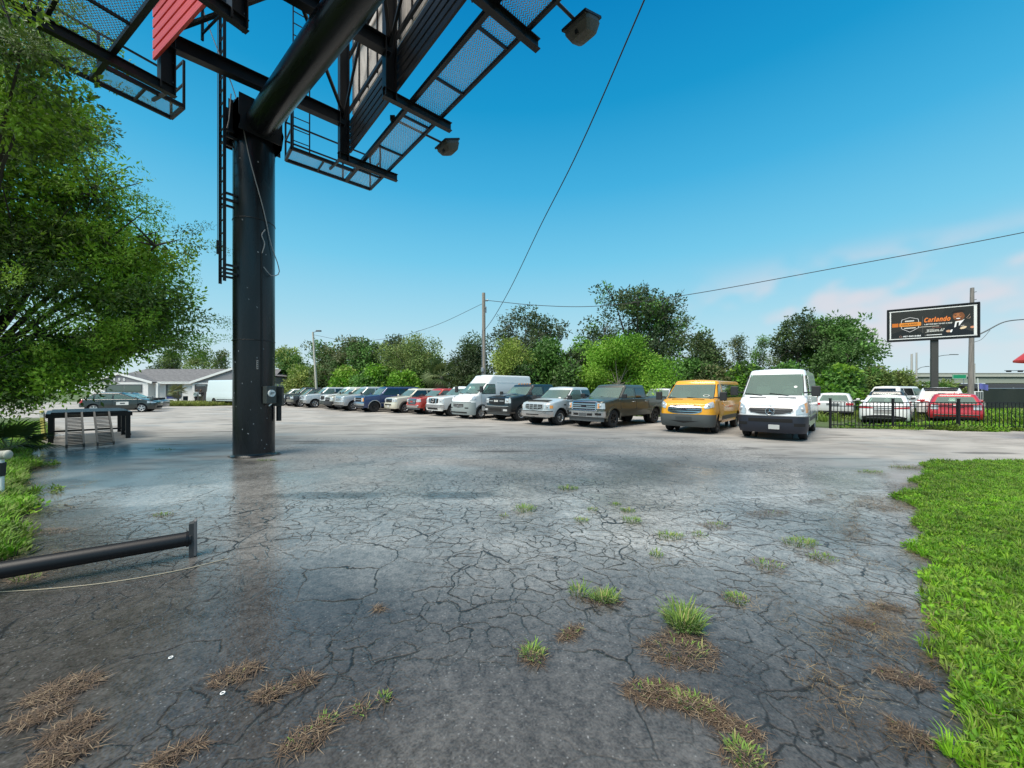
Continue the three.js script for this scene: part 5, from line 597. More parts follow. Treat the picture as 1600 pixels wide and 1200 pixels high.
T('olive_tree', 'light olive rounded tree above the cabbage palm', 655, 41, 533, 96, { n: 1150, cols: OL, clump: CL.fine, base: 0.6, lobes: 14, seed: 58, shell: 1 });
T('sparse_tree', 'dark tree top rising left of the olive rounded tree', 618, 47, 530, 44, { n: 240, cols: DK, clump: CL.mid, base: 3.5, lobes: 6, seed: 59, twigs: 3 });
T('broadleaf_tree', 'wide brown-green tree in the middle of the left tree line', 560, 48, 538, 104, { n: 1250, cols: BR.concat(MD), clump: CL.mid, base: 0.5, lobes: 15, seed: 61, shell: 1 });
T('broadleaf_tree', 'dark rounded tree beside the leaning light pole', 505, 52, 536, 72, { n: 800, cols: MD.concat(BR), clump: CL.mid, base: 0.5, lobes: 11, seed: 64, shell: 1 });
T('broadleaf_tree', 'light green tree next to the billboard pole in the far tree line', 452, 54, 546, 60, { n: 800, cols: YG.concat(MD), clump: CL.mid, base: 0.4, lobes: 11, seed: 66, shell: 1 });
T('broadleaf_tree', 'olive tree behind the left end of the building roof', 268, 62, 551, 44, { n: 420, cols: OL.concat(DK), clump: CL.mid, base: 1.4, lobes: 8, seed: 71, twigs: 3 });
T('sparse_tree', 'thin-leaved tree behind the middle of the building roof', 318, 62, 546, 46, { n: 260, cols: OL, clump: CL.mid, base: 1.8, lobes: 8, seed: 72, twigs: 5 });
T('sparse_tree', 'thin tree behind the building beside the billboard pole', 353, 62, 546, 26, { n: 130, cols: BR, clump: CL.mid, base: 2, lobes: 6, seed: 73, twigs: 4 });
// low growth along the back of the row and beyond the fence
const S = (label, p, d, top, wpx, cols, n, seed, clump = CL.vine, name = 'shrub') => tree(name, label, px(p, d), d, { h: hy(top, d), w: wpx / 601 * d, base: 0.1, n, cols, lobes: 8, seed, clump, bare: true, flat: 0.8, shell: 1 }, 'bush', 'bushes along the back of the row');
S('bright vine-covered bush behind the dark blue SUV', 588, 39, 577, 70, LM.concat(MD), 420, 101); S('light green bush left of the dark blue SUV', 533, 43, 578, 70, YG.concat(LM), 420, 102); S('yellow-green bush near the billboard pole behind the grey pickup', 470, 48, 577, 70, OL.concat(YG), 420, 103); S('lime vines behind the cream-silver SUV', 632, 37, 584, 46, LM, 300, 104); S('dark green bush under the olive tree', 668, 40, 560, 60, DK.concat(MD), 420, 105, CL.mid); S('dark bush behind the tall white van', 738, 37, 572, 60, DK, 380, 106, CL.mid); S('green bush behind the black pickup roof', 815, 33.5, 574, 70, MD.concat(DK), 420, 107, CL.mid); S('dark bush behind the older silver pickup', 888, 33, 572, 60, DK.concat(MD), 380, 108, CL.mid);
S('green bush behind the yellow van', 1115, 33, 578, 70, MD.concat(BR), 420, 109); S('leafy bush between the vans', 1165, 31, 572, 50, LM.concat(MD), 320, 110); S('green bush behind the white van roof', 1220, 31, 574, 70, MD, 380, 111); S('vine hedge right of the white van', 1310, 30, 578, 80, MD.concat(LM), 560, 112); S('low green hedge behind the silver sedan', 1358, 36, 582, 64, MD.concat(OL), 420, 113); S('brownish low hedge left of the sign pole', 1405, 40, 588, 60, BR.concat(OL), 400, 114, CL.mid); S('low weeds left of the dark screen fence', 1478, 44, 598, 60, OL.concat(MD), 260, 115, CL.mid); S('dark bush under the tallest oak', 1000, 36, 568, 110, DK.concat(MD), 620, 116, CL.mid); S('olive bush beside the leaning light pole', 500, 49, 574, 60, OL, 380, 117); S('low green growth between the oak and the yellow van', 1075, 34, 566, 50, MD, 300, 118); 
// palms
function fan(len, n, seed, droop = 0.5) { const R = rng(seed), g = []; const pos = []; for (let k = 0; k < n; k++) { const a = lerp(-1.9, 1.9, k / (n - 1)), L = len * (0.75 + 0.25 * Math.cos(a * 0.8)) * (0.9 + 0.2 * R()), w = len * 0.05; const at = (t) => V(Math.cos(a) * L * t, -droop * L * t * t + 0.15 * L * t, Math.sin(a) * L * t), sd = V(-Math.sin(a), 0.25, Math.cos(a)); const p = [0.02, 0.4, 0.72, 1].map(at), ww = [0.25, 1, 0.7, 0.02]; for (let i = 0; i < 3; i++) { const a0 = p[i].clone().addScaledVector(sd, w * ww[i]), a1 = p[i].clone().addScaledVector(sd, -w * ww[i]), b0 = p[i + 1].clone().addScaledVector(sd, w * ww[i + 1]), b1 = p[i + 1].clone().addScaledVector(sd, -w * ww[i + 1]); for (const v of [a0, a1, b0, a1, b1, b0]) pos.push(v.x, v.y, v.z); } } const b = new THREE.BufferGeometry(); b.setAttribute('position', new THREE.Float32BufferAttribute(pos, 3)); b.computeVertexNormals(); return b; }
function palm(label, x, d, trunkH, len, nf, cols, dead, seed, group, stem = 0.14) { const t = thing('palm', label, 'palm', [x, 0, -d], 0, group), R = rng(seed), fg = fan(len * 0.62, 17, seed), mats = cols.map((c) => leafMat({ color: lin(...c) })); if (trunkH > 0.2) part('trunk', limb([V(0, -0.1, 0), V(0.05, trunkH * 0.5, 0), V(0, trunkH, 0)], stem * 1.1, stem, 9), std(0.16, 0.14, 0.11, 0.95), t);
  const st = []; for (let k = 0; k < nf; k++) { const isDead = k < dead, az = k * 2.4 + R() * 0.5, el = isDead ? -1.1 - 0.3 * R() : lerp(1.15, -0.45, (k - dead) / (nf - dead)) + 0.2 * (R() - 0.5), dir = V(Math.cos(az) * Math.cos(el), Math.sin(el), Math.sin(az) * Math.cos(el)), b = V(0, trunkH, 0), e = b.clone().addScaledVector(dir, len * 0.55); st.push(rod(b, e, 0.018 * len, 0.01 * len, 5)); const m = part('frond', fg, isDead ? std(0.3, 0.24, 0.15, 0.9) : mats[k % mats.length], t); m.position.copy(e); m.quaternion.setFromUnitVectors(V(1, 0, 0), dir); } part('stalks', merge(st), std(0.12, 0.16, 0.05, 0.7), t); return t; }
palm('cabbage palm with hanging dead fronds behind the red pickup', px(690, 34), 34, 2.9, 1.7, 26, [[0.1, 0.15, 0.045], [0.14, 0.19, 0.06]], 6, 201, 'cabbage palms'); palm('dark cabbage palm behind the older silver pickup', px(893, 34.5), 34.5, 3.9, 1.6, 24, [[0.06, 0.09, 0.03], [0.05, 0.08, 0.03]], 6, 202, 'cabbage palms'); palm('small pale palm on a thin stem before the building window', px(278, 45), 45, 1.5, 0.9, 20, [[0.25, 0.24, 0.1], [0.2, 0.22, 0.08]], 5, 203, null, 0.09);
palm('low saw palmetto with arching fans in the grass at the left edge', -12.75, 9.75, 0.15, 0.85, 15, [[0.06, 0.1, 0.02], [0.09, 0.14, 0.03], [0.045, 0.075, 0.02]], 0, 204, null, 0.1); 

// ------------------------------------------------------------------ grass and ground cover
const soilTex = dataTex(256, 256, (i, j) => { const n = fbm(i / 8, j / 8, 4, 301), m = fbm(i / 30, j / 30, 3, 303); return [toS(lerp(0.05, 0.09, n)), toS(lerp(0.06, 0.14, m)), toS(0.02 + 0.02 * n)]; }, true, true);
const SOIL = new THREE.MeshStandardMaterial({ map: soilTex, roughness: 0.95, side: THREE.DoubleSide });
const cover = leafClump(16, 0.09, 0.075, 0.05, 401, 0.5), blades = (() => { const R = rng(402), pos = []; for (let k = 0; k < 15; k++) { const a = R() * 6.283, r = 0.05 * R(), L = 0.1 + 0.12 * R(), w = 0.005 + 0.003 * R(), lean = 0.25 + 0.9 * R(); const b = V(Math.cos(a) * r, 0, Math.sin(a) * r), m = b.clone().add(V(Math.cos(a) * L * 0.3 * lean, L * 0.6, Math.sin(a) * L * 0.3 * lean)), e = b.clone().add(V(Math.cos(a) * L * 0.8 * lean, L * (1 - 0.3 * lean), Math.sin(a) * L * 0.8 * lean)), s = V(-Math.sin(a), 0, Math.cos(a)).multiplyScalar(w); const q = [b.clone().add(s), b.clone().sub(s), m.clone().add(s), m.clone().sub(s), e]; for (const i of [0, 1, 2, 1, 3, 2, 2, 3, 4]) pos.push(q[i].x, q[i].y, q[i].z); } const g = new THREE.BufferGeometry(); g.setAttribute('position', new THREE.Float32BufferAttribute(pos, 3)); g.computeVertexNormals(); return g; })();
function inside(poly, x, y) { let c = false; for (let i = 0, j = poly.length - 1; i < poly.length; j = i++) { const [xi, yi] = poly[i], [xj, yj] = poly[j]; if ((yi > y) !== (yj > y) && x < (xj - xi) * (y - yi) / (yj - yi) + xi) c = !c; } return c; }
function edgeDist(poly, x, y) { let m = 1e9; for (let i = 0, j = poly.length - 1; i < poly.length; j = i++) { const [ax, ay] = poly[j], [bx, by] = poly[i], t = clamp(((x - ax) * (bx - ax) + (y - ay) * (by - ay)) / ((bx - ax) ** 2 + (by - ay) ** 2 || 1)); m = Math.min(m, Math.hypot(x - ax - t * (bx - ax), y - ay - t * (by - ay))); } return m; }
function growth(name, label, cat, poly, n, geo, cols, s0, s1, seed, keep, fade = 0.35, fray = 1.6) { const R = rng(seed), bx = poly.map((p) => p[0]), by = poly.map((p) => p[1]), x0 = Math.min(...bx), x1 = Math.max(...bx), y0 = Math.min(...by), y1 = Math.max(...by), list = []; let guard = 0; while (list.length < n && guard++ < n * 40) { const x = lerp(x0, x1, R()), d = lerp(y0, y1, R()); if (keep && !keep(x, d, R())) continue; const w1 = fray * (fbm(x * 1.3, d * 1.3, 4, 411) - 0.5), w2 = fray * (fbm(x * 1.3 + 40, d * 1.3, 4, 417) - 0.5); if (!inside(poly, x + w1, d + w2)) continue; const e = edgeDist(poly, x, d); if (e < fade && R() > e / fade * 0.8 + 0.12) continue; const [r, g, b] = pick(R, cols), k = 0.65 + 0.8 * fbm(x * 1.1, d * 1.1, 3, 421); list.push([x, 0.015, -d, lerp(s0, s1, R() ** 1.5), r * k, g * k, b * k, 0.35, 0.8 + 0.5 * R()]); } const m = instances(numbered(name), geo, LEAF, list, scene); tag(m, label, cat, null, 'stuff'); return m; }
const GR = [[0.16, 0.37, 0.012], [0.21, 0.43, 0.018], [0.11, 0.26, 0.012], [0.26, 0.43, 0.03]], GR2 = [[0.16, 0.26, 0.03], [0.22, 0.3, 0.055], [0.12, 0.2, 0.025]];
const lawnR = [...lawnEdge, [26, 4], [26, 1.5]], viewR = (x, d) => x < 1.6 * d + 1.0 || (x < 16 && hash(x * 60, d * 60, 9) < 0.16);
const inner = lawnR.map(([x, d], i) => i < lawnEdge.length ? [x + 0.55, d - 0.4] : [x, d]);
struct('grass_ground', flat(inner, 0.006, 0.7), SOIL);
growth('ground_cover', 'bright green leafy ground cover of the right-hand lawn', 'ground cover', lawnR, 64000, cover, GR, 0.22, 0.6, 501, viewR, 0.9, 0.95); growth('grass', 'bright green grass blades in the right-hand lawn', 'grass', lawnR, 46000, blades, GR.concat(GR2), 0.28, 0.62, 502, viewR, 0.9, 0.95);
const lawnL = [[-4.5, 3.2], [-5.15, 3.95], [-6.2, 4.75], [-7.75, 6.1], [-9.35, 7.4], [-11.2, 9.0], [-13.5, 10.8], [-15.5, 12.7], [-18, 15], [-21.5, 17.8], [-28, 23], [-46, 23], [-46, 3.2]];
struct('grass_ground', flat(lawnL.map(([x, d], i) => i < 11 ? [x - 0.15, d + 0.0] : [x, d]), 0.006, 0.7), SOIL);
const viewL = (x, d) => (-x < 1.42 * d + 0.9 && d < 15) || (-x < 24 && hash(x * 50, d * 50, 3) < 0.13); growth('grass', 'shaggy green and yellowish grass along the left edge of the lot', 'grass', lawnL, 42000, blades, GR2.concat(GR.slice(0, 2)), 0.5, 1.1, 503, viewL, 0.12, 0.6); growth('ground_cover', 'broad-leaved weeds in the left-hand grass', 'ground cover', lawnL, 7000, cover, GR.concat(GR2), 0.5, 1.1, 504, viewL, 0.5);
const lawnH = [[-41.5, 45.5], [-33.5, 45.5], [-30, 41.5], [-32, 39.8], [-37, 39.4], [-41, 40.5]]; struct('grass_ground', flat(lawnH, 0.012, 0.7), SOIL); growth('grass', 'strip of short grass in front of the office building', 'grass', lawnH, 3500, blades, [[0.2, 0.24, 0.04], [0.24, 0.27, 0.05]], 1.4, 2.6, 505, null, 0.1);
const verge = [[13.6, 17.5], [14.2, 16.95], [21, 15.9], [34, 14.2], [46, 40], [14, 46], [-24, 66], [-42, 66], [-20, 47.5], [-4, 33], [7, 25.5], [13.5, 21]]; struct('grass_ground', flat(verge, 0.004, 0.7), SOIL);
const strip = [[13.9, 16.9], [17.8, 16.15], [24, 15.2], [25, 18], [22, 18.6], [17, 18.0]]; growth('ground_cover', 'bright weeds growing along the foot of the iron fence', 'ground cover', strip, 2600, cover, GR.concat(GR2), 0.8, 1.9, 506, (x, d, r) => r < 0.12 + sstep(16.5, 19.5, x), 0.1); growth('grass', 'long grass beyond the iron fence right of the red wagon', 'grass', [[22, 16], [34, 14.3], [38, 26], [25, 24]], 5200, blades, GR2.concat(GR), 1.6, 3.4, 507, null, 0.1); growth('grass', 'rough grass strip behind the parked row', 'grass', verge, 9000, blades, GR2, 1.2, 2.4, 508, (x, d) => d > 20, 0.1);

{ const strawG = (() => { const R = rng(611), pos = []; for (let k = 0; k < 14; k++) { const a = R() * 6.283, b = V((R() - 0.5) * 0.16, 0.004 + 0.02 * R(), (R() - 0.5) * 0.16), L = 0.03 + 0.07 * R(), s = V(-Math.sin(a), 0, Math.cos(a)).multiplyScalar(0.0016), e = b.clone().add(V(Math.cos(a) * L, (R() - 0.4) * 0.02, Math.sin(a) * L)); for (const v of [b.clone().add(s), b.clone().sub(s), e]) pos.push(v.x, Math.max(0.003, v.y), v.z); } const g = new THREE.BufferGeometry(); g.setAttribute('position', new THREE.Float32BufferAttribute(pos, 3)); g.computeVertexNormals(); return g; })();
  const ring = lawnEdge.slice(0, 11).map(([x, d]) => [x - 0.55 - 0.04 * d, d + 0.3]).concat(lawnEdge.slice(0, 11).reverse().map(([x, d]) => [x + 0.9, d - 0.75])); growth('dead_grass', 'brown dead grass litter scattered along the edge of the right-hand lawn', 'dead grass', ring, 2600, strawG, [[0.17, 0.11, 0.06], [0.3, 0.22, 0.12], [0.09, 0.06, 0.035]], 0.7, 1.3, 612, (x, d, r) => fbm(x * 1.8, d * 1.8, 3, 613) > 0.36 + 0.3 * r, 0.2);
  const ringL = lawnL.slice(0, 10).map(([x, d]) => [x + 0.45, d + 0.35]).concat(lawnL.slice(0, 10).reverse().map(([x, d]) => [x - 0.6, d - 0.4])); growth('dead_grass', 'brown dead grass litter along the edge of the left-hand grass', 'dead grass', ringL, 1400, strawG, [[0.17, 0.11, 0.06], [0.3, 0.22, 0.12], [0.2, 0.2, 0.08]], 0.8, 1.5, 614, (x, d, r) => fbm(x * 1.4, d * 1.4, 3, 615) > 0.36 + 0.3 * r, 0.2); }
// ------------------------------------------------------------------ iron fence with every picket a piece
{
  const A = P(14.05, 16.98), B = P(26.2, 15.05), dir = B.clone().sub(A), len = dir.length(); dir.normalize(); const t = thing('iron_fence', 'low black iron picket fence to the right of the white van', 'fence', [A.x, 0, A.z]), ry = Math.atan2(-dir.z, dir.x);
  const picket = box(0.02, 1.1, 0.02, 0, 0.62, 0), post = merge([box(0.07, 1.3, 0.07, 0, 0.65, 0), box(0.085, 0.03, 0.085, 0, 1.31, 0)]); t.rotation.y = ry;
  for (const [h, k] of [[1.16, 0.036], [0.98, 0.036], [0.16, 0.036]]) part('rail', box(len, k, 0.03, len / 2, h, 0), M.black, t);
  for (let x = 0.14; x < len; x += 0.14) { const m = part('picket', picket, M.black, t); m.position.x = x; } for (let x = 0; x < len + 0.1; x += 2.42) { const m = part('post', post, M.black, t); m.position.x = x; }
}
// ------------------------------------------------------------------ advertising sign on its own post
{
  const l = P(28.05, 28.7), r = P(31.55, 26.0), x = r.clone().sub(l), w = x.length(); x.normalize(); const mid = l.clone().add(r).multiplyScalar(0.5), ry = Math.atan2(-x.z, x.x), t = thing('sign', 'black and orange advertising sign with a smiling man, on one thick post', 'sign', [mid.x, 0, mid.z], ry), h0 = 5.29, h1 = 7.58;
  const cv = document.createElement('canvas'); cv.width = 1024; cv.height = 520; const c = cv.getContext('2d');
  c.fillStyle = '#26241f'; c.fillRect(0, 0, 1024, 520); c.fillStyle = '#2d2a25'; c.beginPath(); c.moveTo(0, 0); c.lineTo(700, 0); c.lineTo(420, 520); c.lineTo(0, 520); c.fill(); c.fillStyle = '#1b1b19'; c.beginPath(); c.moveTo(0, 520); c.lineTo(0, 430); c.quadraticCurveTo(160, 330, 330, 380); c.lineTo(520, 520); c.fill();
  c.strokeStyle = '#e4dede'; c.lineWidth = 7; c.beginPath(); for (const [i, [a, b]] of [[240, 120], [345, 158], [352, 190], [352, 330], [240, 405], [128, 330], [128, 190], [135, 158], [240, 120]].entries()) i ? c.lineTo(a, b) : c.moveTo(a, b); c.stroke();
  c.fillStyle = '#d9d3cc'; c.fillRect(175, 178, 120, 22); c.fillRect(165, 318, 150, 18);
  c.fillStyle = '#e08a2e'; c.beginPath(); c.roundRect(100, 220, 285, 74, 14); c.fill(); c.fillStyle = '#c96d1c'; c.fillRect(2, 222, 86, 72); c.fillStyle = '#2a1b0e'; c.font = 'italic bold 40px sans-serif'; c.fillText('CARLANDO', 122, 271);
  c.strokeStyle = '#777'; c.lineWidth = 3; c.beginPath(); c.moveTo(405, 120); c.lineTo(405, 440); c.stroke();
  c.font = 'italic bold 116px sans-serif'; c.lineWidth = 10; c.strokeStyle = '#8c3410'; c.strokeText('Carlando', 415, 236, 330); c.fillStyle = '#f08a3c'; c.fillText('Carlando', 415, 236, 330);
  c.fillStyle = '#f4f1ec'; c.font = 'bold 30px sans-serif'; c.fillText('A BETTER WAY TO GET A RIDE', 425, 290, 345); c.fillStyle = '#e8dccc'; c.fillRect(350, 318, 260, 7);
  c.fillStyle = '#b0655a'; c.font = 'italic 26px serif'; c.fillText('President', 520, 356); c.strokeStyle = '#f2efe8'; c.lineWidth = 5; c.font = 'italic 64px serif'; c.fillStyle = '#f2efe8'; c.fillText('William Alloy', 450, 420, 270); c.beginPath(); c.moveTo(440, 430); c.quadraticCurveTo(560, 410, 730, 424); c.stroke();
  c.font = 'bold 38px sans-serif'; c.fillStyle = '#ffffff'; c.fillText('407-963-5488', 150, 500, 250); c.strokeStyle = '#c99a8a'; c.lineWidth = 4; c.beginPath(); c.arc(118, 488, 17, 0, 7); c.stroke(); c.fillRect(455, 480, 270, 10); c.fillStyle = '#9a958c'; c.fillRect(430, 482, 20, 8);
  // the smiling man: suit, shirt, tie, face
  c.fillStyle = '#15161c'; c.beginPath(); c.moveTo(640, 520); c.quadraticCurveTo(660, 330, 790, 292); c.lineTo(900, 270); c.quadraticCurveTo(985, 300, 1010, 400); c.lineTo(1024, 520); c.fill(); c.fillStyle = '#34322e'; c.beginPath(); c.moveTo(840, 300); c.lineTo(960, 290); c.quadraticCurveTo(1010, 340, 1020, 470); c.lineTo(900, 400); c.fill();
  c.fillStyle = '#f1f0ee'; c.beginPath(); c.moveTo(806, 262); c.lineTo(880, 250); c.lineTo(916, 226); c.lineTo(850, 345); c.lineTo(792, 372); c.fill(); c.fillStyle = '#111'; c.beginPath(); c.moveTo(824, 282); c.lineTo(850, 276); c.lineTo(846, 350); c.lineTo(812, 372); c.fill();
  c.fillStyle = '#7d4a28'; c.beginPath(); c.ellipse(845, 165, 70, 86, -0.1, 0, 7); c.fill(); c.fillStyle = '#1c1008'; c.beginPath(); c.ellipse(840, 100, 80, 46, -0.12, Math.PI, 0); c.fill(); c.fillStyle = '#a8693f'; c.beginPath(); c.ellipse(832, 160, 48, 50, 0, 0, 7); c.fill(); c.fillStyle = '#2a160a'; for (const ex of [806, 866]) { c.beginPath(); c.ellipse(ex, 152, 13, 7, 0, 0, 7); c.fill(); c.fillRect(ex - 18, 130, 36, 6); } c.fillStyle = '#8b4e24'; c.beginPath(); c.ellipse(837, 180, 13, 9, 0, 0, 7); c.fill(); c.fillStyle = '#4a2412'; c.beginPath(); c.ellipse(840, 210, 40, 20, 0, 0, 7); c.fill(); c.fillStyle = '#fff'; c.beginPath(); c.ellipse(840, 208, 26, 8, 0, 0, 7); c.fill();
  c.fillStyle = '#e8cda8'; c.beginPath(); c.ellipse(900, 384, 42, 22, -0.4, 0, 7); c.fill(); c.fillStyle = '#d0a080'; c.beginPath(); c.ellipse(722, 432, 28, 22, 0, 0, 7); c.fill(); c.fillStyle = '#fff'; c.beginPath(); c.moveTo(752, 410); c.lineTo(776, 404); c.lineTo(762, 456); c.lineTo(742, 456); c.fill(); c.fillStyle = '#d8906c'; c.beginPath(); c.ellipse(1006, 384, 26, 20, 0, 0, 7); c.fill(); c.strokeStyle = '#f0e6dc'; c.lineWidth = 6; c.beginPath(); c.moveTo(868, 352); c.lineTo(912, 340); c.stroke(); c.strokeStyle = '#d8b49c'; c.lineWidth = 4; c.beginPath(); c.moveTo(935, 214); c.lineTo(978, 140); c.moveTo(948, 218); c.lineTo(974, 216); c.lineTo(984, 188); c.stroke();
  const tx = new THREE.CanvasTexture(cv); tx.colorSpace = THREE.SRGBColorSpace; const hh = h1 - h0, hm = (h0 + h1) / 2;
  part('cabinet', box(w, hh, 0.5, 0, hm, -0.26), M.black, t); part('poster', new THREE.PlaneGeometry(w - 0.42, hh - 0.36).translate(0, hm, 0.014), new THREE.MeshStandardMaterial({ map: tx, roughness: 0.35 }), t); part('white_border', merge([box(w - 0.14, 0.06, 0.02, 0, h1 - 0.13, 0.006), box(w - 0.14, 0.06, 0.02, 0, h0 + 0.13, 0.006), box(0.07, hh - 0.34, 0.02, -w / 2 + 0.13, hm, 0.006), box(0.14, hh - 0.34, 0.02, w / 2 - 0.15, hm, 0.006)]), M.white, t); part('frame', merge([box(w + 0.1, 0.08, 0.1, 0, h1 + 0.02, 0), box(w + 0.1, 0.08, 0.1, 0, h0 - 0.02, 0), box(0.08, hh, 0.1, -w / 2 - 0.02, hm, 0), box(0.08, hh, 0.1, w / 2 + 0.02, hm, 0)]), M.black, t); part('post', merge([box(0.36, h0, 0.36, 0.2, h0 / 2, -0.26, 0.02), box(0.3, 0.2, 0.3, 0.2, h0 - 0.06, -0.26)]), std(0.045, 0.045, 0.042, 0.6), t);
}
// ------------------------------------------------------------------ poles and overhead wires
const POLEWOOD = std(0.36, 0.32, 0.27, 0.9, 0, { map: grimeTex, bumpMap: roughTex, bumpScale: 0.012 });
{ const t = thing('utility_pole', 'weathered wooden utility pole behind the tall white van', 'utility pole', [-2.1, 0, -29]); part('pole', rod(V(0, -0.2, 0), V(-0.04, 9.0, 0), 0.16, 0.12, 12), POLEWOOD, t); part('hardware', merge([box(0.1, 0.1, 0.3, 0.12, 7.9, 0), box(0.34, 0.06, 0.06, 0.1, 8.4, 0), rod(V(0.14, 7.5, 0), V(0.14, 7.8, 0), 0.04), rod(V(-0.14, 2.5, 0.12), V(-0.14, 6.2, 0.1), 0.025)]), M.galv, t); part('insulator', merge([-0.05, 0.25].map((x) => new THREE.SphereGeometry(0.06, 8, 6).translate(x, 8.48, 0))), M.white, t); part('meter_can', box(0.2, 0.3, 0.14, -0.12, 3.2, 0.18, 0.02), M.galv, t); }
{ const t = thing('light_pole', 'slim leaning pale light pole in front of the left tree line', 'light pole', [-20.2, 0, -40]); part('pole', rod(V(0, -0.2, 0), V(-0.5, 7.7, 0), 0.13, 0.09, 10), std(0.45, 0.43, 0.37, 0.85), t); part('lamp_arm', bar(V(-0.5, 7.66, 0), V(0.05, 7.82, 0), 0.06, 0.06), M.galv, t); part('lamp_head', box(0.5, 0.14, 0.28, 0.1, 7.82, 0, 0.04), M.grey, t); }
{ const t = thing('utility_pole', 'tall concrete utility pole behind the advertising sign', 'utility pole', [47.7, 0, -40]); part('pole', rod(V(0, -0.2, 0), V(0.15, 12.3, 0), 0.25, 0.15, 10), std(0.3, 0.27, 0.25, 0.85, 0, { map: grimeTex }), t); part('pin', merge([rod(V(0.1, 11.8, 0), V(0.6, 11.9, 0), 0.03), rod(V(0.1, 11.0, 0), V(0.6, 11.1, 0), 0.03)]), M.grey, t); part('lamp_arm', merge([limb([V(0.1, 7.1, 0), V(1.4, 7.75, 0.1), V(3.2, 8.7, 0.2), V(5.0, 8.95, 0.3), V(6.2, 8.95, 0.3)], 0.07, 0.045), limb([V(0.1, 6.6, 0), V(1.0, 6.9, 0.05), V(1.9, 7.9, 0.1)], 0.025, 0.02)]), M.grey, t); part('lamp_head', box(0.7, 0.14, 0.3, 6.4, 8.93, 0.3, 0.05), M.grey, t); }
const cable = (label, pts, r) => solo('overhead_wire', tube(pts, r, 5, 60), M.wire, label, 'wire');
cable('overhead wire rising from the wooden pole to the upper right', [P(-2.0, 29, 8.45), P(1.8, 28, 7.85), P(5.8, 27, 7.56), P(11, 25.5, 7.9), P(19, 22.6, 8.85), P(26.6, 20, 9.88), P(36, 17, 11.5)], 0.022);
cable('steep overhead wire running from the wooden pole up across the sky', [P(-2.1, 29, 6.15), P(-1.2, 25.5, 6.5), P(-0.05, 21.5, 7.45), P(1.2, 16, 8.55), P(2.02, 11.6, 8.95), P(2.75, 8, 9.8), P(4.6, -2, 12.2)], 0.018);
cable('thin overhead wire between the wooden pole and the leaning light pole', [P(-2.2, 29, 8.2), P(-6.2, 31.5, 7.0), P(-10.8, 34.4, 6.35), P(-15.6, 37, 6.4), P(-20.6, 40, 7.4)], 0.016);
// ------------------------------------------------------------------ far right: overpass, lamps, green road sign, screen, umbrella
{ const t = thing('overpass', 'long pale concrete motorway overpass on the horizon at the right', 'bridge', [0, 0, -130]); const C = std(0.5, 0.48, 0.42, 0.85), C2 = std(0.36, 0.37, 0.31, 0.9), D = std(0.16, 0.16, 0.15, 0.9);
  part('parapet', box(220, 1.0, 0.5, 236, 6.6, 1.2), C, t); part('parapet_cap', box(220, 0.22, 0.7, 236, 7.2, 1.2), std(0.3, 0.28, 0.25, 0.9), t); part('deck', box(220, 0.6, 12, 236, 5.78, -5), D, t); part('girder', box(220, 1.5, 0.8, 236, 4.7, 0.6), C2, t); for (let x = 150; x < 340; x += 24) { part('pier', box(2.2, 4, 2.2, x, 2, -4, 0.1), C, t); part('pier_cap', box(3.4, 0.7, 10, x, 3.9, -5), C, t); } part('embankment', (() => { const s = new THREE.Shape([[0, 0], [44, 0], [44, 5.4], [30, 4.8], [8, 1.2]].map(([a, b]) => new THREE.Vector2(a, b))); return new THREE.ExtrudeGeometry(s, { depth: 12, bevelEnabled: false }).translate(86, 0, -10); })(), std(0.12, 0.15, 0.05, 0.95), t); }
const farLamp = (label, x, d, h, arm, r = 0.16) => { const t = thing('street_lamp', label, 'street lamp', [x, 0, -d]); part('pole', rod(V(0, -0.2, 0), V(0, h, 0), r, r * 0.7, 8), std(0.42, 0.4, 0.38, 0.8), t); if (arm) { part('lamp_arm', limb([V(0, h - arm[2], 0), V(arm[0] * 0.4, h - arm[2] + arm[1] * 0.7, 0), V(arm[0], h - arm[2] + arm[1], 0)], 0.09, 0.06, 5), M.grey, t); part('lamp_head', box(Math.abs(arm[0]) * 0.35, 0.16, 0.4, arm[0] * 1.05, h - arm[2] + arm[1], 0, 0.05), M.grey, t); } };
farLamp('distant pale pole, left of the two beside the sign post', px(1424.5, 100), 100, hy(553, 100), null, 0.3); farLamp('distant pale street lamp with a curved arm just left of the sign post', px(1432, 100), 100, hy(551, 100), [2.6, 1.0, 4.6], 0.24); farLamp('distant street lamp whose curved arm shows right of the sign post', px(1454, 90), 90, hy(560, 90), [5.2, 1.2, 0.3], 0.16); farLamp('thin distant mast left of the overpass', px(1359, 120), 120, hy(556, 120), null, 0.18); farLamp('thin dark distant mast right of the concrete utility pole', px(1523, 80), 80, hy(568, 80), null, 0.12); farLamp('faint thin mast on the overpass left of the sign post', px(1417, 125), 125, hy(572, 125), null, 0.12);
{ const t = thing('road_sign', 'green motorway sign in front of the overpass', 'road sign', [px(1499, 118), 0, -118]); const h = hy(588.5, 118); part('sign_board', box(4.3, 1.35, 0.1, 0, h, 0, 0.03), std(0.01, 0.28, 0.13, 0.5), t); part('sign_border', merge([box(4.1, 0.07, 0.02, 0, h + 0.6, 0.06), box(4.1, 0.07, 0.02, 0, h - 0.6, 0.06), box(0.07, 1.2, 0.02, 2.05, h, 0.06), box(0.07, 1.2, 0.02, -2.05, h, 0.06)]), M.white, t); part('post', rod(V(-1.5, 0, -0.15), V(-1.5, h, -0.15), 0.1), M.galv, t); part('post', rod(V(1.5, 0, -0.15), V(1.5, h, -0.15), 0.1), M.galv, t); }
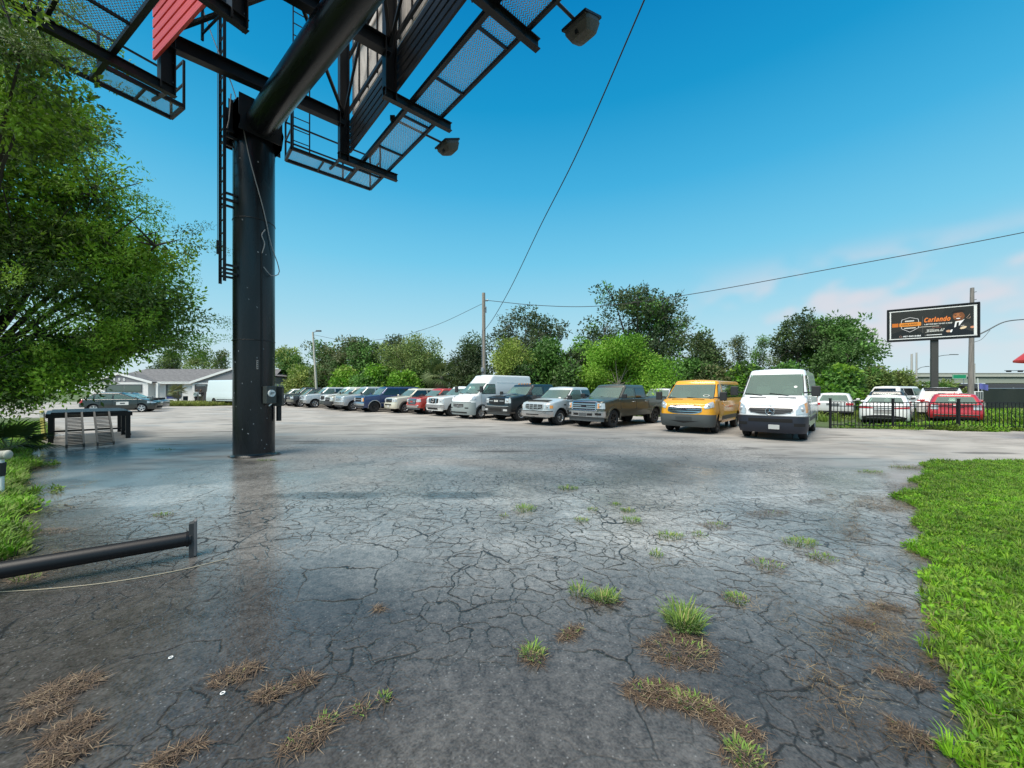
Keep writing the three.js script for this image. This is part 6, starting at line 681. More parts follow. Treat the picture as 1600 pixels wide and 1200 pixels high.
{ const x0 = px(1536, 24.5), t = thing('screen_fence', 'dark green mesh screen fence at the right behind the long grass', 'fence', [x0, 0, -24.5]); const scr = std(0.022, 0.03, 0.026, 0.9); part('screen', grid((a, b) => [a * 12, b * 1.75, 0.06 * Math.sin(a * 40) * b], 80, 4), scr, t); for (let x = 0; x < 12.1; x += 2) part('post', rod(V(x, 0, -0.06), V(x, 1.85, -0.06), 0.035), M.galv, t); part('top_rail', rod(V(0, 1.78, -0.05), V(12, 1.78, -0.05), 0.025), M.galv, t); }
{ const t = thing('shed', 'low dark-roofed building beyond the dark screen fence', 'building', [px(1534, 42), 0, -42]); part('wall', box(18, 1.7, 5, 9.2, 0.85, -3), std(0.05, 0.05, 0.048, 0.95), t); part('roof', (() => { const s = new THREE.Shape([[-0.3, 0], [5.6, 0], [2.6, 0.7]].map(([a, b]) => new THREE.Vector2(a, b))); return new THREE.ExtrudeGeometry(s, { depth: 18.6, bevelEnabled: false }).rotateY(Math.PI / 2).translate(-0.1, 1.7, 0); })(), std(0.02, 0.02, 0.02, 1), t); for (let k = 0; k < 6; k++) part('window', box(1.2, 0.6, 0.08, 1.6 + k * 3, 1.0, -0.48), M.interior, t); }
{ const t = thing('striped_barrier', 'small white barrier with grey slanting stripes beside the screen fence', 'barrier', [px(1529, 23.5), 0, -23.5]); part('panel', box(0.5, 0.62, 0.06, 0, 1.3, 0, 0.01), M.white, t); for (let k = 0; k < 3; k++) part('stripe', box(0.11, 0.5, 0.02, -0.15 + k * 0.15, 1.32, 0.034).applyMatrix4(new THREE.Matrix4()), M.grey, t); part('base', box(0.5, 0.95, 0.3, 0, 0.48, 0, 0.03), M.concrete, t); part('flag', grid((a, b) => [0.05 + a * 0.55, 1.75 + b * 0.35 - a * 0.1, 0.04 * Math.sin(a * 6)], 8, 3), std(0.12, 0.13, 0.4, 0.7), t); part('flag_pole', rod(V(0.02, 1.2, 0), V(-0.05, 2.4, 0), 0.02), M.white, t); }
{ const t = thing('umbrella', 'bright red parasol whose tip enters the frame at the right edge', 'umbrella', [18.4, 0, -12.2]); part('canopy', grid((a, b) => { const an = a * Math.PI * 2, seg = Math.floor(a * 8 - 1e-9), f = a * 8 - seg, k = 1 - 0.045 * Math.sin(Math.PI * f), r = 1.55 * b * k; return [Math.cos(an) * r, 4.1 - 1.4 * Math.pow(b, 1.2), Math.sin(an) * r]; }, 64, 8), phys(0.6, 0.015, 0.02, 0.7, { transmission: 0.25, thickness: 0 }), t); part('valance', grid((a, b) => { const an = a * Math.PI * 2, f = a * 8 - Math.floor(a * 8 - 1e-9), r = 1.55 * (1 - 0.045 * Math.sin(Math.PI * f)); return [Math.cos(an) * r, 2.7 - 0.06 * b, Math.sin(an) * r]; }, 64, 1), M.red, t); part('pole', rod(V(0, 0, 0), V(0, 4.15, 0), 0.025), M.white, t); part('base', new THREE.CylinderGeometry(0.3, 0.34, 0.1, 20).translate(0, 0.05, 0), M.concrete, t); for (let k = 0; k < 8; k++) { const a = k * Math.PI / 4; part('rib', rod(V(0, 4.0, 0), V(Math.cos(a) * 1.52, 2.7, Math.sin(a) * 1.52), 0.009, 0.009, 5), M.steel, t); } }
{ const t = thing('traffic_signal', 'distant traffic signal arm at the right edge above the overpass', 'traffic light', [px(1640, 70), 0, -70]); const h = hy(579, 70); part('mast', rod(V(0, 0, 0), V(0, h + 0.3, 0), 0.14), M.galv, t); part('arm', rod(V(0, h, 0), V(-8.2, h, 0), 0.1, 0.06), M.galv, t); for (const x of [-5.5, -7.6]) { part('signal_head', box(0.75, 0.32, 0.25, x, h - 0.12, 0.12, 0.04), M.black, t); } }

// ------------------------------------------------------------------ the office building at the far left
{
  const t = thing('office_building', 'single-storey white office building with grey shingled roof and twin gables', 'building', [-42, 0, -47]), W = std(0.72, 0.71, 0.69, 0.8, 0, { bumpMap: roughTex, bumpScale: 0.01 }), G = std(0.26, 0.25, 0.26, 0.85), X = (v) => v + 42;
  const shTex = dataTex(256, 256, (i, j) => { const row = Math.floor(j / 16), n = hash(Math.floor((i + (row % 2) * 12) / 24), row, 7), e = j % 16 < 2 ? 0.7 : 1; const v = (0.1 + 0.05 * n + 0.03 * noise(i / 3, j / 3)) * e; return [toS(v), toS(v * 0.98), toS(v)]; }, true, true); shTex.repeat.set(0.5, 0.5); const SH = new THREE.MeshStandardMaterial({ map: shTex, roughness: 0.9, side: THREE.DoubleSide });
  const ext = (pts, z0, dz) => new THREE.ExtrudeGeometry(new THREE.Shape(pts.map(([a, b]) => new THREE.Vector2(X(a), b))), { depth: dz, bevelEnabled: false }).translate(0, 0, z0);
  part('wall', ext([[-50.9, 0], [-43.9, 0], [-43.9, 2.6], [-50.9, 2.6]], -9, 9.6), W, t); part('wall', ext([[-43.9, 0], [-38.9, 0], [-38.9, 2.55], [-43.9, 2.55]], -9, 8.7), W, t); part('wall', ext([[-38.9, 0], [-29.7, 0], [-29.7, 2.55], [-38.9, 2.55]], -9, 9.2), W, t);
  part('gable', ext([[-51.2, 2.55], [-43.5, 2.55], [-47.35, 3.55]], -8.5, 9.08), G, t); part('gable', ext([[-39.1, 2.5], [-29.7, 2.5], [-29.7, 3.3], [-33.1, 4.45]], -8.5, 8.68), G, t);
  const rake = (a, b, z) => part('fascia', bar(V(X(a[0]), a[1], z), V(X(b[0]), b[1], z), 0.06, 0.26), M.white, t); rake([-51.6, 2.5], [-47.35, 3.65], 0.75); rake([-47.35, 3.65], [-43.3, 2.55], 0.75); rake([-43.3, 2.55], [-39.1, 2.55], 0.1); rake([-39.1, 2.55], [-33.1, 4.55], 0.35); rake([-33.1, 4.55], [-29.5, 3.35], 0.35);
  const slope = (p) => { const g = new THREE.BufferGeometry(); const v = p.map(([x, y, z]) => [X(x), y, z]); g.setAttribute('position', new THREE.Float32BufferAttribute([...v[0], ...v[1], ...v[2], ...v[0], ...v[2], ...v[3]], 3)); const u = p.map(([x, y, z]) => [x, Math.hypot(y, z)]); g.setAttribute('uv', new THREE.Float32BufferAttribute([...u[0], ...u[1], ...u[2], ...u[0], ...u[2], ...u[3]], 2)); g.computeVertexNormals(); return part('roof', g, SH, t); };
  slope([[-51.8, 2.58, 0.15], [-29.5, 2.58, 0.15], [-30.5, 4.45, -4], [-48.5, 4.45, -4]]); slope([[-51.7, 2.56, 0.75], [-47.35, 3.74, 0.75], [-47.35, 3.74, -5], [-51.7, 2.56, -5]]); slope([[-47.35, 3.74, 0.75], [-43.2, 2.62, 0.75], [-43.2, 2.62, -5], [-47.35, 3.74, -5]]); slope([[-39.2, 2.6, 0.36], [-33.1, 4.66, 0.36], [-33.1, 4.66, -5], [-39.2, 2.6, -5]]); slope([[-33.1, 4.66, 0.36], [-29.5, 3.43, 0.36], [-29.5, 3.43, -5], [-33.1, 4.66, -5]]); slope([[-48.5, 4.45, -4], [-30.5, 4.45, -4], [-29.5, 2.58, -9.3], [-51.8, 2.58, -9.3]]);
  const win = (x0, x1, y0, y1, z, n) => { const w = part('window', merge([box(x1 - x0 + 0.2, 0.1, 0.12, X((x0 + x1) / 2), y1 + 0.05, z), box(x1 - x0 + 0.2, 0.1, 0.16, X((x0 + x1) / 2), y0 - 0.05, z), box(0.1, y1 - y0, 0.12, X(x0) - 0.05, (y0 + y1) / 2, z), box(0.1, y1 - y0, 0.12, X(x1) + 0.05, (y0 + y1) / 2, z)]), M.grey, t); for (let k = 0; k < n; k++) { const a = lerp(x0, x1, k / n) + 0.04, b = lerp(x0, x1, (k + 1) / n) - 0.04; part('pane', box(b - a, y1 - y0, 0.03, X((a + b) / 2), (y0 + y1) / 2, z + 0.01), M.darkPane, w); } };
  win(-48.9, -44.7, 1.45, 2.25, 0.62, 2); win(-42.4, -40.7, 0.95, 2.25, -0.28, 1); part('banner', box(1.7, 0.32, 0.04, X(-41.55), 0.76, -0.22), std(0.04, 0.06, 0.2, 0.6), t); part('notice', box(1.6, 0.5, 0.03, X(-41.4), 0.4, -0.24), M.paper, t);
  part('door', box(1.25, 2.1, 0.1, X(-37.8), 1.1, 0.2), std(0.05, 0.05, 0.05, 0.5), t); part('door_frame', merge([box(0.1, 2.3, 0.14, X(-38.5), 1.15, 0.22), box(0.1, 2.3, 0.14, X(-37.1), 1.15, 0.22), box(1.5, 0.12, 0.14, X(-37.8), 2.33, 0.22)]), M.grey, t); part('step', box(2.2, 0.15, 1.2, X(-37.2), 0.07, 0.8), M.concrete, t);
  [...'490'].forEach((ch, k) => part('digit', letters(ch, 0.36, 0.04).translate(X(-47.95 + k * 0.6), 2.95, 0.6), M.white, t)); part('post', box(0.25, 2.5, 0.25, X(-43.0), 1.25, 0.3), M.white, t);
}
{ const t = thing('lawn_chair', 'small dark folding chair under the building window by the palm', 'chair', [px(289, 45.2), 0, -45.2], 0.5); part('seat', box(0.45, 0.04, 0.45, 0, 0.42, 0), M.plastic, t); part('backrest', box(0.45, 0.5, 0.04, 0, 0.7, -0.24), M.plastic, t); for (const x of [-0.2, 0.2]) for (const z of [-0.2, 0.2]) part('leg', rod(V(x, 0, z), V(x, 0.42, z), 0.018), M.black, t); }
{ const t = thing('planter', 'small dark square planter on the grass before the window', 'planter', [px(265, 45), 0, -45]); part('pot', new THREE.CylinderGeometry(0.3, 0.22, 0.5, 4).rotateY(0.785).translate(0, 0.25, 0), M.plastic, t); part('soil', box(0.34, 0.04, 0.34, 0, 0.48, 0), SOIL, t); }

// ------------------------------------------------------------------ two people by the office door
function person(name, label, x, d, turn, o) {
  const t = thing(name, label, 'person', [x, 0, -d], turn), J = o.joints, bones = o.bones;
  const res = 84, mc = new MarchingCubes(res, new THREE.MeshBasicMaterial(), false, false, 120000), half = 1.0, cy = 0.92; mc.isolation = 0;
  const sm = (a, b, k) => { const h = clamp(0.5 + 0.5 * (b - a) / k); return lerp(b, a, h) - k * h * (1 - h); };
  const field = (p) => { let v = 1e3; for (const [a, b, ra, rb] of bones) { const A = J[a], B = J[b], abx = B[0] - A[0], aby = B[1] - A[1], abz = B[2] - A[2], u = clamp(((p[0] - A[0]) * abx + (p[1] - A[1]) * aby + (p[2] - A[2]) * abz) / (abx * abx + aby * aby + abz * abz || 1)); v = sm(v, Math.hypot(p[0] - A[0] - abx * u, p[1] - A[1] - aby * u, p[2] - A[2] - abz * u) - lerp(ra, rb, u), 0.035); } return v; };
  for (let k = 0; k < res; k++) for (let j = 0; j < res; j++) for (let i = 0; i < res; i++) mc.field[i + j * res + k * res * res] = -field([(i - res / 2) / (res / 2) * half, (j - res / 2) / (res / 2) * half + cy, (k - res / 2) / (res / 2) * half]);
  mc.update(); const n = mc.count, pos = new Float32Array(n * 3), nor = new Float32Array(n * 3), col = new Float32Array(n * 3);
  for (let i = 0; i < n; i++) { const q = [0, 1, 2].map((c) => mc.positionArray[i * 3 + c] * half); q[1] += cy; pos.set(q, i * 3); nor.set([mc.normalArray[i * 3], mc.normalArray[i * 3 + 1], mc.normalArray[i * 3 + 2]], i * 3); const c = o.skin; col.set(c, i * 3); }
  const g = new THREE.BufferGeometry(); g.setAttribute('position', new THREE.BufferAttribute(pos, 3)); g.setAttribute('normal', new THREE.BufferAttribute(nor, 3)); g.computeVertexNormals();
  for (let i = 0; i < n; i++) { const y = pos[i * 3 + 1], r = Math.hypot(pos[i * 3] - J.neck[0], pos[i * 3 + 2] - J.neck[2]); const c = y < 0.08 ? [0.02, 0.02, 0.02] : y < 0.93 && r < 0.62 && !(Math.abs(y - J.handL[1]) < 0.09 && Math.hypot(pos[i * 3] - J.handL[0], pos[i * 3 + 2] - J.handL[2]) < 0.1) && !(Math.abs(y - J.handR[1]) < 0.09 && Math.hypot(pos[i * 3] - J.handR[0], pos[i * 3 + 2] - J.handR[2]) < 0.1) ? o.trousers : y < J.neck[1] - 0.02 && y > 0.9 ? o.shirt : o.skin; col.set(c, i * 3); }
  g.setAttribute('color', new THREE.BufferAttribute(col, 3)); part('body', g, new THREE.MeshStandardMaterial({ vertexColors: true, roughness: 0.8, side: THREE.DoubleSide }), t);
  const H = J.head; part('hair', new THREE.SphereGeometry(0.112, 16, 10, 0, 6.3, 0, 1.75).rotateX(-0.35).translate(H[0], H[1] + 0.025, H[2] - 0.01), std(0.02, 0.015, 0.012, 0.8), t); part('face', merge([new THREE.SphereGeometry(0.016, 8, 6).scale(1, 1.4, 1.2).translate(H[0], H[1] - 0.01, H[2] + 0.105), ...[-1, 1].map((k) => new THREE.SphereGeometry(0.02, 8, 6).scale(0.5, 1.3, 0.8).translate(H[0] + k * 0.098, H[1] - 0.005, H[2]))]), std(...o.skin, 0.7), t); part('eyes', merge([-1, 1].map((k) => new THREE.SphereGeometry(0.012, 8, 6).translate(H[0] + k * 0.036, H[1] + 0.015, H[2] + 0.09))), M.seam, t); part('mouth', box(0.045, 0.01, 0.012, H[0], H[1] - 0.055, H[2] + 0.09), std(0.2, 0.06, 0.05, 0.7), t); return t;
}
const BONES = [['hip', 'chest', 0.145, 0.15], ['chest', 'neck', 0.12, 0.06], ['neck', 'head', 0.058, 0.06], ['head', 'crown', 0.1, 0.085], ['chest', 'shL', 0.1, 0.075], ['chest', 'shR', 0.1, 0.075], ['shL', 'elL', 0.062, 0.047], ['elL', 'handL', 0.046, 0.036], ['shR', 'elR', 0.062, 0.047], ['elR', 'handR', 0.046, 0.036], ['hipL', 'knL', 0.098, 0.066], ['knL', 'anL', 0.064, 0.045], ['anL', 'toL', 0.045, 0.035], ['hipR', 'knR', 0.098, 0.066], ['knR', 'anR', 0.064, 0.045], ['anR', 'toR', 0.045, 0.035], ['hip', 'hipL', 0.13, 0.1], ['hip', 'hipR', 0.13, 0.1]];
{ const walk = { hip: [0, 0.95, 0], chest: [0, 1.27, 0.07], neck: [0, 1.47, 0.13], head: [0, 1.6, 0.17], crown: [0, 1.66, 0.17], shL: [-0.19, 1.38, 0.1], shR: [0.19, 1.38, 0.1], elL: [-0.23, 1.1, -0.05], handL: [-0.2, 0.88, 0.1], elR: [0.23, 1.12, 0.2], handR: [0.17, 1.0, 0.4], hipL: [-0.09, 0.92, 0], hipR: [0.09, 0.92, 0], knL: [-0.1, 0.5, 0.16], anL: [-0.1, 0.09, 0.1], toL: [-0.1, 0.045, 0.26], knR: [0.1, 0.52, -0.1], anR: [0.1, 0.16, -0.46], toR: [0.1, 0.05, -0.36] };
  const t = person('person', 'person in a white shirt and dark trousers striding towards the office door', px(305.5, 44.6), 44.6, 1.35, { joints: walk, bones: BONES, skin: [0.2, 0.11, 0.07], shirt: [0.72, 0.72, 0.7], trousers: [0.02, 0.02, 0.024] }); part('backpack', new RoundedBoxGeometry(0.3, 0.42, 0.16, 3, 0.06).rotateX(0.2).translate(0, 1.2, -0.14), M.plastic, t); }
{ const stand = { hip: [0, 0.95, 0], chest: [0, 1.27, 0.01], neck: [0, 1.48, 0.01], head: [0, 1.61, 0.03], crown: [0, 1.68, 0.02], shL: [-0.2, 1.39, 0], shR: [0.2, 1.39, 0], elL: [-0.25, 1.1, -0.02], handL: [-0.12, 1.0, 0.2], elR: [0.26, 1.1, 0], handR: [0.12, 1.02, 0.22], hipL: [-0.09, 0.92, 0], hipR: [0.09, 0.92, 0], knL: [-0.11, 0.5, 0.03], anL: [-0.11, 0.09, 0], toL: [-0.13, 0.045, 0.15], knR: [0.11, 0.5, 0.03], anR: [0.11, 0.09, 0], toR: [0.13, 0.045, 0.15] };
  const t = person('person', 'person in a dark top and khaki trousers standing in the office doorway', px(314, 45), 45, 0.3, { joints: stand, bones: BONES, skin: [0.2, 0.11, 0.07], shirt: [0.035, 0.03, 0.03], trousers: [0.24, 0.19, 0.13] }); part('paper_bag', box(0.24, 0.2, 0.14, 0, 1.03, 0.26, 0.03), M.paper, t); }

// ------------------------------------------------------------------ things at the left edge
{ // steel loading platform with two slatted ramps
  const R = P(-13.5, 13.6), ex = V(-0.65, 0, 0.76), ez = V(-0.76, 0, -0.65), t = thing('loading_platform', 'black steel loading platform with two slatted ramps beside the grass', 'platform', [R.x, 0, R.z]); t.quaternion.setFromRotationMatrix(new THREE.Matrix4().makeBasis(ex, V(0, 1, 0), ez.clone().negate().multiplyScalar(1)).determinant() > 0 ? new THREE.Matrix4().makeBasis(ex, V(0, 1, 0), ez.clone().negate()) : new THREE.Matrix4().makeBasis(ex, V(0, 1, 0), ez)); const back = new THREE.Matrix4().makeBasis(ex, V(0, 1, 0), ez).determinant() > 0 ? 1 : -1;
  const q = (x, y, z) => V(x, y, z * back); // x along the front edge, z away
  const h = 0.93, Lx = 1.85, Lz = 3.2; const beam = (name, a, b, w, hh) => part(name, bar(a, b, w, hh), M.black, t);
  beam('beam', q(0, h - 0.07, 0), q(Lx, h - 0.07, 0), 0.12, 0.14); beam('beam', q(0, h - 0.07, Lz), q(Lx, h - 0.07, Lz), 0.12, 0.14); beam('beam', q(0, h - 0.07, 0), q(0, h - 0.07, Lz), 0.12, 0.14); beam('beam', q(Lx, h - 0.07, 0), q(Lx, h - 0.07, Lz), 0.12, 0.14); beam('beam', q(0, 0.12, 0.05), q(0, 0.12, Lz), 0.06, 0.06); beam('beam', q(Lx, 0.2, 0.05), q(Lx, 0.2, Lz), 0.06, 0.06); beam('beam', q(0, 0.25, Lz * 0.5), q(Lx, 0.25, Lz * 0.5), 0.06, 0.06);
  for (const x of [0.05, Lx - 0.05]) for (const z of [0.05, Lz * 0.5, Lz - 0.05]) part('leg', bar(q(x, 0, z), q(x, h - 0.14, z), 0.12, 0.12, V(1, 0, 0)), M.black, t);
  for (let k = 0; k < 12; k++) { const z = 0.1 + k * (Lz - 0.2) / 11; part('deck_slat', bar(q(0.05, h + 0.02, z), q(Lx - 0.05, h + 0.02, z), 0.2, 0.035), M.black, t); }
  for (const x0 of [0.5, 1.12]) { const g = new THREE.Group(); g.name = 'ramp'; t.add(g); const a = (x, s) => q(x0 + x, lerp(h - 0.02, 0.05, s), -1.95 * s); for (const x of [0.02, 0.36]) part('ramp_rail', bar(a(x, 0), a(x, 1), 0.045, 0.12), std(0.13, 0.12, 0.11, 0.8), g); for (let k = 0; k < 22; k++) { const s = (k + 0.5) / 22; part('ramp_slat', bar(a(0.035, s), a(0.345, s), 0.06, 0.025), k % 3 ? M.darkwood : std(0.11, 0.1, 0.09, 0.8), g); } }
}
{ // broken barrier pipe lying across the corner
  const e = P(-3.28, 3.94, 0.18), a = P(-3.28 - 0.815 * 4.6, 3.94 - 0.58 * 4.6, 0.2), dir = e.clone().sub(a).normalize(), t = thing('barrier_pipe', 'thick black pipe with an upright end plate lying across the left corner', 'pipe', [e.x, 0, e.z]), put = (n, g, m) => part(n, g.translate(-e.x, 0, -e.z), m, t); put('pipe', rod(a, e, 0.07, 0.07, 28), M.black); const s = V(0, 1, 0).cross(dir).normalize(); put('end_plate', bar(e.clone().setY(0.0), e.clone().setY(0.34), 0.1, 0.04, dir), std(0.05, 0.05, 0.05, 0.6)); put('plate_edge', bar(e.clone().addScaledVector(dir, 0.03).setY(0.01), e.clone().addScaledVector(dir, 0.03).setY(0.36), 0.1, 0.02, dir), std(0.14, 0.13, 0.13, 0.7)); put('end_plate', bar(a.clone().setY(0.0), a.clone().setY(0.37), 0.12, 0.045, dir), M.black); put('weld', rod(e.clone().addScaledVector(dir, -0.04), e.clone().addScaledVector(dir, -0.02), 0.08, 0.075, 24), M.black); put('pipe_seam', bar(a.clone().add(V(0, 0.069, 0)), e.clone().add(V(0, 0.069, 0)), 0.012, 0.006), M.seam);
}
solo('strap', tube([P(-4.5, 3.2, 0.006), P(-3.9, 3.28, 0.007), P(-3.5, 3.4, 0.006), P(-3.1, 3.62, 0.008), P(-2.85, 3.86, 0.006)], 0.0042, 5), std(0.34, 0.3, 0.22, 0.85), 'thin pale cord lying on the asphalt below the black pipe', 'cord');
{ const t = thing('standpipe', 'grey capped standpipe with white legs and black sleeve at the left edge', 'standpipe', [-7.72, 0, -5.82]); t.scale.set(0.8, 1, 0.8); part('cap', rod(V(-0.28, 0.7, 0), V(0.12, 0.72, 0.02), 0.06, 0.066, 12), std(0.3, 0.3, 0.26, 0.8), t); part('cap_end', new THREE.SphereGeometry(0.07, 12, 8).scale(0.8, 1, 1).translate(0.14, 0.72, 0.02), std(0.42, 0.42, 0.36, 0.8), t); part('sleeve', rod(V(-0.02, 0.4, 0), V(0, 0.6, 0), 0.06, 0.06, 12), M.plastic, t); part('neck', rod(V(0, 0.58, 0), V(0, 0.68, 0), 0.035), M.white, t); part('leg', rod(V(0.02, 0, 0.02), V(0, 0.42, 0), 0.035, 0.035), M.white, t); part('leg', rod(V(-0.12, 0, 0.02), V(-0.04, 0.42, 0), 0.03, 0.03), std(0.5, 0.38, 0.3, 0.7), t); part('leg', rod(V(-0.2, 0, 0.05), V(-0.08, 0.42, 0), 0.03), M.white, t); }
{ const t = thing('marker_post', 'short yellow marker post in the grass by the loading platform', 'post', [-15.75, 0, -12.95], 0.3); part('post', box(0.1, 1.0, 0.06, 0, 0.5, 0, 0.01), std(0.68, 0.6, 0.16, 0.6), t); part('band', box(0.104, 0.16, 0.064, 0, 0.85, 0), M.white, t); t.rotation.z = 0.06; }
for (const [x, y, w] of [[267, 1030, 'upper'], [348, 1086, 'lower']]) { const d = 1021.7 / (y - 609); solo('washer', new THREE.TorusGeometry(0.01, 0.0032, 6, 18).rotateX(Math.PI / 2).translate(px(x, d), 0.012, -d), M.white, `small white ring lying on the wet asphalt, the ${w} of two`, 'ring'); }
// ------------------------------------------------------------------ weeds and dead straw in the cracks
function tuft(seed, r, nGreen, nStraw, len, spread = 1) { const R = rng(seed), pos = [], col = []; const blade = (b, dir, L, w, c, lift) => { const s = dir.clone().cross(V(0, 1, 0)).normalize().multiplyScalar(w), m = b.clone().addScaledVector(dir, L * 0.55).add(V(0, lift * L * 0.55, 0)), e = b.clone().addScaledVector(dir, L).add(V(0, lift * L * 0.7, 0)), q = [b.clone().add(s), b.clone().sub(s), m.clone().add(s), m.clone().sub(s), e]; for (const i of [0, 1, 2, 1, 3, 2, 2, 3, 4]) { pos.push(q[i].x, Math.max(0.004, q[i].y), q[i].z); col.push(...c); } };
  for (let k = 0; k < nStraw; k++) { const a = R() * 6.283, rr = r * Math.sqrt(R()) * 1.15, b = V(Math.cos(a) * rr, 0.004 + 0.03 * R() * (1 - rr / r / 1.3), Math.sin(a) * rr * spread), d = R() * 6.283, c = R() < 0.55 ? [0.12, 0.074, 0.042] : R() < 0.5 ? [0.27, 0.195, 0.12] : [0.055, 0.036, 0.024]; blade(b, V(Math.cos(d), 0, Math.sin(d)), 0.03 + 0.07 * R(), 0.0016, c, (R() - 0.4) * 0.22); }
  for (let k = 0; k < nGreen; k++) { const a = R() * 6.283, rr = r * 0.75 * Math.sqrt(R()), b = V(Math.cos(a) * rr, 0, Math.sin(a) * rr * spread), d = a + (R() - 0.5) * 2, g = 0.7 + 0.6 * R(), c = R() < 0.2 ? [0.3, 0.3, 0.1] : [0.14 * g, 0.25 * g, 0.035 * g]; blade(b, V(Math.cos(d), 0, Math.sin(d)).multiplyScalar(0.35 + 0.6 * R()), len * (0.5 + 0.7 * R()), 0.0032, c, 0.4 + 1.1 * R()); }
  const g = new THREE.BufferGeometry(); g.setAttribute('position', new THREE.Float32BufferAttribute(pos, 3)); g.setAttribute('color', new THREE.Float32BufferAttribute(col, 3)); g.computeVertexNormals(); return g; }
const WEED = new THREE.MeshPhysicalMaterial({ vertexColors: true, roughness: 0.8, transmission: 0.2, thickness: 0, side: THREE.DoubleSide });
const weed = (x, y, r, g, s, len, label, name = 'weed', spread = 1, turn = 0) => { const d = 1021.7 / (y - 609); const m = solo(name, tuft(Math.round(x * 7 + y), r * (y > 900 ? 0.72 : 0.8), g, Math.round(s * 1.15), len * 0.55, spread).rotateY(turn), WEED, label, name === 'weed' ? 'weed' : 'dead grass', null); m.position.set(px(x, d), 0.002, -d); };
weed(887, 764, 0.3, 170, 30, 0.1, 'flat green weed patch farthest out in the middle of the lot', 'weed', 0.6); weed(820, 797, 0.26, 150, 40, 0.14, 'taller green weed left of the group of small tufts mid lot'); weed(788, 807, 0.11, 40, 20, 0.07, 'tiny weed just left of the taller weed mid lot'); weed(908, 814, 0.14, 90, 10, 0.08, 'small green tuft, lower left of the little group mid lot'); weed(926, 797, 0.13, 70, 10, 0.07, 'small green tuft, upper left of the little group mid lot'); weed(962, 789, 0.13, 60, 10, 0.08, 'small green tuft, topmost of the little group mid lot'); weed(981, 799, 0.16, 110, 10, 0.09, 'small green tuft at the right of the little group mid lot'); weed(988, 815, 0.2, 130, 15, 0.09, 'green tuft, lower right of the little group mid lot');
weed(1046, 839, 0.26, 170, 50, 0.09, 'wide low green tuft below the little group', 'weed', 0.7); weed(1093, 837, 0.14, 70, 20, 0.08, 'small tuft right of the wide low green tuft'); weed(1118, 822, 0.24, 40, 200, 0.08, 'brownish half-dead weed above the small tuft', 'weed', 0.6); weed(1026, 868, 0.1, 55, 10, 0.12, 'thin upright sprig in a crack left of centre right'); weed(1200, 803, 0.38, 10, 280, 0.05, 'long brown strip of dead grass far right of the tufts', 'dead_grass', 0.35, 0.2); weed(1252, 850, 0.3, 200, 60, 0.1, 'green clump near the lawn, upper of the pair', 'weed', 0.7); weed(1285, 873, 0.24, 90, 150, 0.08, 'half-green clump near the lawn, lower of the pair', 'weed', 0.7); weed(1200, 885, 0.2, 70, 170, 0.09, 'straw-rimmed weed left of the half-green clump'); weed(1150, 937, 0.16, 130, 60, 0.08, 'low olive tuft right of the big grass tussock');
weed(1068, 978, 0.21, 420, 60, 0.24, 'biggest green grass tussock in the foreground'); weed(1064, 1018, 0.3, 40, 620, 0.1, 'mat of straw in front of the biggest tussock', 'dead_grass', 0.7); weed(944, 938, 0.2, 200, 120, 0.17, 'green creeping weed left of the biggest tussock', 'weed', 0.5); weed(905, 928, 0.14, 80, 20, 0.16, 'leafy runner at the left end of the creeping weed'); weed(893, 990, 0.15, 25, 220, 0.07, 'trail of straw below the creeping weed', 'dead_grass', 0.4, 0.7); weed(833, 1025, 0.12, 90, 120, 0.13, 'small weed at the end of the straw trail'); weed(1020, 1082, 0.2, 60, 420, 0.06, 'left part of the ragged straw band in the foreground', 'dead_grass', 0.6); weed(1080, 1100, 0.2, 130, 420, 0.07, 'green-centred straw band in the foreground', 'weed', 0.55, -0.4); weed(1145, 1135, 0.16, 10, 240, 0.05, 'right tail of the ragged straw band', 'dead_grass', 0.4, -0.5); weed(1165, 1185, 0.14, 130, 180, 0.09, 'weed at the bottom edge right of centre');
weed(1345, 975, 0.13, 10, 150, 0.05, 'straw patch near the lawn edge, upper', 'dead_grass', 0.5, -0.4); weed(1410, 1060, 0.17, 10, 260, 0.05, 'straw patch near the lawn edge, lower', 'dead_grass', 0.5, -0.5); weed(1430, 1150, 0.14, 10, 160, 0.05, 'straw patch near the lawn edge, lowest', 'dead_grass', 0.4, -0.9); weed(1385, 950, 0.16, 10, 180, 0.05, 'straw tongue beside the lawn weeds', 'dead_grass', 0.4, -0.3); weed(1360, 738, 0.4, 170, 60, 0.08, 'flat weed patch out near the far end of the lawn', 'weed', 0.5); weed(1412, 731, 0.5, 220, 60, 0.08, 'long weed patch at the far tip of the lawn', 'weed', 0.5); weed(1280, 783, 0.3, 5, 120, 0.05, 'thin dark twig of dead grass on the pale asphalt right', 'dead_grass', 0.15, 0.2);
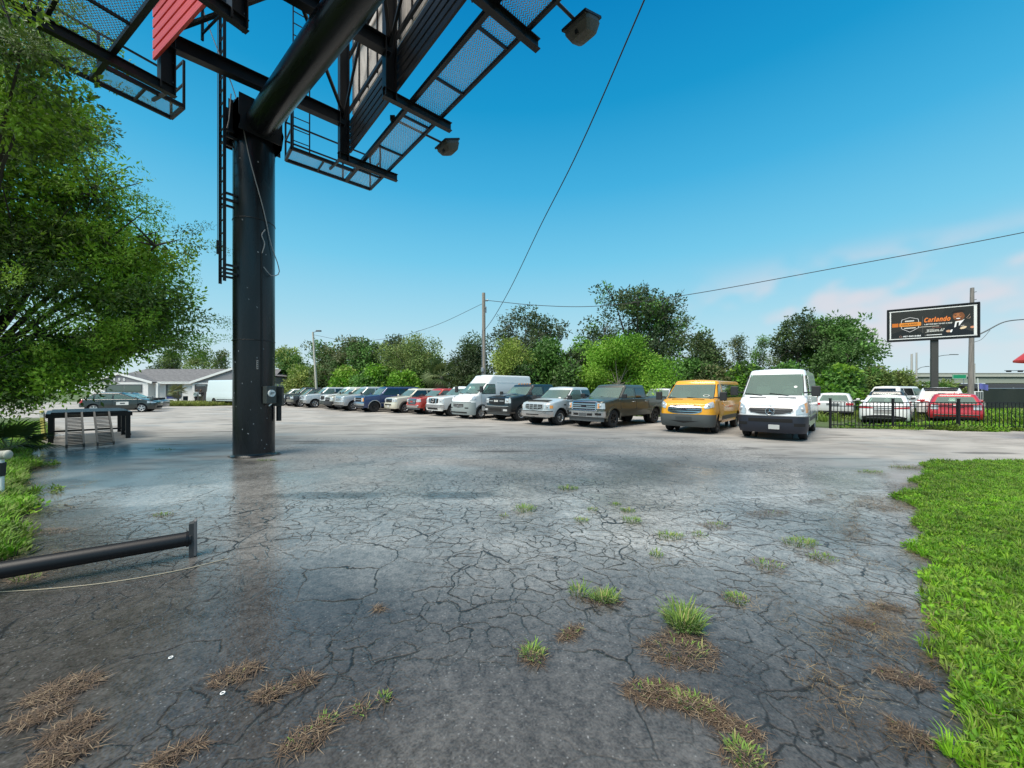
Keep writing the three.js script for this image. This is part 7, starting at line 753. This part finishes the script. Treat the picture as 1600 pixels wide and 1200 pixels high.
weed(367, 1056, 0.17, 5, 260, 0.05, 'triangle of straw left of centre', 'dead_grass', 0.6, 0.5); weed(420, 1086, 0.09, 5, 170, 0.05, 'small straw heap below the triangle of straw', 'dead_grass', 0.8); weed(474, 1066, 0.09, 5, 150, 0.05, 'small straw heap right of the triangle of straw', 'dead_grass', 0.7); weed(100, 1078, 0.2, 0, 520, 0.05, 'upper part of the large brown straw drift bottom left', 'dead_grass', 0.6, 0.55); weed(62, 1120, 0.14, 0, 300, 0.05, 'left tail of the large brown straw drift', 'dead_grass', 0.6, 0.6); weed(108, 1140, 0.13, 0, 330, 0.05, 'middle of the large brown straw drift', 'dead_grass', 0.7, 0.9); weed(100, 1180, 0.15, 0, 330, 0.05, 'lower arm of the large brown straw drift', 'dead_grass', 0.6, 0.6); weed(272, 1182, 0.14, 0, 220, 0.05, 'narrow straw heap at the bottom edge left', 'dead_grass', 0.4, 0.6); weed(478, 1158, 0.14, 12, 190, 0.06, 'straw and sprigs at the bottom edge left of centre', 'dead_grass', 0.7, 0.7); weed(602, 1092, 0.06, 26, 20, 0.07, 'sprig of green in the crack bottom centre'); weed(512, 1128, 0.08, 18, 60, 0.07, 'thin sprig above the straw at the bottom edge'); weed(565, 1110, 0.07, 16, 40, 0.06, 'faint sprig in the long foreground crack'); weed(257, 703, 0.5, 130, 60, 0.08, 'yellowish weed on the asphalt left of the billboard pole', 'weed', 0.5); weed(255, 805, 0.2, 90, 60, 0.06, 'yellow-green weed between the pole and the black pipe', 'weed', 0.6); weed(80, 830, 0.3, 20, 260, 0.05, 'tan patch of dead grass above the black pipe', 'dead_grass', 0.4); weed(592, 952, 0.07, 0, 60, 0.04, 'tiny rust-brown straw scrap mid foreground', 'dead_grass', 0.4); weed(415, 720, 0.45, 130, 120, 0.07, 'thin weeds at the foot of the billboard pole', 'weed', 0.35); weed(40, 905, 0.22, 60, 140, 0.1, 'grass fringe reaching under the black pipe at the left edge', 'weed', 0.6);
renderer.render(scene, camera);
